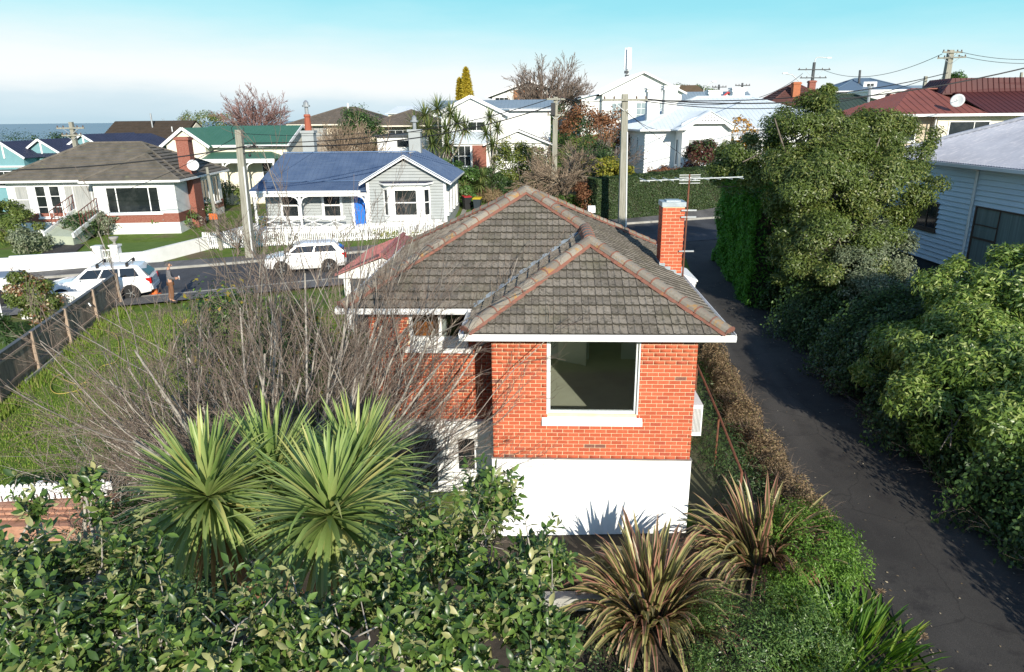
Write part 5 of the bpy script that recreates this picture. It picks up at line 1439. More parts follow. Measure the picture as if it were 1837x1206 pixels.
BARK = mat('grey_brown_bark', (.20, .17, .14), (.11, .09, .075), 6, .95, bmp=.4, bscale=18)
BARK_PALE = mat('pale_lichened_bark', (.42, .39, .34), (.24, .21, .18), 7, .95, bmp=.3, bscale=25)
TWIG = mat('purple_brown_twig', (.135, .098, .078), (.235, .185, .15), 3, .9, rv=.3)
TWIG_PINK = mat('pinkish_twig', (.22, .12, .11), (.28, .17, .15), 2, .9, rv=.25)
TWIG_BROWN = mat('brown_twig', (.20, .145, .10), (.28, .21, .15), 2, .9, rv=.25)
LF_OLIVE = leafmat('olive_leaf', [(0, (.072, .105, .022)), (.5, (.118, .162, .034)), (.85, (.17, .21, .05)), (1, (.25, .26, .085))], .42, .45, .25)
LF_MID = leafmat('mid_green_leaf', [(0, (.050, .105, .026)), (.5, (.088, .165, .038)), (.9, (.135, .225, .052)), (1, (.21, .29, .09))], .38, .5, .25)
LF_RHODO = leafmat('yellowish_green_leaf', [(0, (.10, .165, .03)), (.5, (.175, .265, .05)), (.85, (.26, .345, .075)), (1, (.38, .43, .15))], .36, .5, .25)
LF_DARK = leafmat('dark_green_leaf', [(0, (.022, .048, .014)), (.6, (.044, .088, .024)), (1, (.08, .13, .036))], .45, .4, .2)
LF_HEDGE = leafmat('hedge_leaf', [(0, (.026, .050, .015)), (.6, (.044, .078, .024)), (.95, (.07, .108, .035)), (1, (.17, .19, .07))], .5, .35, .15)
LF_BRIGHT = leafmat('bright_green_leaf', [(0, (.065, .145, .018)), (.5, (.115, .225, .03)), (1, (.19, .32, .055))], .45, .35, .3)
LF_CONIFER = leafmat('conifer_spray', [(0, (.045, .14, .012)), (.5, (.075, .21, .02)), (1, (.11, .28, .035))], .6, .25, .2)
LF_YELLOW = leafmat('yellow_green_leaf', [(0, (.10, .13, .02)), (.5, (.20, .21, .03)), (1, (.34, .30, .04))], .5, .3, .3)
LF_GOLD = leafmat('golden_conifer_leaf', [(0, (.28, .22, .02)), (.6, (.42, .32, .03)), (1, (.52, .42, .06))], .6, .2, .25)
LF_RUST = leafmat('russet_leaf', [(0, (.13, .055, .03)), (.6, (.22, .10, .05)), (1, (.30, .16, .08))], .6, .25, .25)
LF_RED = leafmat('dark_red_leaf', [(0, (.07, .022, .02)), (.5, (.12, .04, .03)), (1, (.10, .08, .04))], .5, .3, .2)
LF_DRY = leafmat('dry_brown_leaf', [(0, (.14, .095, .055)), (.5, (.24, .17, .10)), (.85, (.33, .24, .14)), (1, (.16, .17, .06))], .8, .15, .15)
LF_GREYGREEN = leafmat('silvery_green_leaf', [(0, (.10, .13, .07)), (.6, (.17, .20, .115)), (1, (.28, .30, .20))], .5, .35, .2)
LF_PINK = leafmat('pink_blossom', [(0, (.32, .10, .20)), (.6, (.50, .24, .34)), (1, (.60, .42, .46))], .6, .2, .3)
LF_ORANGE = leafmat('orange_leaf', [(0, (.38, .18, .03)), (1, (.55, .33, .06))], .5, .3, .3)

def leafy(name, label, cat, loc, blobs, n, m, L=.09, W=.045, clumps=14, csize=.36, seed=1, group=None, trunk=True, bark=None, stems=None, part='foliage', inner=.12, extra=(), droop=.2, flat=1.0):
    """a shrub or tree: trunk with limbs reaching into every lobe, leaves in clumps"""
    t = thing(name, label, cat, loc, 0, group)
    P, N, g, k = crown_points(blobs, n, clumps, csize, seed=seed, inner=inner, flat=flat)
    foliage(part, t, P, N, g, m, L, W, kidx=k, droop=droop)
    for (m2, n2, L2, W2, nm) in extra:
        P, N, g2, k = crown_points(blobs, n2, clumps, csize, shell=.97, seed=seed + 5, inner=0); foliage(nm, t, P, N, g2, m2, L2, W2, kind='stuff' if nm == 'flowers' else None)
    if trunk:
        pl = []; top = np.mean([b[:3] for b in blobs], 0); zmin = min(b[2] - b[5] for b in blobs)
        fork = np.array([top[0] * .3, top[1] * .3, max(.25, min(zmin + .4, top[2] * .5))]); hgt = max(b[2] + b[5] for b in blobs)
        r0 = max(.025, hgt * .022)
        s0 = np.array([0, 0, -.35])
        pl.append((np.array([s0, s0 * .4 + fork * .33, fork * .7, fork * .9, fork]), np.linspace(r0 * 1.3, r0, 5)))
        for b in blobs:
            c = np.array(b[:3]); st_ = fork; far_ = math.hypot(b[0] - fork[0], b[1] - fork[1]); k_ = .5
            if far_ > 1.7:
                near_ = [np.array(o_[:3]) for o_ in blobs if math.hypot(o_[0] - fork[0], o_[1] - fork[1]) < far_ - .3]
                if near_: st_ = min(near_, key=lambda q__: np.linalg.norm(q__ - c)); k_ = .2
            for q_ in range(stems or 2):
                e = c + g.normal(size=3) * np.array(b[3:]) * .45; mid = (st_ + e) / 2 + g.normal(size=3) * .12 * hgt * .2
                pts = np.array([st_, st_ * .6 + mid * .4, mid, mid * .45 + e * .55, e]); pl.append((pts, np.linspace(r0 * k_, r0 * .12, 5)))
        tubes('trunk', pl, bark or BARK, t, 6)
    return t

def box_hedge(name, label, p0, p1, depth, h, m, n, L, W, seed, zfun=H, core=None, wob=.12, cat='hedge', topn=.35):
    """a clipped hedge running from p0 to p1: a dark core with leaves over front, top and ends"""
    g = np.random.default_rng(seed); p0, p1 = np.array(p0, float), np.array(p1, float); d = p1 - p0; Ln = np.linalg.norm(d); d /= Ln; nb = np.array([-d[1], d[0]])
    t = thing(name, label, cat, ((p0[0] + p1[0]) / 2, (p0[1] + p1[1]) / 2, zfun((p0[0] + p1[0]) / 2, (p0[1] + p1[1]) / 2)))
    o = np.array(t.location)
    a = g.random(n) * Ln; face = g.random(n); P = np.zeros((n, 3)); N = np.zeros((n, 3))
    fr = face < .5; tp = (face >= .5) & (face < .5 + topn); bk = face >= .5 + topn
    u = np.where(fr, 0, np.where(tp, g.random(n) * depth, depth)); z = np.where(tp, h, g.random(n) * h)
    wobv = wob * (np.sin(a * 2.1 + seed) * np.sin(z * 2.7 + 1.3 * seed) + .7 * np.sin(a * 5.3 + z * 3.1)) + g.normal(size=n) * wob * .5
    ed = g.random(n) < .06; aa = np.where(ed, np.where(g.random(n) < .5, 0, Ln), a); u = np.where(ed, g.random(n) * depth, u)
    base = np.array([zfun(*(p0 + d * x)) for x in np.linspace(0, Ln, 40)]); zb = np.interp(aa, np.linspace(0, Ln, 40), base)
    xy = p0 + d * aa[:, None] + nb * u[:, None]
    nrm2 = np.where(fr[:, None], -nb, np.where(bk[:, None], nb, 0)); N[:, :2] = nrm2; N[tp, 2] = 1; N[ed, :2] = np.where((aa[ed] > 1)[:, None], d, -d)
    P[:, :2] = xy; P[:, 2] = zb + z; P += N * wobv[:, None]
    P -= o
    foliage('foliage', t, P, unit(N + np.array([0, 0, .3])), g, m, L, W, jit=.6)
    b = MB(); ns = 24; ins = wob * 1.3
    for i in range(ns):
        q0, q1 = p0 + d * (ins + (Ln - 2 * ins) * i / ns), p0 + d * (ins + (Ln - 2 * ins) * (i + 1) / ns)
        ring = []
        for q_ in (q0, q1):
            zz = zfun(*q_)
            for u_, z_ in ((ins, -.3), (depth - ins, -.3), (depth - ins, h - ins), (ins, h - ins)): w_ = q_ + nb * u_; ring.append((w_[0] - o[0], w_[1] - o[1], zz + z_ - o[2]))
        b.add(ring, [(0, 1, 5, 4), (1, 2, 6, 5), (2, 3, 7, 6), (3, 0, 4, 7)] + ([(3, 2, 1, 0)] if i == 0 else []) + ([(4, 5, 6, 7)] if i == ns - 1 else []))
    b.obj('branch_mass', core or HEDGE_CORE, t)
    return t
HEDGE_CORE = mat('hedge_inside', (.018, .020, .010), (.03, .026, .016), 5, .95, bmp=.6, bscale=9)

def strap(L, w, d0, grav, n=6, fold=.25, across=2, tipw=.0, wprof=None):
    """a sword leaf from the origin: bends under its weight, folded along the middle"""
    d = Vector(d0).normalized(); p = Vector((0, 0, 0)); b = MB(); V = []
    side = d.cross(Vector((0, 0, 1)))
    side = side.normalized() if side.length > .05 else Vector((1, 0, 0))
    for k in range(n + 1):
        t = k / n
        ww = w * (wprof(t) if wprof else (.55 + 1.4 * t * (1 - t) + .0) * (1 - t ** 4) + .02)
        nrm = side.cross(d).normalized()
        offs = [-1, 0, 1] if across == 2 else [-1, -.52, 0, .52, 1]
        for o_ in offs: V.append(p + side * (o_ * ww / 2) + nrm * (abs(o_) * ww * fold))
        p = p + d * (L / n)
        d = (d + Vector((0, 0, -1)) * grav * (t + .25) * (1 - .5 * abs(d.z))).normalized()
        if abs(d.z) > .999: d.x += .02
    c = across + 1
    for k in range(n):
        for i in range(across):
            b.f.append((k * c + i, k * c + i + 1, (k + 1) * c + i + 1, (k + 1) * c + i)); b.m.append(1 if across == 4 and i in (0, 3) else 0)
    b.v = [tuple(v) for v in V]
    return b
# ---------------------------------------------------------------- plants in the near garden
# cabbage tree with four heads of sword leaves
def cab_mat():
    m, nt, b, out = newmat('cabbage_tree_leaf')
    c = ramp(nt, rnd_node(nt), [(0, (.15, .24, .06)), (.35, (.23, .33, .09)), (.7, (.33, .42, .135)), (.93, (.43, .46, .16)), (1, (.50, .45, .15))])
    n = noise(nt, 30, 3, .5, (1, 1, .15)); c = mix(nt, ramp(nt, n, [(.4, (0, 0, 0)), (.7, (.25, .25, .25))]), c, (.36, .38, .14))
    nt.links.new(c, b.inputs['Base Color']); b.inputs['Roughness'].default_value = .42; b.inputs['Specular IOR Level'].default_value = .45
    t = nt.nodes.new('ShaderNodeBsdfTranslucent'); nt.links.new(c, t.inputs[0])
    ms = nt.nodes.new('ShaderNodeMixShader'); ms.inputs[0].default_value = .25
    nt.links.new(b.outputs[0], ms.inputs[1]); nt.links.new(t.outputs[0], ms.inputs[2]); nt.links.new(ms.outputs[0], out.inputs[0])
    return m
CAB = cab_mat()
CAB_DRY = leafmat('dry_cabbage_leaf', [(0, (.20, .11, .05)), (1, (.32, .20, .09))], .8, .1, .1)
CAB_BARK = mat('cabbage_tree_bark', (.22, .10, .055), (.13, .075, .05), 6, .95, bmp=.5, bscale=20)
heads = [at(372, 885, 6.5), at(592, 918, 6.0), at(488, 850, 7.3), at(640, 845, 7.2)]
cb = Vector((sum(h.x for h in heads) / 4, 7.0, 0)); cb.z = H(cb.x, cb.y)
ct = thing('cabbage_tree', 'big cabbage tree with four spiky heads of long pale green leaves', 'tree', cb)
g = np.random.default_rng(5); pl = []
fork = np.array([0, 0, 2.6])
for h in heads:
    e = np.array(h - cb) - np.array([0, 0, .16]); mid = fork + (e - fork) * .5 + np.array([(e - fork)[0] * .25, 0, -.15])
    pl.append((np.array([[0, 0, -.3], [0, 0, 1.3], fork, mid, e]), np.array([.17, .15, .12, .09, .075])))
tubes('trunk', pl, CAB_BARK, ct, 8)
V = []; Fc = []; rn = []; Vd = []; Fd = []
single = 0
for hi, h in enumerate(heads):
    o = Vector(h - cb); n = 300
    for k in range(n):
        zz = 1 - (k + .5) / n * 1.70                       # from upright to hanging
        az = k * 2.39996 + g.normal() * .3
        el = math.asin(max(-.75, min(.985, zz if zz > -.1 else -.1 + (zz + .1) * .55))) + g.normal() * .12
        d0 = Vector((math.cos(el) * math.cos(az), math.cos(el) * math.sin(az), math.sin(el)))
        L = (.80 + .22 * g.random()) * (1.0 if zz > -.2 else .92)
        gr = .07 + .20 * max(0, .8 - zz) * g.uniform(.6, 1.3)
        if d0.z < -.1: gr += .12
        if g.random() < .12: gr += g.uniform(.25, .6)
        b = strap(L, .053, d0, gr, 6, .2, wprof=lambda t: (.62 + .5 * min(1, t * 2.4)) * (1 - max(0, (t - .35) / .65) ** 1.6) + .01)
        st = o + d0 * .04 + Vector((0, 0, -.10 * (1 - zz)))
        if k % 4 == 0 and single < 300:
            lf = b.obj('leaf', CAB, ct, loc=st, smooth=True); single += 1
        else:
            b0 = len(V); V += [tuple(Vector(v) + st) for v in b.v]; r_ = g.random(); Fc += [tuple(i + b0 for i in f) for f in b.f]; rn += [r_] * len(b.f)
    for k in range(44):                                    # dead leaves against the trunk
        az = g.random() * 6.28; d0 = Vector((math.cos(az) * .5, math.sin(az) * .5, -.9)); b = strap(.6 + .3 * g.random(), .045, d0, .3, 5, .1)
        st = o + Vector((0, 0, -.18 - .35 * g.random())); b0 = len(Vd); Vd += [tuple(Vector(v) + st) for v in b.v]; Fd += [tuple(i + b0 for i in f) for f in b.f]
o_ = link('lower_leaves', np_mesh('lower_leaves', V, Fc, CAB, rn, smooth=True), ct); o_['kind'] = 'stuff'
o_ = link('dead_leaves', np_mesh('dead_leaves', Vd, Fd, CAB_DRY, g.random(len(Fd))), ct); o_['kind'] = 'stuff'

# flax clumps
def flax_mats():
    r = []
    for nm, st in (('flax_blade', [(0, (.080, .062, .030)), (.4, (.12, .135, .042)), (.72, (.19, .195, .07)), (.85, (.34, .20, .14)), (.9, (.26, .17, .09)), (1, (.30, .20, .11))]),
                   ('flax_margin', [(0, (.33, .14, .105)), (.35, (.40, .23, .15)), (.6, (.40, .36, .14)), (1, (.34, .35, .12))])):
        r.append(leafmat(nm, st, .38, .5, .2))
    return r
FLAX = flax_mats()
def flax(label, base, n, Lm, spread, seed, bend):
    g = np.random.default_rng(seed); t = thing('flax', label, 'plant', base)
    V = []; Fc = []; mi = []; rn = []
    for k in range(n):
        az = k * 2.39996 + g.normal() * .3; lean = spread * math.sqrt((k + .5) / n) * g.uniform(.7, 1.25)
        d0 = Vector((math.sin(lean) * math.cos(az), math.sin(lean) * math.sin(az), math.cos(lean)))
        L = Lm * g.uniform(.55, 1.15); b = strap(L, g.uniform(.075, .112), d0, bend * g.uniform(.3, 2.2) * (.35 + lean), 6, .22, 4, wprof=lambda t_: (.5 + .6 * min(1, t_ * 2.5)) * (1 - max(0, (t_ - .45) / .55) ** 2) + .012)
        rr_ = .55 * math.sqrt((k + .5) / n); st = Vector((math.cos(az) * rr_ + g.normal() * .07, math.sin(az) * rr_ + g.normal() * .07, 0))
        if k < 295: b.obj('leaf', FLAX, t, loc=st)
    return t
fa_ = at(1165, 1085, 10.3); flax('tall bronze and pink striped flax clump in front of the white base wall', (fa_.x, 10.3, H(fa_.x, 10.3)), 290, 1.62, 1.05, 3, .46)
fb_ = at(1365, 1000, 11.6); flax('green and cream striped flax clump spreading between the tall flax and the driveway', (fb_.x, 11.6, H(fb_.x, 11.6)), 240, 1.5, 1.15, 8, .5)

# agapanthus by the driveway
AG = leafmat('agapanthus_leaf', [(0, (.05, .115, .014)), (.5, (.085, .18, .02)), (.85, (.16, .27, .035)), (1, (.32, .34, .06))], .35, .5, .3)
def agapanthus(label, base, n, rad, seed, heads_=0):
    g = np.random.default_rng(seed); t = thing('agapanthus', label, 'plant', base)
    for k in range(n):
        az = g.random() * 6.283; rr = rad * math.sqrt(g.random()); lean = .25 + .65 * rr / rad * g.uniform(.5, 1.3); a2 = az + g.normal() * .7
        d0 = Vector((math.sin(lean) * math.cos(a2), math.sin(lean) * math.sin(a2), math.cos(lean)))
        strap(g.uniform(.46, .72), g.uniform(.040, .056), d0, .22 * g.uniform(.3, 1.6), 5, .2, wprof=lambda t_: (.8 + .3 * t_) * (1 - t_ ** 5) + .05).obj('leaf', AG, t, loc=(rr * math.cos(az) * .9, rr * math.sin(az) * 1.25, .18 * (1 - rr / rad)))
    return t
pa = at(1548, 1140, 9.1); agapanthus('bright green agapanthus clump at the edge of the driveway', (pa.x - .05, 9.2, H(pa.x, 9)), 295, .95, 4)
pa2 = at(1480, 1185, 8.7); agapanthus('smaller agapanthus clump in the bottom corner beside the green bush', (pa2.x - .05, 8.5, H(pa2.x, 8.6)), 200, .75, 6)
SEED = mat('dry_seed_head', (.30, .21, .13), (.22, .15, .09), 9, .9)
for k, (u, v, Y, lab) in enumerate(((1580, 1062, 10.0, 'dry brown seed head on a thin stalk beside the upper agapanthus leaves'), (1655, 1148, 9.1, 'dry brown seed head leaning over the driveway at the bottom right'))):
    p = at(u, v, Y); z = H(p.x - .3, Y); t = thing('seed_head', lab, 'flower', (p.x - .3, Y, z), 0, 'dry seed heads by the driveway')
    c = Vector((.3, 0, max(.35, p.z - z))); g = np.random.default_rng(k)
    tubes('stalk', [(np.array([[0, 0, 0], c * .35, c * .7, c * .9, c]), np.full(5, .007))], SEED, t, 5)
    pl = []
    for i in range(60):
        d = unit(g.normal(size=3)); d[2] = abs(d[2]) * .8 - .1; e = np.array(c) + d * .09 * g.uniform(.7, 1.1)
        pl.append((np.array([np.array(c) + (e - np.array(c)) * s for s in (0, .25, .5, .8, 1)]), np.array([.002, .002, .002, .006, .005])))
    tubes('seed', pl, SEED, t, 4)

# green mound between flax and driveway, low plants
leafy('green_bush', 'low rounded bright green bush beside the striped flax clump at the driveway edge', 'bush', (5.4, 11.3, H(5.4, 11.3)), [(.15, 0, .40, .85, 1.1, .62), (-.1, -1.0, .35, .75, .8, .5), (.2, .9, .3, .7, .7, .5)], 16000, LF_BRIGHT, .075, .022, 22, .4, 21, droop=.1)
leafy('dark_ground_cover', 'dark green low shrub in front of the flax clumps at the bottom of the picture', 'bush', (3.6, 8.9, H(3.6, 8.9)), [(0, 0, .45, .9, 1.0, .65), (.9, .4, .4, .9, .9, .6), (-.4, -.9, .25, .9, .7, .5), (.7, -.9, .3, .9, .8, .55)], 20000, LF_MID, .062, .018, 30, .36, 22, droop=.05)
leafy('weedy_ground_cover', 'patchy green weeds between the glossy tree and the tall flax', 'ground cover', (1.2, 9.6, H(1.2, 9.6)), [(0, 0, .05, .8, 1.3, .18), (-.6, 1.6, .05, .7, .8, .16), (.4, -1.5, .05, .8, .9, .2)], 5000, LF_DARK, .06, .03, 20, .4, 23, trunk=False)
box('garden_edging', CONC, None, .1, 2.6, 10.35, 10.55, .05, .32); tag(bpy.data.objects['garden_edging'], 'mossy concrete edging strip across the bed below the white wall', 'edging')

# dry hedge between house and driveway
g = np.random.default_rng(31)
dh = thing('dry_hedge', 'dried out brown hedge on the low bank between the house and the driveway', 'hedge', (6.1, 17, H(6.1, 17)))
n = 30000; y = g.uniform(12.2, 22.2, n); xx = np.interp(y, [12.2, 16, 22.2], [6.0, 6.0, 6.55]); a = g.random(n) * math.pi
wv = 1 + .25 * np.sin(y * 3.1) + .2 * np.sin(y * 7.3)
rr = (.30 * np.sqrt(g.random(n)) + .09) * wv
P = np.stack([xx + np.cos(a) * rr * .95, y, np.array([H(6.1, t) for t in y]) + .05 + np.sin(a) * rr * 1.75], 1)
Nn = np.stack([np.cos(a), np.zeros(n), np.sin(a) + .3], 1)
foliage('foliage', dh, P - np.array(dh.location), Nn, g, LF_DRY, .075, .028, jit=.8)
out = []
for k in range(150):
    yy = g.uniform(12.2, 18.5); grow((np.interp(yy, [12.2, 16, 22], [6.0, 6.0, 6.5]) - 6.1, yy - 17, H(6.1, yy) - H(6.1, 17)), (g.normal() * .6, g.normal() * .6, 1), .7, .008, 1, out, g, [5], .9, -.05)
bare_crown(dh, out, TWIG_BROWN, TWIG_BROWN, 1, ('stem', 'twig'))
leafy('rough_weeds', 'rough green weeds under the rusty handrail beside the house', 'weeds', (5.2, 15.5, H(5.2, 15.5)), [(0, 0, .1, .5, 2.8, .45), (.1, 3.5, .1, .5, 2.2, .5), (.2, -2.2, .1, .35, 1.2, .3)], 8000, LF_DARK, .12, .02, 26, .5, 24, trunk=False)

# ---- glossy broad-leaved trees right under the camera
def gloss_mat():
    m, nt, b, out = newmat('glossy_broad_leaf')
    c = ramp(nt, rnd_node(nt), [(0, (.032, .068, .014)), (.45, (.078, .145, .028)), (.74, (.145, .225, .045)), (.89, (.15, .20, .05)), (.92, (.30, .30, .11)), (1, (.42, .39, .19))])
    gm = nt.nodes.new('ShaderNodeNewGeometry'); c = mix(nt, gm.outputs['Backfacing'], c, (.27, .285, .13))
    nt.links.new(c, b.inputs['Base Color']); b.inputs['Roughness'].default_value = .36; b.inputs['Specular IOR Level'].default_value = .45
    t = nt.nodes.new('ShaderNodeBsdfTranslucent'); nt.links.new(c, t.inputs[0])
    ms = nt.nodes.new('ShaderNodeMixShader'); ms.inputs[0].default_value = .16
    nt.links.new(b.outputs[0], ms.inputs[1]); nt.links.new(t.outputs[0], ms.inputs[2]); nt.links.new(ms.outputs[0], out.inputs[0])
    return m
GLOSS = gloss_mat()
def broad_leaf(L, W, curl, g):
    """an oval leaf with a folded midrib and wavy rim: 4 rows by 2"""
    V = []; prof = [0, .62, 1.0, .72, .02]
    for k, p in enumerate(prof):
        t = k / 4; z = curl * L * (t - t * t * 1.8); w = W / 2 * p; wv = W * .10
        V += [(-w, L * t, z + w * .35 + g.normal() * wv * .5), (0, L * t, z), (w, L * t, z + w * .35 + g.normal() * wv * .5)]
    F = []
    for k in range(4):
        for i in range(2): F.append((k * 3 + i, k * 3 + i + 1, k * 3 + i + 4, k * 3 + i + 3))
    return np.array(V), F
def glossy_tree(label, base, sprays, n, seed, singles, L=.125):
    """sprays: (x, y, z, rx, ry, rz) lobes in world space; leaves sit in whorls at the ends of shoots"""
    g = np.random.default_rng(seed); t = thing('glossy_leaved_tree', label, 'tree', base); o = np.array(t.location)
    lobes = np.array(sprays, float); w = lobes[:, 3] * lobes[:, 4]; w /= w.sum()
    shoots = []; out = []
    k = 0
    while k < n:
        b = lobes[g.choice(len(lobes), p=w)]; d = unit(g.normal(size=3)); d[2] = abs(d[2]) if g.random() < .85 else d[2]
        s = g.uniform(.35, 1.05); e = b[:3] + d * b[3:] * s
        dr = unit(d * .7 + np.array([0, -.1, .55]) + g.normal(size=3) * .35); k += 1
        if math.sin(e[0] * 6.3 + 1.1 * seed) * math.sin(e[1] * 5.1 + e[2] * 3) + .5 * math.sin(e[0] * 13 + e[2] * 9) * math.sin(e[1] * 11) < -.28 + .25 * (g.random() - .5): continue
        if g.random() < .10: e = e + np.array([g.normal() * .03, g.normal() * .03, g.uniform(.1, .32)])
        shoots.append((e, dr))
    var = [broad_leaf(1, .44, c, g) for c in (.0, .18, .3, .1)]
    mes = [MB().add([tuple(np.array(v) * L) for v in V_], F_).mesh('leaf', GLOSS, True) for V_, F_ in var]
    items = []
    for e, dr in shoots:
        m_ = g.integers(5, 9); a0 = g.random() * 6.28; s1 = unit(np.cross(dr, np.array([.3, .2, 1]))); s2 = np.cross(dr, s1)
        for j in range(m_):
            a = a0 + j * 2.4; tt = j / m_; rad = np.cos(a) * s1 + np.sin(a) * s2
            D = unit(rad * (1.15 - .7 * tt) + dr * (.15 + .8 * tt) + np.array([0, 0, -.15]) + g.normal(size=3) * .15)
            Nn_ = unit(dr * 1.0 - rad * .25 + g.normal(size=3) * .3); S = unit(np.cross(D, Nn_)); U = np.cross(S, D)
            if g.random() < .05: U = -U; S = -S                      # a leaf blown over, showing its pale back
            items.append((e + dr * (tt - .5) * .12, S, D, U, g.uniform(.45, 1.3), g.integers(len(var))))
    cp_ = np.array([0, 0, CAM_Z])
    items.sort(key=lambda it_: np.linalg.norm(it_[0] - cp_))
    V = []; Fc = []; rn = []; b0 = 0
    pick = set(list(range(0, min(len(items), singles * 4), 4)))
    for i, (p, S, D, U, sc_, vi) in enumerate(items):
        if i in pick:
            M4 = Matrix(((S[0] * sc_, D[0] * sc_, U[0] * sc_, p[0] - o[0]), (S[1] * sc_, D[1] * sc_, U[1] * sc_, p[1] - o[1]), (S[2] * sc_, D[2] * sc_, U[2] * sc_, p[2] - o[2]), (0, 0, 0, 1)))
            link('leaf', mes[vi], t, mat4=M4)
        else:
            v = var[vi][0] * L * sc_; V.append(p - o + v[:, :1] * S + v[:, 1:2] * D + v[:, 2:] * U); Fc += [[q_ + b0 for q_ in f] for f in var[vi][1]]; b0 += len(v); rn += [g.random()] * len(var[vi][1])
    ob = link('foliage', np_mesh('foliage', np.concatenate(V), np.array(Fc), GLOSS, rn, smooth=True), t); ob['kind'] = 'stuff'
    # limbs and shoots
    pl = []; fork = np.array([lobes[:, 0].mean() - o[0], lobes[:, 1].mean() - o[1], 1.6])
    pl.append((np.array([[0, 0, -.4], fork * .3, fork * .6, fork * .85, fork]), np.linspace(.13, .09, 5)))
    ends = []
    for b in lobes:
        c = b[:3] - o; mid = (fork + c) / 2 + g.normal(size=3) * .15; pl.append((np.array([fork, fork * .5 + mid * .5, mid, mid * .4 + c * .6, c]), np.linspace(min(.07, .012 + b[3] * .16), min(.03, .006 + b[3] * .05), 5))); ends.append(c)
    ends = np.array(ends)
    for e, dr in shoots[::5]:
        q_ = e - o; c = ends[np.argmin(np.linalg.norm(ends - q_, axis=1))]; m2 = (c + q_) / 2 + g.normal(size=3) * .08 - np.array([0, 0, .08])
        pl.append((np.array([c, c * .5 + m2 * .5, m2, m2 * .4 + q_ * .6, q_]), np.linspace(.013, .004, 5)))
    tubes('branch', pl, BARK_PALE, t, 5)
    return t
def gl(items):
    out = []
    for u, v, Y, r_ in items:
        p = at(u, v, Y); rr = r_ / 1241 * (Y * .954 + (CAM_Z - p.z) * .30); out.append((p.x, p.y, p.z - rr * .25, rr, rr * 1.05, rr * .85))
    return out
glossy_tree('glossy green tree with pale turned leaves in the bottom left corner by the picket rail', (-3.6, 4.3, H(-3.6, 4.3)),
            gl([(40, 1035, 4.9, 80), (150, 872, 5.7, 30), (160, 925, 5.5, 34), (62, 915, 5.4, 22), (170, 1025, 4.85, 80), (50, 1110, 4.4, 120), (190, 1120, 4.4, 110), (310, 1145, 4.3, 95), (-70, 1040, 4.8, 90), (255, 1005, 5.1, 48), (130, 1190, 4.1, 120), (300, 1200, 4.0, 110)]), 2700, 41, 290, .098)
glossy_tree('glossy green tree in the bottom middle between the cabbage tree and the flax', (-.9, 4.9, H(-.9, 4.9)),
            gl([(440, 1135, 4.3, 105), (560, 1125, 4.4, 110), (700, 1060, 4.8, 110), (845, 985, 5.5, 100), (878, 890, 6.3, 62), (940, 1090, 4.9, 95), (800, 1130, 4.5, 120), (975, 1010, 5.4, 58), (640, 1170, 4.1, 120), (930, 1180, 4.5, 105), (770, 960, 5.9, 70), (430, 1200, 4.0, 110), (1000, 1130, 4.9, 50)]), 3400, 42, 290, .098)

# ---- the big bare tree left of the house and the twiggy shrub at its foot
g = np.random.default_rng(7)
BARK_MIX = mat('lichened_branch', (.36, .33, .28), (.16, .125, .11), 3, .9, rv=.3)
bt = thing('bare_tree', 'large leafless many-stemmed tree with a haze of grey-purple twigs, left of the brick house', 'tree', (-4.75, 12.6, H(-4.75, 12.6)))
out = []
for k in range(52):
    az = k * 2.39996; ln = math.radians(6 + 48 * math.sqrt((k + .5) / 52)); cz = math.cos(az); d = (math.sin(ln) * cz * (.95 if cz > 0 else .9), math.sin(ln) * math.sin(az) * .55 + .04, math.cos(ln))
    grow((cz * .45 * g.random(), math.sin(az) * .35 * g.random(), -.2), d, g.uniform(4.6, 6.1) * (1.05 if k < 26 else 1) * (.78 if cz < -.45 else 1.0), .036, 3, out, g, [9, 7, 5], .5, .035, .09, .5, lo=.24, shrink=(.28, .44))
for k in range(9):
    grow((g.normal() * .3, g.normal() * .3, -.2), (.95 + g.normal() * .15, -.02 + g.normal() * .12, .75 + g.normal() * .2), 3.9, .030, 3, out, g, [7, 5, 4], .5, .02, .09, .5, lo=.35, shrink=(.28, .42))
for k in range(7):
    grow((g.normal() * .3, g.normal() * .3, -.2), (-.95 + g.normal() * .15, -.02 + g.normal() * .15, .62 + g.normal() * .2), 3.7, .032, 3, out, g, [7, 5, 4], .5, .02, .09, .5, lo=.35, shrink=(.28, .42))
tubes('stem', [(p, r) for l, p, r in out if l == 3], BARK_PALE, bt, 6)
tubes('branch', [(p, np.maximum(r, .008)) for l, p, r in out if l == 2], BARK_MIX, bt, 4)
tubes('twig', [(p, np.maximum(r, .0032)) for l, p, r in out if l < 2], TWIG, bt, 3)
out = []
bs = thing('bare_shrub', 'tangled grey leafless shrub on the lawn left of the cabbage tree', 'shrub', (-8.0, 14.6, H(-8.0, 14.6)))
for k in range(46):
    az = g.random() * 6.28; grow((g.normal() * 1.2, g.normal() * .9, -.1), (math.cos(az) * .8, math.sin(az) * .6, .8), g.uniform(1.3, 2.3), .014, 2, out, g, [7, 6], .7, -.01, .16, lo=.15)
tubes('branch', [(p, r) for l, p, r in out if l >= 1], BARK_PALE, bs, 4); tubes('twig', [(p, np.maximum(r, .005)) for l, p, r in out if l < 1], TWIG, bs, 3)
leafy('dark_thicket', 'dark green thicket at the foot of the cabbage tree, right of the white picket rail', 'thicket', (-6.6, 11.6, H(-6.6, 11.6)), [(0, 0, .4, 1.5, 1.6, .8), (-1.6, .8, .3, 1.2, 1.1, .6), (1.6, .3, .4, 1.3, 1.2, .7), (.4, -2.0, .3, 1.6, 1.4, .6), (-1.4, -1.6, .2, 1.3, 1.3, .5)], 14000, LF_DARK, .10, .05, 24, .36, 27)
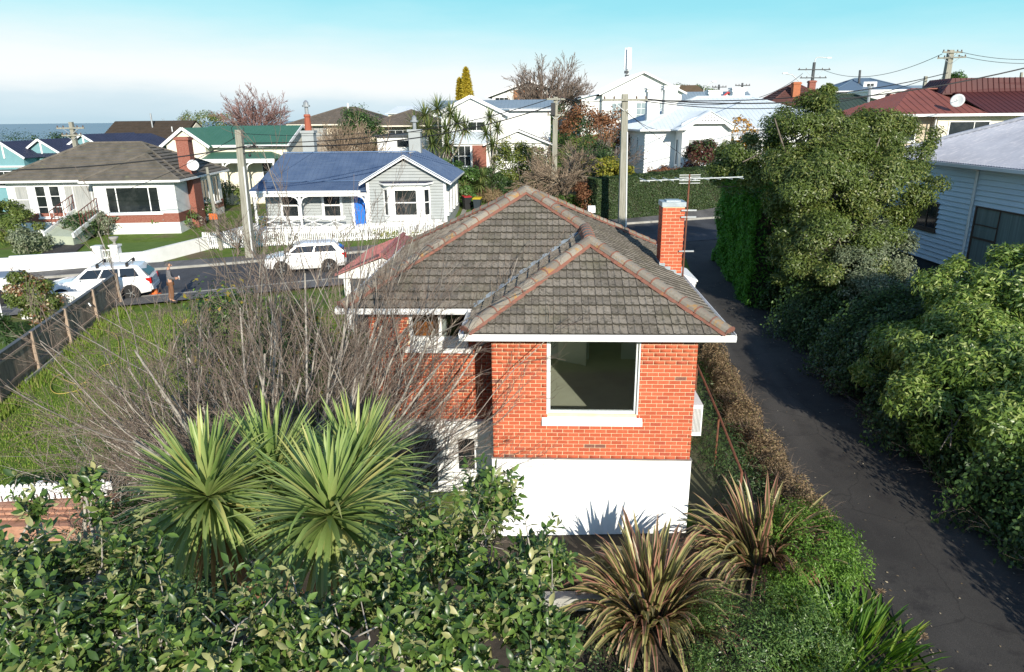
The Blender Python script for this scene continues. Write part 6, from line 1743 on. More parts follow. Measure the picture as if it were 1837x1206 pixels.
YEL = leafmat('yellow_leaf', [(0, (.30, .22, .02)), (1, (.46, .36, .05))], .5, .3, .3)
leafy('ivy_bush', 'tall green bush with scattered yellow leaves tangled behind the bare tree', 'bush', (-7.2, 16.6, H(-7.2, 16.6)), [(0, 0, 2.7, 1.2, .9, 1.8), (1.4, .3, 2.4, 1.3, .9, 1.7), (-.5, 0, 1.2, 1.1, .8, 1.0), (2.8, -.2, 1.9, 1.2, .8, 1.6), (3.8, -.3, 1.2, .9, .8, 1.1)], 15000, LF_DARK, .11, .06, 20, .4, 25, extra=[(YEL, 420, .15, .09, 'yellow_leaves'), (LF_BRIGHT, 1600, .11, .06, 'young_leaves')])

# ---- right side: the bank, the bushes and the trees
bank = thing('undergrowth', 'dark ivy and scrambling undergrowth on the bank along the right of the driveway', 'undergrowth', (10.2, 15, H(10.2, 15)))
g = np.random.default_rng(51); n = 80000
y = g.uniform(3.5, 27, n); a = g.random(n) * math.pi * .62 + math.pi * .38
wv = 1 + .16 * np.sin(y * 1.7) + .13 * np.sin(y * 4.1 + 1) + .08 * np.sin(y * 9.3)
edge = np.interp(y, [3.5, 10, 22, 27], [9.5, 9.5, 9.7, 10.2]); rr = wv * g.uniform(.8, 1.06, n)
P = np.stack([edge + 2.3 + np.cos(a) * 2.35 * rr, y, np.interp(y, [3, 15, 27], [.2, .6, 1.3]) + np.sin(a) * rr * np.interp(y, [3, 12, 20, 27], [1.7, 2.1, 2.3, 2.1])], 1)
Nn = np.stack([np.cos(a), g.normal(size=n) * .2, np.sin(a)], 1)
foliage('foliage', bank, P - np.array(bank.location), Nn, g, LF_DARK, .11, .075, jit=.5)
m_ = 16000; foliage('young_leaves', bank, P[:m_] * 1 - np.array(bank.location) + unit(Nn[:m_]) * .06, Nn[:m_], g, LF_MID, .10, .06, jit=.6)
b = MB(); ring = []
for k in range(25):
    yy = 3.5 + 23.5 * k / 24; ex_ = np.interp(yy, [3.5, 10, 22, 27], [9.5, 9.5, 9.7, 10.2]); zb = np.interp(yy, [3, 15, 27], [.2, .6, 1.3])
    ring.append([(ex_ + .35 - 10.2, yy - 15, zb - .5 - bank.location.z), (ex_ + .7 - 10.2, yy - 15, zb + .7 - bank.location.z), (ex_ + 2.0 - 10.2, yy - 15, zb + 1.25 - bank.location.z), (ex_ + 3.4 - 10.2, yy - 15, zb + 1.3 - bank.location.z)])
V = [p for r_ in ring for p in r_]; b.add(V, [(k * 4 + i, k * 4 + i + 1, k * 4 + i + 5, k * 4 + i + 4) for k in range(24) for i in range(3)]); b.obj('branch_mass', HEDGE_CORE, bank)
out = []
for k in range(60):
    yy = g.uniform(6, 20); grow((9.6 - 10.2, yy - 15, np.interp(yy, [3, 15, 27], [.2, .6, 1.3]) - bank.location.z + .1), (-.7, g.normal() * .7, .8 + g.normal() * .3), .8, .006, 1, out, g, [5], .8, -.1)
bare_crown(bank, out, TWIG, TWIG, 1, ('stem', 'twig'))

def lobes_at(base, items, ppm):
    """lobes from photo pixel centre, distance and radius in pixels"""
    out = []
    for u, v, Y, r_ in items:
        p = at(u, v, Y) - Vector(base); rr = r_ / ppm
        out.append((p.x, p.y, p.z, rr, rr * .95, rr * .85))
    return out
rb = (11.4, 16.0, H(11.4, 16))
leafy('rhododendron_bush', 'large lumpy mid-green bush hiding the foot of the weatherboard house at the right edge', 'bush', rb,
      lobes_at(rb, [(1655, 645, 16.6, 75), (1745, 530, 17.6, 82), (1800, 660, 14.6, 105), (1705, 730, 14.4, 85), (1590, 650, 17.6, 55), (1835, 520, 17.0, 90), (1690, 640, 16.0, 85), (1770, 600, 16.5, 90), (1850, 740, 13.2, 90), (1790, 780, 13.6, 70)], 68), 70000, LF_RHODO, .155, .048, 15, .36, 61, inner=.22, droop=.25)
tb = (12.1, 25.6, H(12.1, 25.6))
bigt = leafy('evergreen_tree', 'big olive-green tree with several rounded crowns, left of the weatherboard house', 'tree', tb,
      lobes_at(tb, [(1452, 236, 25.4, 62), (1515, 262, 26, 56), (1570, 250, 26.4, 56), (1625, 268, 26.5, 54), (1345, 292, 27.2, 56), (1318, 322, 27.6, 40), (1380, 268, 27.2, 44), (1370, 318, 26.6, 46), (1405, 300, 25.6, 60), (1470, 330, 24.2, 78), (1560, 330, 24.6, 76), (1628, 325, 25.2, 48), (1448, 390, 24.6, 62), (1490, 430, 23.8, 76), (1552, 412, 24.0, 60), (1455, 475, 23.8, 56), (1510, 490, 23.2, 62), (1642, 290, 25.5, 34)], 43), 150000, LF_OLIVE, .125, .045, 20, .33, 62, inner=.16, stems=4, droop=.3)
leafy('silvery_shrub', 'grey-green shrub below the big evergreen tree, above the dark undergrowth', 'shrub', (11.6, 22.6, H(11.6, 22.6)),
      [(0, 0, 2.4, 1.3, 1.2, 1.2), (.9, .6, 2.9, 1.1, 1.1, 1.2), (.2, -1.2, 1.8, 1.1, 1.1, 1.1), (-.6, 1.2, 2.2, 1.1, 1.1, 1.1)], 26000, LF_GREYGREEN, .10, .042, 26, .3, 63, inner=.2)
box_hedge('conifer_hedge', 'clipped bright green conifer hedge at the top of the driveway', (10.1, 33.6), (9.35, 26.4), 1.7, 4.0, LF_CONIFER, 42000, .20, .05, 64, wob=.10, topn=.3)
box_hedge('clipped_hedge', 'long clipped dark green hedge across the street from the driveway, below the white villa', (5.6, 45.7), (17.0, 49.0), 1.5, 2.75, LF_HEDGE, 52000, .10, .05, 65, wob=.04)

# ---- lawn
GRASS = leafmat('grass_blade', [(0, (.12, .20, .025)), (.45, (.185, .285, .04)), (.75, (.26, .33, .065)), (.88, (.26, .24, .09)), (1, (.34, .28, .13))], .6, .25, .3)
g = np.random.default_rng(71)
def blades(name, x0, x1, y0, y1, n, h, inside=None, seed=0, w=.012, m=GRASS):
    g = np.random.default_rng(seed); x = g.uniform(x0, x1, n); y = g.uniform(y0, y1, n)
    den = .5 + .5 * np.sin(x * .9 + 1.7) * np.sin(y * .8) + .35 * np.sin(x * 2.3) * np.sin(y * 1.9 + .6)
    k = (g.random(n) < .45 + .6 * den)
    if inside is not None: k &= inside(x, y)
    x, y = x[k], y[k]; n = len(x); z = np.array([H(a, b_) for a, b_ in zip(x, y)])
    hh = h * g.uniform(.4, 1.4, n) * (.7 + .5 * np.sin(x * 1.7) * np.sin(y * 1.3) ** 2); az = g.random(n) * 6.283; ln = g.uniform(0, .8, n)
    P0 = np.stack([x, y, z], 1); S = np.stack([np.cos(az), np.sin(az), np.zeros(n)], 1) * w
    T = P0 + np.stack([-np.sin(az) * ln * hh, np.cos(az) * ln * hh, hh], 1)
    V = np.stack([P0 - S, P0 + S, T], 1).reshape(-1, 3)
    return tag(link(name, np_mesh(name, V, np.arange(n * 3).reshape(n, 3), m, g.random(n))), kind='stuff')
blades('grass', -17.2, -6.0, 14.2, 29, 84000, .075, lambda x, y: x > np.interp(y, [12, 20, 30], [-16.2, -16.0, -17.4]), 1, .014)
blades('grass', -17.3, -15.0, 16, 29.5, 16000, .28, lambda x, y: np.abs(x - np.interp(y, [14, 20.3, 30], [-15.1, -15.9, -17.3])) < .55, 2, .016)
blades('grass', -9, -5, 43, 52, 100, .1, None, 3)

# fallen leaves on the driveway
g = np.random.default_rng(81); n = 650
e_ = g.random(n); x = np.where(e_ < .35, 6.55 + np.abs(g.normal(size=n)) * .18, np.where(e_ < .7, 9.5 - np.abs(g.normal(size=n)) * .35, g.uniform(6.6, 9.6, n))); y = 6 + 24 * g.random(n) ** 1.2; z = np.array([H(a, b_) for a, b_ in zip(x, y)]) + .045
az = g.random(n) * 6.283; D = np.stack([np.cos(az), np.sin(az), g.uniform(-.1, .25, n)], 1)
V, F = leaf_cloud(np.stack([x, y, z], 1), D, np.tile([0, 0, 1.0], (n, 1)) + g.normal(size=(n, 3)) * .2, g.uniform(.03, .075, n), g.uniform(.015, .04, n))
tag(link('fallen_leaves', np_mesh('fallen_leaves', V, F, leafmat('fallen_leaf', [(0, (.16, .11, .06)), (.5, (.30, .24, .15)), (1, (.36, .32, .25))], .8, .1, 0), g.random(n))), kind='stuff')
# ---------------------------------------------------------------- fences, walls and small things
def gp(u, v, y0=3.0, y1=130.0):
    """the point of the ground seen at photo pixel u, v"""
    Y = y0
    while Y < y1:
        p = at(u, v, Y)
        if p.z <= H(p.x, p.y): return Vector((p.x, p.y, H(p.x, p.y)))
        Y += .1
    return at(u, v, y1)

# paling fence on the left
FA, FB = Vector((-15.45, 15.2, 0)), Vector((-17.65, 30.3, 0))
d = (FB - FA); Ln = d.length; d.normalize(); nrm = Vector((d.y, -d.x, 0))
fz = lambda t: H(FA.x + d.x * t, FA.y + d.y * t)
fence = thing('paling_fence', 'brown timber paling fence with dark capping along the left side of the lawn', 'fence', (FA.x, FA.y, fz(0)))
fo = fence.location.copy()
ang = math.atan2(d.y, d.x)
n = int(Ln / .205); PAL = {}
for k in range(n):
    t = k * .205 + .02; h = 1.36 + random.uniform(-.02, .02)
    b = MB().box(0, .196, -.01, .012 + random.uniform(0, .006), 0, h)
    p = FA + d * t - fo; p.z = fz(t) + .04 - fo.z
    o = b.obj('paling', WOOD, fence, loc=p, rot=(0, 0, ang))
GREYCAP = mat('dark_grey_capping', (.085, .095, .10), (.11, .12, .125), 3, .7)
k = 0; t = 0; pts = []
while t <= Ln + .1:
    p = FA + d * t + nrm * .07 - fo; z = fz(min(t, Ln)) - fo.z
    MB().box(-.05, .05, -.05, .05, -.3, 1.46).obj('post', WOOD, fence, loc=(p.x, p.y, z), rot=(0, 0, ang)); pts.append(t); t += 2.52
for a, c in zip(pts, pts[1:]):
    p, q_ = FA + d * a - fo, FA + d * c - fo
    p.z, q_.z = fz(a) - fo.z, fz(c) - fo.z
    for hz in (.35, 1.15): MB().bar(p + nrm * .035 + Vector((0, 0, hz)), q_ + nrm * .035 + Vector((0, 0, hz)), .04, .08).obj('rail', WOOD, fence)
    MB().bar(p + Vector((0, 0, 1.42)), q_ + Vector((0, 0, 1.42)), .14, .035).obj('capping', GREYCAP, fence)
MB().bar(FA + d * 6.5 + nrm * .12 - fo + Vector((0, 0, fz(6.5) + .06)), FA + d * 9.2 + nrm * .12 - fo + Vector((0, 0, fz(9) + .06)), .06, .16).obj('gravel_board', CONC, fence)

def picket_fence(name, label, A, B, h, gap, w, m, zf, round_top=False, posts=2.2):
    A, B = Vector(A), Vector(B); d = B - A; L = d.length; d.normalize(); an = math.atan2(d.y, d.x)
    t = thing(name, label, 'fence', (A.x, A.y, zf(A.x, A.y)))
    n = int(L / gap)
    me = MB().add([(0, 0, 0), (w, 0, 0), (w, 0, h - w * .5), (w / 2, 0, h), (0, 0, h - w * .5), (0, .02, 0), (w, .02, 0), (w, .02, h - w * .5), (w / 2, .02, h), (0, .02, h - w * .5)],
                  [(0, 1, 2, 3, 4), (9, 8, 7, 6, 5), (1, 6, 7, 2), (2, 7, 8, 3), (3, 8, 9, 4), (4, 9, 5, 0)]).mesh('picket', m)
    for k in range(n):
        p = A + d * (k * gap); link('picket', me, t, Vector((p.x, p.y, zf(p.x, p.y) + .05)) - t.location, (0, 0, an))
    ns = max(2, int(L / posts))
    for k in range(ns):
        p, q_ = A + d * (L * k / ns), A + d * (L * (k + 1) / ns)
        p.z, q_.z = zf(p.x, p.y), zf(q_.x, q_.y); sh = Vector((-d.y, d.x, 0)) * .045
        for hz in (.22, h * .78): MB().bar(p + sh + Vector((0, 0, hz)) - t.location, q_ + sh + Vector((0, 0, hz)) - t.location, .045, .08).obj('rail', m, t)
        c = p + sh * 2.2 - t.location; MB().box(-.05, .05, -.05, .05, -.2, h + .02).obj('post', m, t, loc=c, rot=(0, 0, an))
    return t
picket_fence('picket_fence', 'white picket fence along the front of the grey cottage with the blue roof', (-19.0, 42.6, 0), (-4.4, 45.1, 0), 1.05, .118, .075, W_TRIM, H)
FP0, FP1 = at(-60, 910, 13.55), at(204, 884, 13.95)
zrail = (FP0.z + FP1.z) / 2 - .04
picket_fence('picket_rail', 'low white picket rail on a brick edge, behind the glossy leaves', (FP0.x, 13.6, 0), (FP1.x, 13.9, 0), .42, .125, .085, W_TRIM, lambda x, y: zrail)
EDGE = mat('pinkish_brick_edge', (.46, .25, .17), (.34, .17, .11), 4, .9, dirt=((.14, .13, .07), 2, .6))
t = thing('brick_edge', 'pinkish brick garden wall below the white picket rail at the left', 'wall', ((FP0.x + FP1.x) / 2, 13.75, H(-11, 13.75)))
g = np.random.default_rng(3); L = FP1.x - FP0.x
MB().box(-L / 2, L / 2, -.25, .35, -.9, zrail + .01 - t.location.z).obj('wall', EDGE, t)
me = MB().box(0, .205, 0, .10, 0, .06).mesh('brick', EDGE)
for r_ in range(3):
    for k in range(int(L / .22)):
        link('brick', me, t, (-L / 2 + k * .22 + (.11 if r_ % 2 else 0), -.30 - r_ * .11, zrail - t.location.z - .03 - r_ * .06 + g.uniform(-.006, .006)))
MB().box(-L / 2, L / 2, -.7, -.25, -.9, zrail - .2 - t.location.z).obj('footing', EDGE, t)

# white street wall of the bungalow with piers, gate and urn
def wall_run(name, label, pts, h, th=.22, m=None, cap=True, cat='wall'):
    t = thing(name, label, cat, (pts[0][0], pts[0][1], H(*pts[0]))); b = MB(); c_ = MB()
    for (x0, y0), (x1, y1) in zip(pts, pts[1:]):
        n = max(1, int(math.dist((x0, y0), (x1, y1)) / 2.2))
        for k in range(n):
            a, e = k / n, (k + 1) / n; p = Vector((x0 + (x1 - x0) * a, y0 + (y1 - y0) * a, 0)); q_ = Vector((x0 + (x1 - x0) * e, y0 + (y1 - y0) * e, 0))
            z = max(H(p.x, p.y), H(q_.x, q_.y)) if cap != 'slope' else 0
            zp, zq = (z, z) if cap != 'slope' else (H(p.x, p.y), H(q_.x, q_.y))
            nn = (q_ - p).normalized(); nn = Vector((-nn.y, nn.x, 0)) * th / 2
            b.add([p - nn + Vector((0, 0, zp - .6)), q_ - nn + Vector((0, 0, zq - .6)), q_ + nn + Vector((0, 0, zq - .6)), p + nn + Vector((0, 0, zp - .6)), p - nn + Vector((0, 0, zp + h)), q_ - nn + Vector((0, 0, zq + h)), q_ + nn + Vector((0, 0, zq + h)), p + nn + Vector((0, 0, zp + h))],
                  [(0, 3, 2, 1), (4, 5, 6, 7), (0, 1, 5, 4), (1, 2, 6, 5), (2, 3, 7, 6), (3, 0, 4, 7)])
    b.v = [tuple(Vector(v) - t.location) for v in b.v]
    b.obj('masonry', m or W_PAINT, t)
    return t
w1 = wall_run('street_wall', 'long low white plastered wall along the street in front of the bungalow', [(-33, 34.7), (-26.8, 36.6), (-22.9, 37.8)], 1.0)
w2 = wall_run('side_wall', 'low white wall rising from the garden gate up the slope beside the bungalow garden', [(-21.75, 38.1), (-20.6, 38.4), (-18.6, 43.5), (-17.5, 47.5)], .8, cap='slope')
for nm, x, y, lab in (('gate_pier', -22.75, 37.85, 'white square gate pier left of the small white gate'), ('gate_pier', -21.9, 38.05, 'white square gate pier with a small urn, right of the small white gate')):
    t = thing(nm, lab, 'pillar', (x, y, H(x, y))); MB().box(-.2, .2, -.2, .2, -.4, 1.2).box(-.25, .25, -.25, .25, 1.2, 1.3).obj('pier', W_PAINT, t)
t = thing('garden_urn', 'pale stone urn standing on the white gate pier', 'urn', (-21.9, 38.05, H(-21.9, 38.05) + 1.3))
MB().lathe([(.16, 0), (.06, .08), (.06, .14), (.2, .3), (.26, .42), (.2, .44), (.1, .40)], 12).obj('bowl', CONC, t, smooth=True)
def iron_gate(label, c, w, h, yaw):
    t = thing('garden_gate', label, 'gate', c, yaw); b = MB().box(-w / 2, w / 2, -.02, .02, .1, .16).box(-w / 2, w / 2, -.02, .02, h - .06, h).box(-w / 2, -w / 2 + .05, -.02, .02, .16, h - .06).box(w / 2 - .05, w / 2, -.02, .02, .16, h - .06)
    b.obj('frame', W_TRIM, t)
    for k in range(6): x = -w / 2 + w * (k + 1) / 7; MB().tube([(x, 0, .16), (x, 0, h - .06)], .016, 6).obj('bar', W_TRIM, t)
    b = MB(); b.box(-w / 2 + .05, w / 2 - .05, -.016, .016, h * .55, h * .6); b.obj('rail', W_TRIM, t)
iron_gate('small white iron gate between two white piers in front of the bungalow', (-22.33, 37.95, H(-22.3, 37.9)), .56, 1.05, R(14))
nw = wall_run('neighbour_wall', 'short white wall beside the road behind the flowering shrub at the left', [(-27.5, 26.6), (-22.6, 28.0)], .95)
nw2 = wall_run('neighbour_wall', 'white wall end meeting the paling fence next to the white wagon', [(-20.9, 28.5), (-18.1, 29.3)], .95)
iron_gate('white iron gate at the far left edge beside the flowering shrub', (-22.0, 28.1, H(-22, 28)), 1.0, 1.05, R(14))
strip('path', [(-23.2, 18), (-22.6, 28)], [(-21.0, 18), (-21.2, 28)], SOIL, .04, 16, 2)

# garden hose on the lawn and a standpipe by the fence
HOSE = mat('yellow_hose', (.42, .33, .09), None, rough=.5)
hp_ = [(160, 550), (166, 566), (170, 580), (183, 594), (207, 603), (214, 625), (210, 650), (183, 661), (168, 678), (150, 690), (141, 693), (117, 685), (112, 677), (104, 676), (95, 685), (91, 698), (98, 708), (112, 711), (138, 705), (158, 697), (160, 691), (148, 692), (141, 698), (141, 710), (150, 724), (160, 736), (164, 745), (166, 760)]
hose = thing('garden_hose', 'yellow garden hose lying in loops on the lawn', 'hose', gp(150, 690)); hz = []
for u, v in hp_: p = gp(u, v); hz.append(p - hose.location + Vector((0, 0, .05)))
def smooth_line(P, m=5):
    out = []
    for i in range(len(P) - 1):
        p0, p1, p2, p3 = P[max(i - 1, 0)], P[i], P[i + 1], P[min(i + 2, len(P) - 1)]
        for k in range(m):
            t_ = k / m; out.append(.5 * ((2 * p1) + (p2 - p0) * t_ + (2 * p0 - 5 * p1 + 4 * p2 - p3) * t_ ** 2 + (3 * p1 - p0 - 3 * p2 + p3) * t_ ** 3))
    return out + [P[-1]]
MB().tube(smooth_line(hz), .015, 6).obj('tube', HOSE, hose, smooth=True)
sp = gp(162, 588); t = thing('standpipe', 'short white bent pipe standing against the paling fence', 'pipe', sp)
MB().tube(smooth_line([Vector((0, 0, -.1)), Vector((0, 0, .7)), Vector((.02, 0, .95)), Vector((.12, 0, 1.02)), Vector((.2, 0, .9))], 4), .03, 7).obj('pipe', W_TRIM, t)

# ---------------------------------------------------------------- vehicles
CARPAINT = mat('white_car_paint', (.80, .80, .79), None, rough=.25, spec=.5, coat=.6)
CARGLASS = mat('car_window', (.012, .014, .016), None, rough=.05, spec=.7)
TYRE = mat('tyre_rubber', (.02, .02, .02), None, rough=.85)
RIM = mat('alloy_rim', (.42, .43, .44), None, rough=.3, metal=.8)
TAIL = mat('red_tail_light', (.42, .012, .012), None, rough=.15, spec=.6)
HEADL = mat('clear_headlight', (.62, .65, .67), None, rough=.1, spec=.6)
def loft(b, rings, close=True, mi=0):
    n = len(rings[0]); b0 = len(b.v)
    for r_ in rings: b.v += [tuple(p) for p in r_]
    for i in range(len(rings) - 1):
        for j in range(n - 1): b.f.append((b0 + i * n + j, b0 + i * n + j + 1, b0 + (i + 1) * n + j + 1, b0 + (i + 1) * n + j)); b.m.append(mi)
    b.f.append(tuple(b0 + j for j in reversed(range(n)))); b.f.append(tuple(b0 + (len(rings) - 1) * n + j for j in range(n))); b.m += [mi, mi]
    return b
def wheel(parent, x, y, r, out):
    prof = [(r * .62, -.10), (r * .95, -.105), (r, -.06), (r, .06), (r * .95, .105), (r * .62, .10)]
    w_ = MB().lathe(prof, 18); w_.v = [(x + a, y + c, r + b_) for a, b_, c in [(v[0], v[1], v[2]) for v in w_.v]]
    wh = w_.obj('wheel', TYRE, parent, smooth=False)
    rm = MB().lathe([(r * .64, -.01), (r * .60, .09), (r * .16, .07), (r * .14, .10), (.01, .10)], 18); rm.v = [(x + v[0], y + out * v[2], r + v[1]) for v in rm.v]; rm.obj('rim', RIM, wh)
    sp_ = MB()
    for k in range(5): a = k * 1.2566; sp_.bar((x, y + out * .10, r), (x + math.cos(a) * r * .58, y + out * .095, r + math.sin(a) * r * .58), .05, .03)
    sp_.obj('spoke', RIM, wh)
def car(name, label, loc, yaw, kind='wagon', L=4.5, rails=False):
    t = thing(name, label, {'wagon': 'car', 'hatch': 'car', 'ute': 'pickup truck'}[kind], loc, yaw); h = L / 2
    if kind == 'ute': xs_ = [-h, -h + .04, -h + .5, -.5, .4, 1.25, 1.9, h - .15, h]; zb = [.55, .48, .42, .4, .4, .42, .42, .42, .55]; zt = [1.15, 1.18, 1.18, 1.18, 1.16, 1.14, 1.08, 1.0, .85]
    else: xs_ = [-h, -h + .08, -h + .5, -.5, .4, h - 1.3, h - .7, h - .15, h]; zb = [.45, .34, .28, .25, .25, .26, .28, .34, .45]; zt = [.92, 1.03, 1.06, 1.04, 1.02, 1.0, .94, .82, .70]
    wd = [.74, .83, .88, .89, .89, .88, .85, .78, .62]; rings = []
    for x, a, c, w in zip(xs_, zb, zt, wd):
        rings.append([Vector((x, -w * .90, a)), Vector((x, -w, a + .18)), Vector((x, -w * 1.01, (a + c) / 2 + .06)), Vector((x, -w * .97, c - .07)), Vector((x, -w * .88, c)), Vector((x, 0, c + .035)), Vector((x, w * .88, c)), Vector((x, w * .97, c - .07)), Vector((x, w * 1.01, (a + c) / 2 + .06)), Vector((x, w, a + .18)), Vector((x, w * .90, a))])
    body = loft(MB(), rings).obj('body', CARPAINT, t, smooth=False)
    wx = (-h + .9, h - .85); r = .34 if kind != 'ute' else .38
    for x in wx:
        for s_ in (-1, 1):
            wheel(t, x, s_ * .80, r, s_)
            a_ = MB().lathe([(r * 1.16, -.03), (r * 1.16, .03), (.02, .03)], 18); a_.v = [(x + v[0], s_ * .885 + v[2], r + v[1]) for v in a_.v]; a_.obj('wheel_arch', TYRE, t)
    if kind == 'wagon': base = (-h + .12, h - 1.35); top_ = (-h + .48, .32); zr = 1.56
    elif kind == 'hatch': base = (-h + .1, h - 1.05); top_ = (-h + .5, .35); zr = 1.50
    else: base = (-.75, h - 1.3); top_ = (-.55, .55); zr = 1.78
    zc = 1.02 if kind != 'ute' else 1.15; bw, tw_ = .80, .64
    xm = (top_[0] + top_[1]) / 2
    ring = lambda z, a, c, w: [Vector((a, -w, z)), Vector((c, -w, z)), Vector((c + .05 * (z < 1.3), 0, z)), Vector((c, w, z)), Vector((a, w, z)), Vector((a - .03, 0, z)), Vector((a, -w, z))]
    g_ = loft(MB(), [ring(zc, base[0], base[1], bw), ring(zr - .06, top_[0] - .02, top_[1] + .03, tw_ + .03), ring(zr, top_[0] + .08, top_[1] - .1, tw_ - .07), ring(zr + .025, top_[0] + .3, top_[1] - .3, tw_ - .3)]).obj('cabin', CARPAINT, t)
    def lerp(a, c, f): return a + (c - a) * f
    def side(x0b, x1b, x0t, x1t, s_):
        zl, zh = zc + .05, zr - .11; f0, f1 = .07, (zh - zc) / (zr - .06 - zc)
        yb, yt = lerp(bw, tw_ + .03, f0) + .006, lerp(bw, tw_ + .03, f1) + .006
        return [(x0b, s_ * yb, zl), (x1b, s_ * yb, zl), (x1t, s_ * yt, zh), (x0t, s_ * yt, zh)]
    nseg = {'wagon': 3, 'hatch': 2, 'ute': 2}[kind]
    for s_ in (-1, 1):
        bx0, bx1 = base[0] + .30, base[1] - .18; tx0, tx1 = top_[0] + .16, top_[1] - .02
        for k in range(nseg):
            f0, f1 = k / nseg + .015, (k + 1) / nseg - .015
            q_ = side(lerp(bx0, bx1, f0), lerp(bx0, bx1, f1), lerp(tx0, tx1, f0), lerp(tx0, tx1, f1), s_)
            MB().slab(q_, (0, -.012 * s_, 0)).obj('side_window', CARGLASS, g_)
        MB().box(base[1] - .35, base[1] - .17, s_ * .90 - .09, s_ * .90 + .09, 1.03 if kind != 'ute' else 1.16, 1.17 if kind != 'ute' else 1.32).obj('door_mirror', CARPAINT, t)
        MB().box(-h - .012, -h + .22, s_ * .70 - .13, s_ * .70 + .13, .72, .98).obj('tail_light', TAIL, t)
        MB().box(h - .32, h - .06, s_ * .66 - .1, s_ * .66 + .1, .62, .76).obj('headlight', HEADL, t)
        MB().box(-.30, -.12, s_ * .905 - .012, s_ * .905 + .012, .86, .90).box(.6, .78, s_ * .905 - .012, s_ * .905 + .012, .86, .90).obj('door_handle', CARPAINT, t)
    MB().slab([(base[0] - .035, -.68, zc + .07), (base[0] - .035, .68, zc + .07), (top_[0] - .045, .56, zr - .11), (top_[0] - .045, -.56, zr - .11)], (.02, 0, 0)).obj('rear_window', CARGLASS, g_)
    MB().slab([(base[1] + .045, -.72, zc + .05), (base[1] + .045, .72, zc + .05), (top_[1] + .075, .58, zr - .10), (top_[1] + .075, -.58, zr - .10)], (-.02, 0, 0)).obj('windscreen', CARGLASS, g_)
    MB().box(-h - .02, -h + .1, -.72, .72, .42, .58).box(h - .1, h + .01, -.6, .6, .36, .52).obj('bumper', DARK if kind != 'wagon' else CARPAINT, t)
    MB().box(-h - .025, -h - .012, -.18, .18, .66, .77).obj('number_plate', PALE, t)
    if rails:
        for x in (top_[0] + .45, top_[1] - .45):
            MB().bar((x, -.72, zr + .13), (x, .72, zr + .13), .05, .03).box(x - .06, x + .06, -.66, -.56, zr - .06, zr + .12).box(x - .06, x + .06, .56, .66, zr - .06, zr + .12).obj('roof_bar', BLACK, t)
    if kind == 'ute':
        MB().box(-h + .12, -.85, -.74, .74, 1.19, 1.24).obj('tonneau_cover', mat('blue_grey_cover', (.20, .24, .30), None, rough=.5), t)
        MB().tube([(-.95, -.72, 1.18), (-.98, -.66, 1.55), (-.98, .66, 1.55), (-.95, .72, 1.18)], .035, 7).tube([(-h + .3, -.76, 1.2), (-h + .3, -.76, 1.28), (-1.0, -.76, 1.28)], .025, 6).obj('sports_bar', PALE, t)
    return t
rz = lambda x, y: H(x, y) + .055
car('station_wagon', 'white station wagon with roof bars and red tail lights parked by the paling fence', (-18.95, 31.3, rz(-18.95, 31.3)), R(180 + 15), 'wagon', 4.55, True)
car('pickup_truck', 'white pickup truck with blue-grey tray cover, cut off by the left edge', (-25.3, 30.9, rz(-25.3, 30.9)), R(180 + 15), 'ute', 5.2)
car('hatchback', 'white hatchback in front of the picket fence, half hidden by bare twigs', (-10.7, 35.6, rz(-10.7, 35.6)), R(180 + 15), 'hatch', 4.1)

# traffic cone
c = gp(279, 531); t = thing('traffic_cone', 'orange traffic cone with white band standing on the street', 'cone', (c.x, c.y, rz(c.x, c.y)))
ORANGE = mat('orange_plastic', (.62, .13, .02), None, rough=.5)
MB().box(-.2, .2, -.2, .2, 0, .04).obj('base', ORANGE, t)
MB().lathe([(.15, .04), (.115, .24), (.062, .55), (.03, .75), (.02, .75)], 14).obj('cone', ORANGE, t)
MB().lathe([(.107, .30), (.073, .50), (.071, .50), (.104, .30)], 14).obj('reflective_band', W_TRIM, t)

# wheelie bins
def bin_(label, loc, yaw, lid, body=None, grp=None):
    t = thing('wheelie_bin', label, 'bin', loc, yaw, grp)
    b = loft(MB(), [[Vector((sx * w, sy * d_, z)) for sx, sy in ((-1, -1), (1, -1), (1, 1), (-1, 1), (-1, -1))] for w, d_, z in ((.20, .24, .05), (.24, .28, .5), (.28, .34, .98), (.30, .36, 1.0))]); b.obj('body', body or BLACK, t)
    MB().slab([(-.31, -.38, 1.0), (.31, -.38, 1.0), (.31, .36, 1.06), (-.31, .36, 1.06)], (0, 0, .05)).obj('lid', mat('lid_' + lid[0], lid[1], None, rough=.45), t)
    for s_ in (-1, 1):
        w_ = MB().lathe([(.1, -.02), (.1, .02), (.02, .03)], 10); w_.v = [(s_ * .24 + v[2], .30 + v[0], .1 + v[1]) for v in w_.v]; w_.obj('wheel', TYRE, t)
    MB().bar((-.25, .40, .95), (.25, .40, .95), .04).obj('handle', BLACK, t)
p = gp(838, 377, 45); bin_('black wheelie bin with a red lid on the grass beside the blue-roofed cottage', p, R(20), ('red', (.42, .03, .04)))
p2 = p + Vector((.25, .95, 0)); bin_('wheelie bin with a green lid just behind the red-lidded bin', p2, R(15), ('green', (.04, .30, .12)))
p = gp(857, 381, 45); bin_('black wheelie bin with a yellow lid, right of the red-lidded bin', p, R(-8), ('yellow', (.60, .45, .03)), mat('dark_blue_grey_plastic', (.03, .04, .05), None, rough=.5))
p = at(1094, 404, 39.5); bin_('blue-lidded bin just showing over the roof ridge below the centre pole', (p.x, 39.5, p.z - 1.05), R(10), ('blue', (.02, .16, .42)), mat('blue_plastic', (.02, .05, .16), None, rough=.5))
p = at(1061, 386, 43.6); t = thing('letterbox', 'white letterbox on a dark post by the street hedge', 'letterbox', (p.x, 43.6, H(p.x, 43.6)))
zt = p.z - t.location.z; zt = max(1.0, zt)
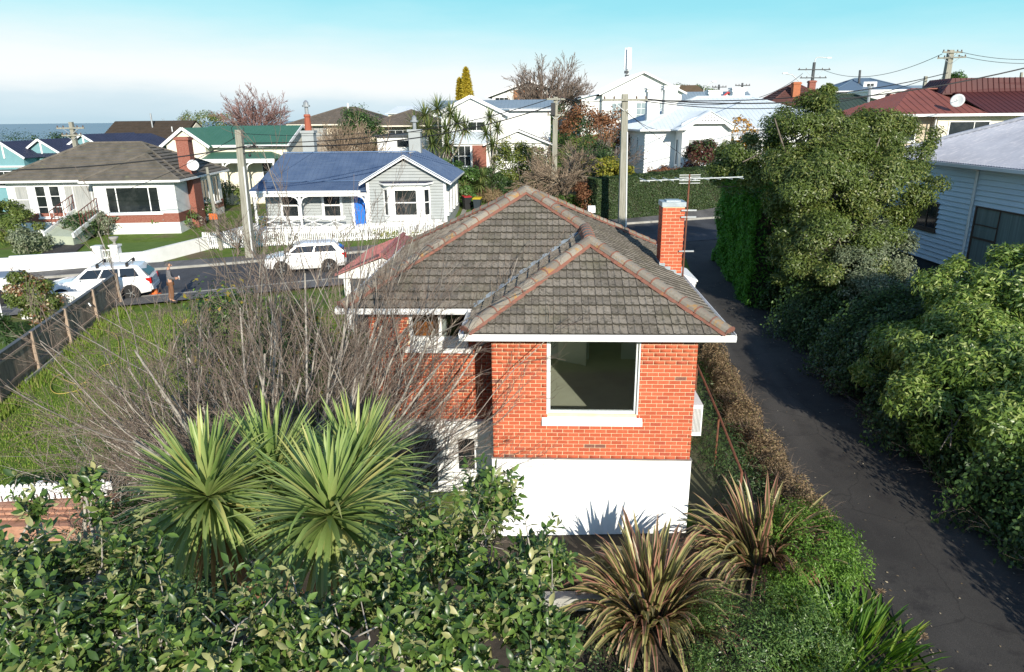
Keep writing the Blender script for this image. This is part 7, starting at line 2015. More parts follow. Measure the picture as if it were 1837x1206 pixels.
MB().box(-.05, .05, -.05, .05, -.2, zt).obj('post', BLACK, t)
MB().slab([(-.22, -.2, zt), (-.22, .25, zt), (-.22, .25, zt + .3), (-.22, .02, zt + .42), (-.22, -.2, zt + .3)], (.44, 0, 0)).obj('box', W_TRIM, t)

# ---------------------------------------------------------------- person by the fence
def skin_body(name, m, parent, joints, bones, sub=1):
    me = bpy.data.meshes.new(name); me.from_pydata([j[:3] for j in joints], bones, []); me.materials.append(m)
    o = link(name, me, parent); o.modifiers.new('skin', 'SKIN'); s_ = o.modifiers.new('sub', 'SUBSURF'); s_.levels = s_.render_levels = sub
    if not me.skin_vertices: me.skin_vertices  # created by the modifier
    for v, j in zip(me.skin_vertices[0].data, joints): v.radius = (j[3], j[4] if len(j) > 4 else j[3])
    me.skin_vertices[0].data[0].use_root = True
    return o
def person(label, loc, yaw):
    t = thing('person', label, 'person', loc, yaw)
    SKIN = mat('skin', (.50, .27, .18), None, rough=.6); JACKET = mat('grey_patterned_jacket', (.20, .19, .195), (.09, .085, .09), 14, .9); TROUS = mat('brown_trousers', (.20, .10, .055), (.15, .075, .045), 5, .9); HAIR = mat('grey_hair', (.10, .09, .09), None, rough=.8)
    # facing +y; pelvis is the root
    J = [(0, 0, .93, .13, .10), (0, 0, 1.15, .14, .10), (0, .01, 1.38, .16, .10), (0, .0, 1.49, .055), (0, .03, 1.57, .06), (0, .05, 1.66, .085, .10), (0, .04, 1.74, .07, .085),
         (.10, 0, .88, .085), (.11, .04, .50, .062), (.11, -.02, .10, .042), (.11, .12, .035, .04), (-.10, 0, .88, .085), (-.12, -.05, .50, .062), (-.12, -.12, .10, .042), (-.12, .02, .035, .04),
         (.20, 0, 1.42, .06), (.25, .03, 1.15, .045), (.17, .25, 1.05, .034), (.10, .36, 1.08, .03), (-.20, 0, 1.42, .06), (-.26, .0, 1.15, .045), (-.20, .20, 1.02, .034), (-.14, .31, 1.05, .03)]
    B_ = [(0, 1), (1, 2), (2, 3), (3, 4), (4, 5), (5, 6), (0, 7), (7, 8), (8, 9), (9, 10), (0, 11), (11, 12), (12, 13), (13, 14), (2, 15), (15, 16), (16, 17), (17, 18), (2, 19), (19, 20), (20, 21), (21, 22)]
    body = skin_body('body', SKIN, t, J, B_)
    skin_body('jacket', JACKET, t, [(0, 0, .84, .175, .15), (0, 0, 1.0, .165, .135), (0, .0, 1.15, .17, .13), (0, .01, 1.38, .185, .125), (0, 0, 1.47, .09), (.21, 0, 1.42, .082), (.27, .03, 1.15, .08), (.185, .225, 1.06, .066), (-.21, 0, 1.42, .082), (-.28, .0, 1.15, .08), (-.21, .175, 1.03, .066)],
              [(0, 1), (1, 2), (2, 3), (3, 4), (3, 5), (5, 6), (6, 7), (3, 8), (8, 9), (9, 10)])
    skin_body('trousers', TROUS, t, [(0, 0, .93, .15, .12), (.10, 0, .84, .105), (.11, .04, .50, .08), (.11, -.02, .12, .066), (-.10, 0, .84, .105), (-.12, -.05, .50, .08), (-.12, -.12, .12, .066)], [(0, 1), (1, 2), (2, 3), (0, 4), (4, 5), (5, 6)])
    skin_body('hair', HAIR, t, [(0, .0, 1.70, .085, .09), (0, -.01, 1.775, .075, .08), (0, -.035, 1.62, .06, .05)], [(0, 1), (0, 2)])
    for s_ in (-1, 1):
        for k in range(4): MB().tube([(s_ * .12 - s_ * .012 * k, .33, 1.075 - .012 * k), (s_ * .10 - s_ * .012 * k, .39, 1.07 - .012 * k), (s_ * .085 - s_ * .01 * k, .405, 1.045 - .012 * k)], [.010, .009, .006], 5).obj('finger', SKIN, body)
        MB().tube([(s_ * .13, .33, 1.085), (s_ * .09, .365, 1.11)], [.012, .008], 5).obj('thumb', SKIN, body)
        MB().lathe([(.004, 0), (.013, .004), (.004, .008)], 6, (s_ * .03, .142, 1.66)).obj('eye', BLACK, body)
        MB().box(s_ * .086 - .008, s_ * .086 + .008, .03, .06, 1.63, 1.69).obj('ear', SKIN, body)
        MB().slab([(s_ * .11 - .045, -.10 + (.0 if s_ > 0 else -.1), 0), (s_ * .11 + .045, -.10 + (.0 if s_ > 0 else -.1), 0), (s_ * .11 + .05, .17 + (.0 if s_ > 0 else -.1), 0), (s_ * .11 - .05, .17 + (.0 if s_ > 0 else -.1), 0)], (0, 0, .07)).obj('shoe', BLACK, body)
    MB().slab([(-.012, .14, 1.62), (.012, .14, 1.62), (.006, .135, 1.67), (-.006, .135, 1.67)], (0, .03, 0)).obj('nose', SKIN, body)
    MB().box(-.025, .025, .132, .141, 1.585, 1.595).obj('mouth', mat('lips', (.38, .14, .11), None), body)
    MB().box(-.07, .07, .36, .40, 1.0, 1.14).obj('papers', PALE, t)
    return t
p = at(312, 548, 29.9); person('person in a grey patterned jacket and brown trousers standing at the end of the fence', (p.x, 29.9, H(p.x, 29.9) + .16), R(-65))

# ---------------------------------------------------------------- poles, lamps, wires
INS = mat('brown_insulator', (.12, .07, .05), None, rough=.3)
def pole(name, label, top, base_uv_x, r, arms=(), Y=None, cond=False, sq=True, base=None, group=None, m=None, extra_top=None):
    top = Vector(top); bx = base if base is not None else (top.x, top.y); zb = H(*bx) - .3
    t = thing(name, label, 'utility pole', (bx[0], bx[1], zb + .3), 0, group); o = t.location
    b = MB(); p, q_ = Vector((bx[0], bx[1], zb)) - o, top - o; L = q_ - p
    if sq:
        b.add([p + Vector((sx * r * 1.25, sy * r * 1.25, 0)) for sx, sy in ((-1, -1), (1, -1), (1, 1), (-1, 1))] + [q_ + Vector((sx * r * .85, sy * r * .85, 0)) for sx, sy in ((-1, -1), (1, -1), (1, 1), (-1, 1))], [(0, 1, 5, 4), (1, 2, 6, 5), (2, 3, 7, 6), (3, 0, 4, 7), (4, 5, 6, 7)])
    else: b.tube([p, q_], [r * 1.3, r * .8], 10)
    b.obj('post', m or POLEWOOD, t)
    if cond: MB().tube([p + L * .05 + Vector((r * 1.0, -r * 1.35, 0)), p + L * .74 + Vector((r * .8, -r * 1.1, 0))], .045, 6).obj('conduit', PALE, t)
    for (dz, half, yaw_) in arms:
        c = q_ - Vector((0, 0, dz)) + Vector((0, -r - .05, 0)); a = Vector((math.cos(yaw_), math.sin(yaw_), 0))
        ar = MB().bar(c - a * half, c + a * half, .10, .12).obj('crossarm', m or POLEWOOD, t)
        i_ = MB()
        for s_ in (-.92, -.5, .5, .92): i_.lathe([(.03, .06), (.06, .09), (.045, .14), (.06, .17), (.02, .22)], 7, c + a * half * s_)
        i_.obj('insulators', INS, ar, kind='stuff')
        for s_ in (-1, 1): MB().bar(c + a * (half * .6 * s_), c + a * (.05 * s_) - Vector((0, 0, half * .45)), .035).obj('brace', METAL, ar)
    return t
P1 = at(428, 233, 39.3); P1b = at(452, 478, 39.3)
pl1 = pole('utility_pole', 'weathered timber utility pole between the bungalow and the grey cottage', P1, 0, .19, (), cond=True, base=(P1b.x, 39.3))
MB().tube([Vector((-.25, -.2, P1.z - pl1.location.z - .5)), Vector((-.3, -.2, P1.z - pl1.location.z + .1)), Vector((0, -.2, P1.z - pl1.location.z + .42)), Vector((.36, -.2, P1.z - pl1.location.z + .1)), Vector((.3, -.2, P1.z - pl1.location.z - .5))], .02, 5).obj('cable_loop', BLACK, pl1, loc=(P1.x - pl1.location.x, 0, 0))
zz = P1.z - pl1.location.z - .95; px_ = P1.x - pl1.location.x
MB().bar((px_ + .15, -.1, zz), (px_ + 1.0, -.15, zz + .05), .07).obj('cable_arm', BLACK, pl1); MB().bar((px_ + .15, -.1, zz - .3), (px_ + .8, -.15, zz - .2), .05).obj('cable_arm', BLACK, pl1)
MB().lathe([(.05, 0), (.08, .08), (.03, .2)], 7, (px_ + .8, -.15, zz + .08)).obj('insulator', BLACK, pl1); MB().lathe([(.05, 0), (.08, .08), (.03, .2)], 7, (px_ + .5, -.15, zz - .47)).obj('insulator', BLACK, pl1)
P2 = at(371, 300, 42.5); P2b = at(394, 425, 42.5)
pl2 = pole('service_pole', 'thin grey timber pole with an orange plate, left of the utility pole', P2, 0, .10, (), base=(P2b.x, 42.5), sq=False)
c_ = at(382, 389, 42.3) - pl2.location; MB().box(c_.x - .25, c_.x + .25, -.16, -.13, c_.z - .18, c_.z + .18).obj('sign_plate', ORANGE, pl2); MB().box(c_.x - .05, c_.x + .05, -.125, -.05, c_.z - .1, c_.z + .1).obj('bracket', METAL, pl2)
P3 = at(127, 219, 62); pole('utility_pole', 'leaning timber pole with two crossarms in front of the teal houses', P3, 0, .17, ((.5, 1.1, .15), (1.1, .8, .15)), base=(at(139, 266, 62).x, 62))
P4 = at(997, 174, 51); P4b = at(993, 350, 51); pl4 = pole('utility_pole', 'pale timber pole rising behind the roof apex, beside the round bare tree', P4, 0, .17, ((.15, .75, .5), (1.2, .6, .2)), base=(P4b.x, 51))
b = MB(); zt_ = P4.z - pl4.location.z; b.box(P4.x - pl4.location.x - .35, P4.x - pl4.location.x - .05, -.55, -.25, zt_ - 1.2, zt_ - .4); b.lathe([(.10, 0), (.12, .3), (.05, .4)], 8, (P4.x - pl4.location.x + .3, -.3, zt_ - 1.9)); b.obj('switch_box', BLACK, pl4)
P5 = at(1121, 169, 43.0); P5b = at(1116, 412, 43.0); pl5 = pole('utility_pole', 'tall timber utility pole with a wide crossarm standing behind the main roof', P5, 0, .20, ((.33, 1.35, .12),), base=(P5b.x, 43.0), cond=True)
P6 = at(1706, 90, 66); pole('utility_pole', 'big timber pole with two crossarms rising behind the red roofed house', P6, 0, .24, ((.2, 1.0, .2), (.65, 1.1, -.5)), base=(at(1690, 185, 66).x, 66), group=None)
P7 = at(1461, 112, 96); pl7 = pole('utility_pole', 'dark utility pole with crossarms and a curved street lamp on the skyline', P7, 0, .16, ((.9, 2.2, .1), (1.9, 1.8, .1)), base=(at(1455, 165, 96).x, 96), m=DARK)
b = MB(); q7 = P7 - pl7.location; e = at(1485, 104, 96) - pl7.location
b.tube(smooth_line([q7 - Vector((0, 0, .5)), q7 + Vector((.1, 0, .4)), (q7 + e) / 2 + Vector((-.3, 0, .35)), e], 5), .05, 6); b.box(e.x - .1, e.x + .45, -.1, .1, e.z - .06, e.z + .08); b.obj('street_lamp', METAL, pl7)
for k, (u, v, ub, vb, Y, lab) in enumerate(((1290, 152, 1289, 185, 108, 'small distant power pole between the villa chimneys, the left one'), (1332, 149, 1330, 175, 106, 'small distant power pole behind the right villa chimney'), (1543, 126, 1541, 165, 104, 'plain dark pole in front of the blue roofed house on the skyline'), (1661, 137, 1655, 190, 64, 'thinner pole left of the big crossarm pole, above the red roof'), (1833, 130, 1831, 160, 90, 'grey pole at the far right edge above the maroon roof'))):
    pole('power_pole', lab, at(u, v, Y), 0, .13, ((.35, 1.1, .1),) if k < 2 else (), base=(at(ub, vb, Y).x, Y), m=DARK if k < 3 else POLEWOOD)
for k, (u, v, ub, vb, Y, lab) in enumerate(((1408, 132, 1430, 175, 92, 'thin street lamp on the skyline above the dark red roof'), (1281, 147, 1262, 172, 104, 'far street lamp behind the long brown roof'))):
    e, p = at(u, v, Y), at(ub, vb, Y); t = thing('street_lamp', lab, 'street lamp', (p.x, Y, H(p.x, Y))); o = t.location
    q_ = Vector((p.x, Y, e.z - .9)); MB().tube([Vector((0, 0, 0)), q_ - o, (q_ + e) / 2 - o + Vector((0, 0, .3)), e - o], .06, 6).obj('post', METAL, t)
    MB().box(e.x - o.x - .3, e.x - o.x + .3, -.12, .12, e.z - o.z - .05, e.z - o.z + .08).obj('lantern', METAL, t)
WIRE = mat('black_cable', (.016, .016, .018), None, rough=.6)
def wire(label, p, q_, sag, r=.016, group=None):
    p, q_ = Vector(p), Vector(q_); t = thing('power_line', label, 'cable', p, 0, group); n = 18
    MB().tube([(q_ - p) * (k / n) - Vector((0, 0, sag * 4 * (k / n) * (1 - k / n))) for k in range(n + 1)], r, 5).obj('cable', WIRE, t)
A1, A2 = at(438, 257, 39.1), at(444, 262, 39.1)
wire('thick black cable from the left edge across the bungalow roof to the timber pole', at(-60, 306, 39), A2, .35, .034)
wire('thin black wire from the teal houses to the timber pole top', at(190, 352, 47), at(430, 242, 39.2), .3, .016)
wire('thick black cable from the timber pole over the blue roof to the pale pole', A2, at(988, 190, 50.8), .85, .036)
wire('upper thin wire from the timber pole over the blue roof to the pale pole', A1, at(985, 178, 50.8), .75, .026)
wire('short level wire running right from the timber pole above the green roof', at(436, 240, 39.2), at(700, 232, 66), .3, .015)
wire('level wire from the pale pole to the crossarm of the tall centre pole', at(1006, 174, 50.8), at(1088, 180, 42.9), .2, .022)
c5 = [at(1092, 179, 42.9), at(1108, 180, 42.9), at(1135, 179, 42.9), at(1160, 178, 42.9)]
wire('lowest thick cable from the centre pole rising to the top right corner', c5[3], at(1880, 112, 40), .95, .036)
wire('thick cable just above the lowest one, from the centre pole to the right', c5[2], at(1700, 131, 64), .8, .034)
wire('third cable from the centre pole crossing the villa chimneys', c5[2], at(1661, 142, 64), 1.3, .028)
wire('thin wire from the centre pole to the dark skyline pole', c5[3], at(1440, 132, 95.8), 1.6, .03)
wire('high thin wire between the skyline pole and the big crossarm pole', at(1478, 126, 95.8), at(1690, 97, 65.8), 1.3, .026)
wire('highest thin wire leaving the big crossarm pole to the right edge', at(1718, 92, 65.8), at(1900, 103, 66), .4, .022)
wire('second thin wire leaving the big crossarm pole to the right edge', at(1718, 99, 65.8), at(1900, 110, 66), .4, .022)
wire('thin service wire from the centre pole down to the villa eave', at(1118, 195, 42.9), at(1205, 232, 57), .5, .016)
wire('thin service wire sloping from the centre pole to the weatherboard house', at(1122, 200, 42.9), at(1700, 512, 26.6), .9, .014)
wire('white stay wire from the pale pole slanting down to the hedge', at(1085, 245, 55), at(1002, 345, 51), .1, .02)
# ---------------------------------------------------------------- gardens and trees further off
def sh(name, label, u, v, w, h, m, n, L=.16, W=.075, seed=1, Y=None, lobes=5, extra=(), cat='shrub', trunk=True, z=None, flat=1.0, group=None):
    """a shrub whose foot stands at photo pixel u, v; w and h in metres"""
    p = gp(u, v) if Y is None else at(u, v, Y)
    if Y is not None: p = Vector((p.x, Y, H(p.x, Y) if z is None else z))
    g = np.random.default_rng(seed); bl = []
    for k in range(lobes):
        a = k * 2.4 + seed; rr = w * .26 if k else 0
        bl.append((math.cos(a) * rr, math.sin(a) * rr * .8, h * (.5 + .14 * math.sin(k * 1.9 + seed)), w * .30 * g.uniform(.85, 1.15), w * .28, h * .42 * g.uniform(.8, 1.1)))
    return leafy(name, label, cat, p, bl, n, m, L, W, 12, .42, seed, extra=extra, trunk=trunk, flat=flat, group=group)
sh('flowering_shrub', 'rounded shrub with green leaves, reddish tips and cream flowers beside the paling fence', 72, 580, 1.75, 2.1, LF_OLIVE, 8000, .13, .07, 101, lobes=6, extra=((leafmat('cream_flower', [(0, (.5, .42, .26)), (1, (.62, .55, .38))], .7, .1), 420, .10, .09, 'flowers'), (LF_RUST, 900, .13, .06, 'red_tips')))
sh('garden_shrub', 'small dark strap-leaved plant at the far left edge below the white gate', 3, 618, 1.4, 1.0, LF_DARK, 1500, .35, .04, 102)
# bungalow garden
for k, (u, v, w, h, m, n, lab) in enumerate((
        (22, 440, 3.6, 3.0, LF_OLIVE, 6500, 'big rounded green hedge-like shrub at the far left in front of the bungalow'),
        (50, 455, 2.4, 1.6, LF_GREYGREEN, 2500, 'sprawling grey-green shrub at the front of the bungalow lawn'),
        (95, 398, 3.0, 3.0, LF_RUST, 3200, 'thin reddish shrub against the bungalow wall, left of the ramp'),
        (150, 430, 2.2, 1.6, LF_DARK, 2600, 'dark low shrub at the right side of the ramp'),
        (188, 402, 1.9, 2.6, LF_DARK, 3200, 'clipped dark green bush at the top of the ramp'),
        (190, 422, 2.6, 1.6, LF_GREYGREEN, 2600, 'greyish bush below the clipped dark bush'),
        (226, 412, 2.0, 1.4, LF_PINK, 2200, 'pink blossoming shrub below the front window of the bungalow'),
        (278, 408, 2.1, 2.0, LF_RED, 2800, 'rounded bronze-brown bush at the corner of the bungalow'),
        (264, 413, 1.9, 1.0, LF_YELLOW, 1800, 'low yellow-green bush in front of the bronze bush'),
        (318, 412, 3.2, 1.6, LF_MID, 3000, 'spreading mid-green shrubs along the side wall of the bungalow'),
        (355, 398, 3.4, 2.0, LF_MID, 3000, 'tall garden shrubs with pale flowers near the bungalow side window'),
        (405, 372, 3.0, 2.4, LF_OLIVE, 3000, 'leafy shrub behind the timber pole beside the bungalow'))):
    ex = ((leafmat('pale_flower_%d' % k, [(0, (.55, .48, .40)), (1, (.66, .60, .52))], .7, .1), 160, .16, .14, 'flowers'),) if k in (9, 10) else ()
    sh('garden_shrub', lab, u, v, w, h, m, n, .17, .09, 110 + k, extra=ex)
LAWN = mat('mown_lawn', (.075, .135, .02), (.10, .165, .03), 1.5, .95, bmp=.4, bscale=40)
strip('lawn', [(-25.2, 38.5), (-27.3, 44.5)], [(-21.2, 39.2), (-20.6, 45.5)], LAWN, .05, 12, 6)
strip('lawn', [(-34, 37), (-34, 43)], [(-28.0, 38.6), (-29.6, 43.5)], LAWN, .05, 12, 6)
strip('lawn', [(-3.6, 46), (-3.4, 56)], [(-.6, 46), (.2, 57)], LAWN, .05, 12, 4)
strip('lawn', [(1.6, 58), (1.6, 66)], [(4.4, 58), (4.4, 66)], LAWN, .05, 12, 4)
strip('lawn', [(-21.6, 17), (-20.6, 27.5)], [(-16.4, 17), (-17.7, 27.5)], LAWN, .05, 14, 6)
strip('path', [(-3.9, 45.5), (-3.7, 56)], [(-3.55, 45.5), (-3.35, 56)], CONC, .07, 10, 1)

# middle distance, behind the cottage and the roof apex
sh('garden_shrub', 'dense dark green bush against the right end of the blue-roofed cottage', 826, 345, 3.4, 3.6, LF_MID, 6000, .2, .1, 130, Y=56)
sh('garden_shrub', 'deep green bush behind the wheelie bins', 880, 340, 3.2, 2.4, LF_DARK, 4000, .2, .09, 131, Y=59)
sh('rhododendron', 'large rounded yellow-green rhododendron in front of the white gabled house', 938, 335, 4.2, 4.2, LF_OLIVE, 6500, .22, .10, 132, Y=60, lobes=7, extra=((LF_YELLOW, 900, .2, .1, 'young_leaves'),))
sh('garden_shrub', 'strap-leaved dark plant right of the rhododendron', 975, 318, 2.6, 2.0, LF_DARK, 2000, .5, .05, 133, Y=62)
sh('garden_shrub', 'yellow-green shrub behind the tall centre pole', 1098, 315, 4.2, 3.2, LF_YELLOW, 5000, .2, .1, 134, Y=51.5, lobes=6)
sh('garden_shrub', 'dark green shrub left of the yellow-green shrub near the centre pole', 1075, 318, 3.6, 4.6, LF_DARK, 5000, .2, .09, 135, Y=55, lobes=6)
sh('russet_tree', 'rust-brown leafed small tree between the hall and the centre pole', 1072, 255, 6.0, 6.2, LF_RUST, 5200, .26, .13, 136, Y=66, lobes=7, cat='tree')
sh('garden_shrub', 'green shrub under the rust-brown tree', 1050, 270, 4.4, 4.0, LF_OLIVE, 4000, .22, .1, 137, Y=61)
sh('garden_shrub', 'grey-green shrub at the left corner of the villa', 1088, 285, 2.2, 3.4, LF_GREYGREEN, 3000, .2, .09, 138, Y=58.5)
sh('red_shrub', 'dark red and green shrub in front of the villa windows', 1268, 312, 3.4, 3.0, LF_RED, 5500, .2, .1, 139, Y=54, lobes=7, extra=((LF_DARK, 1800, .2, .09, 'green_leaves'),))
sh('red_shrub', 'low rusty shrub along the top of the clipped hedge', 1200, 312, 3.4, .8, LF_RUST, 2600, .18, .08, 140, Y=53, z=H(12, 53) + .8)
sh('magnolia', 'small tree with orange-yellow leaves in front of the villa', 1330, 250, 1.8, 2.4, LF_ORANGE, 420, .22, .12, 141, Y=53, z=H(17, 53) + 2.4, cat='tree')
sh('garden_shrub', 'dark shrubs filling the bank below the hall', 1035, 232, 7, 4.6, LF_DARK, 6000, .26, .12, 142, Y=76, lobes=7)
sh('garden_shrub', 'bushy green hedge row behind the white flat-topped building', 705, 282, 6, 2.0, LF_DARK, 3500, .24, .11, 143, Y=63, lobes=7)
sh('garden_shrub', 'copper leafed bush at the left end of the clipped hedge', 1058, 372, 2.0, 2.6, LF_RUST, 3000, .16, .08, 144, Y=47)
sh('garden_shrub', 'low green plants at the foot of the round bare tree', 1020, 358, 3.8, 1.3, LF_MID, 3200, .2, .08, 145, Y=48.5)
sh('garden_shrub', 'brown grassy tussock behind the yellow-lidded bin', 882, 358, 2.6, 1.0, LF_DRY, 2400, .35, .03, 146, Y=56.5)
sh('flower_box', 'low flowers and greenery under the bay window of the grey cottage', 715, 410, 4.6, .55, LF_YELLOW, 1600, .12, .06, 147, Y=45.45, z=GZ0 - .35, flat=.6, trunk=False)
sh('conifer', 'tall dark green conifer clump behind the blue roof', 655, 270, 4.4, 7.8, LF_DARK, 7500, .24, .1, 148, Y=70, lobes=7, cat='tree', extra=((LF_MID, 1800, .24, .1, 'mid_green_sprays'),))  # mid-green sprays scattered over the dark green foliage
sh('conifer', 'smaller green conifer right of the tall dark conifer', 676, 272, 3.4, 5.4, LF_MID, 4500, .24, .1, 149, Y=71, cat='tree')
for u, v, ut, vt, Y, w, lab in ((838, 205, 837, 124, 84, 2.3, 'tall golden cypress on the skyline above the white gabled house'), (826, 200, 827, 143, 85, 1.2, 'shorter golden cypress left of the tall golden cypress')):
    p = at(u, v, Y); h = at(ut, vt, Y).z - p.z + 1.5; t = thing('golden_cypress', lab, 'tree', (p.x, Y, p.z - 1.5)); g = np.random.default_rng(int(u)); n = 6000
    f = g.random(n) ** .8; az = g.random(n) * 6.283; rad = w * .5 * np.minimum(1, f * 5) * (1 - f) ** .75 * (1 + .16 * np.sin(az * 5 + f * 9)) * g.uniform(.8, 1.05, n)
    P = np.stack([np.cos(az) * rad, np.sin(az) * rad, h * (.05 + .95 * f)], 1); N = np.stack([np.cos(az), np.sin(az), np.full(n, .4)], 1)
    foliage('foliage', t, P, unit(N), g, LF_GOLD, .34, .10, droop=-.9, jit=.5)
    tubes('trunk', [(np.array([[0, 0, -1.0], [0, 0, h * .2], [0, 0, h * .4], [0, 0, h * .6], [0, 0, h * .8]]), np.linspace(.12, .03, 5))], BARK, t, 5)
for k, (u, v, Y, w, h, lab) in enumerate(((118, 268, 95, 9, 3.0, 'dark tree tops behind the middle teal roof'), (380, 232, 130, 9, 4.2, 'far green trees behind the green roof'), (1712, 168, 100, 4.4, 3.6, 'dark tree behind the big crossarm pole'), (1738, 170, 104, 6, 2.2, 'green trees on the skyline at the right'), (1485, 172, 88, 2.2, 2.6, 'dark pointed conifer left of the blue roofed house'), (1462, 178, 84, 3.0, 1.6, 'round green tree top behind the big evergreen tree'), (30, 268, 150, 26, 4.2, 'distant belt of green trees at the left edge near the sea'), (1815, 160, 96, 6, 1.6, 'green tree tops at the far right edge'), (1240, 168, 118, 8, 2.2, 'dark tree tops beside the distant brown roof'))):
    sh('far_tree', lab, u, v, w, h, (LF_DARK, LF_OLIVE, LF_MID)[k % 3], 3200, .34, .16, 160 + k, Y=Y, lobes=7, cat='tree', z=at(u, v, Y).z - 1.2)

# cabbage trees by the white gabled house
def cabbage(label, foot, tops, L, seed, n=46):
    g = np.random.default_rng(seed); t = thing('cabbage_tree', label, 'tree', foot); o = np.array(foot); pl = []; zf = min(tp[2] for tp in tops) - foot[2]
    fork = np.array([0, 0, zf * .55]); V = []; Fc = []; rn = []
    for tp in tops:
        e = np.array(tp) - o; mid = fork * .5 + e * .5 + np.array([e[0] * .2, 0, 0]); pl.append((np.array([[g.normal() * .1, 0, -.3], fork * .6 + np.array([e[0] * .1, 0, 0]), fork + np.array([e[0] * .2, 0, 0]), mid, e]), np.array([.16, .13, .11, .08, .07])))
        for k in range(n):
            z = 1 - (k + .5) / n * 1.7; az = k * 2.39996; el = math.asin(max(-.8, min(.98, z))); d0 = Vector((math.cos(el) * math.cos(az), math.cos(el) * math.sin(az), math.sin(el)))
            b = strap(L * g.uniform(.8, 1.15), .10, d0, .16 + (.15 if d0.z < 0 else 0), 4, .2); b0 = len(V); V += [tuple(Vector(v) + Vector(e)) for v in b.v]; Fc += [tuple(i + b0 for i in f) for f in b.f]; rn += [g.random()] * len(b.f)
    tubes('trunk', pl, BARK_PALE, t, 6)
    o_ = link('leaves', np_mesh('leaves', V, Fc, CAB2, rn), t); o_['kind'] = 'stuff'
CAB2 = leafmat('far_cabbage_leaf', [(0, (.07, .11, .03)), (.5, (.12, .165, .05)), (1, (.22, .22, .08))], .5, .3, .2)
f = Vector((at(790, 300, 62).x, 62, H(-5.5, 62)))
cabbage('bushy many-headed cabbage tree left of the white gabled house, behind the blue roof', f, [at(u, v, Y) for u, v, Y in ((762, 208, 62), (785, 196, 63), (808, 204, 62), (820, 222, 61.5), (770, 232, 61), (800, 236, 61), (745, 226, 62), (776, 258, 61), (803, 262, 60.8), (835, 232, 62))], 1.5, 5, 80)
f = Vector((at(884, 305, 60).x, 60, H(-1.5, 60)))
cabbage('slim cabbage tree with ragged heads in front of the white gabled house', f, [at(u, v, Y) for u, v, Y in ((879, 212, 60), (872, 240, 59.6), (893, 232, 60), (884, 262, 59.5))], 1.1, 6, 70)
f = gp(868, 345, 45); cabbage('young cabbage tree with one head near the wheelie bins', f, [at(868, 318, 56), at(862, 332, 55.6)], .95, 7, 60)
f = gp(834, 350, 45); cabbage('low spiky strap-leaved plant beside the red-lidded bin', f, [at(834, 338, 55)], .8, 8, 60)

# bare trees further away
def bare(name, label, foot, h, w, n, kids, m_b, m_t, seed, r=.06, tw=.012, up=.06, cone=(5, 50), trunk=.25, lev=3, cat='tree'):
    g = np.random.default_rng(seed); t = thing(name, label, cat, foot); out = []; th = h * trunk
    for k in range(n):
        az = k * 2.39996 + g.random() * .5; ln = math.radians(cone[0] + (cone[1] - cone[0]) * math.sqrt((k + .5) / n)); d = (math.sin(ln) * math.cos(az) * w, math.sin(ln) * math.sin(az) * w, math.cos(ln))
        grow((0, 0, th * g.uniform(.85, 1.05)), d, h * (1 - trunk) * g.uniform(.62, .82), r * .55, lev, out, g, kids, .6, up, .10, lo=.25, shrink=(.35, .55))
    pl = [(np.array([[0, 0, -.4], [.02, 0, th * .3], [0, 0, th * .6], [0, 0, th * .85], [0, 0, th * 1.05]]), np.linspace(r * 1.3, r, 5))]
    tubes('trunk', pl, m_b, t, 8); tubes('branch', [(p, np.maximum(q_, tw * 1.3)) for l, p, q_ in out if l >= 2], m_b, t, 5); tubes('twig', [(p, np.maximum(q_, tw)) for l, p, q_ in out if l < 2], m_t, t, 3)
p = gp(1010, 352, 45); bare('round_bare_tree', 'rounded leafless tree with pale trunk and dense fine twigs, right of the pale pole', Vector((at(1012, 350, 50).x, 50.5, H(3.7, 50))), 5.2, 1.35, 34, [8, 7, 4], mat('tan_bark', (.36, .29, .20), (.25, .20, .15), 5, .9), TWIG_BROWN, 201, .13, .012, -.035, (8, 84), .34)
p = at(462, 238, 96); bare('pink_bare_tree', 'tall pinkish leafless tree on the skyline behind the green roof', (p.x, 96, p.z - 2.5), 7.6, 1.1, 20, [7, 6, 4], TWIG_PINK, TWIG_PINK, 202, .13, .020, .05, (8, 60), .25)
p = at(332, 232, 120); bare('wispy_bare_tree', 'small wispy grey leafless tree left of the pink bare tree', (p.x, 120, p.z - 2.5), 4.6, 1.2, 14, [6, 5], TWIG, TWIG, 203, .1, .018, .05, (8, 65), .2, 2)
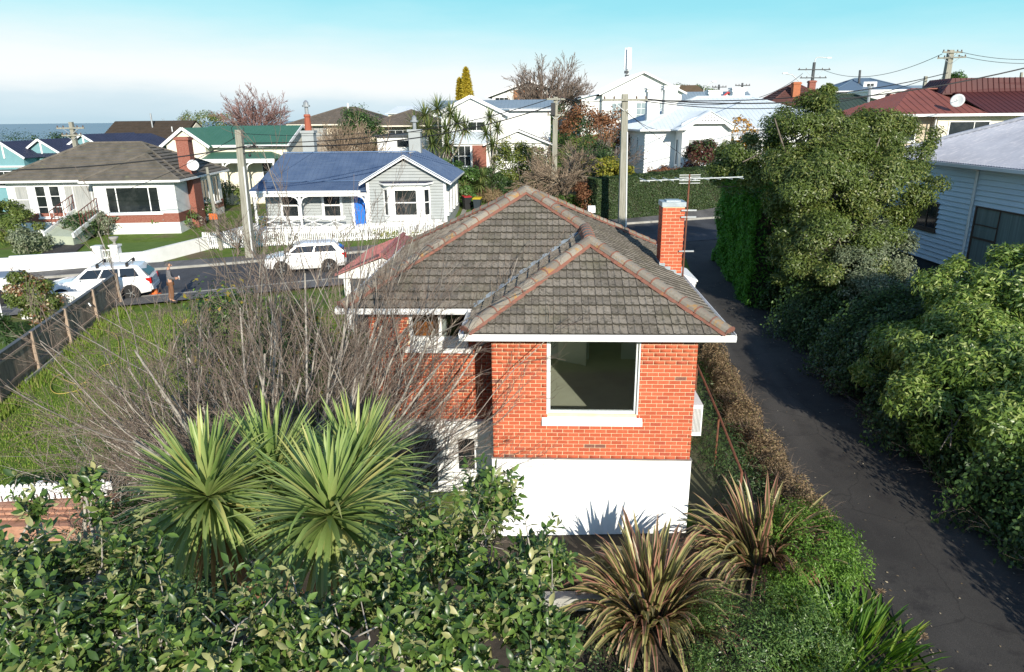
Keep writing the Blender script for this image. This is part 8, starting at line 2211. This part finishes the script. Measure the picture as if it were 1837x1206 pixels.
p = at(985, 205, 92); bare('skyline_bare_tree', 'broad dark leafless tree on the skyline behind the pale pole', (p.x, 92, p.z - 4.0), 10.6, 1.15, 24, [7, 6, 4], TWIG, TWIG, 204, .17, .022, .06, (8, 62), .3)
p = at(637, 280, 66); bare('bare_shrub', 'upright brown twiggy shrub in front of the dark conifers behind the blue roof', (p.x, 66, H(p.x, 66)), 6.0, .8, 26, [6, 5, 3], TWIG_BROWN, TWIG_BROWN, 205, .10, .016, .06, (4, 42), .08)
p = at(935, 175, 103); bare('bare_shrub', 'bare twigs in front of the orange-brown brick panel', (p.x, 103, p.z - 4.5), 5.5, 1.0, 12, [6, 5], TWIG_BROWN, TWIG_BROWN, 206, .1, .02, .05, (4, 50), .15, 2)
p = at(1068, 300, 56); bare('bare_shrub', 'leaning bare shrub with thin pale branches left of the villa', (p.x, 56, H(p.x, 56)), 5.2, 1.1, 14, [6, 5], BARK_PALE, TWIG, 207, .08, .014, .05, (6, 60), .1, 2)
p = gp(430, 410, 38); bare('bare_shrub', 'leafless garden shrub in front of the picket fence by the timber pole', (at(425, 440, 41).x, 41, H(-15, 41)), 3.6, 1.2, 12, [6, 5], TWIG, TWIG, 208, .05, .011, .05, (6, 65), .1, 2)
# paling fence on the hillside behind the blue roof
A_, B_ = at(560, 276, 72), at(618, 262, 76); t = thing('hill_fence', 'pale timber paling fence on the slope below the cream hip-roofed house', 'fence', A_)
d = B_ - A_; d.z = 0; L = d.length; an = math.atan2(d.y, d.x); me = MB().box(0, .13, 0, .02, -.5, 1.5).mesh('paling', mat('pale_paling', (.36, .31, .25), (.26, .22, .18), 3, .9, rv=.2))
for k in range(int(L / .16)): link('paling', me, t, Vector((math.cos(an), math.sin(an), (B_.z - A_.z) / L)) * (k * .16), (0, 0, an))
MB().bar(Vector((0, .05, .2)), B_ - A_ + Vector((0, .05, .2)), .05, .1).bar(Vector((0, .05, 1.1)), B_ - A_ + Vector((0, .05, 1.1)), .05, .1).obj('rail', WOOD, t)
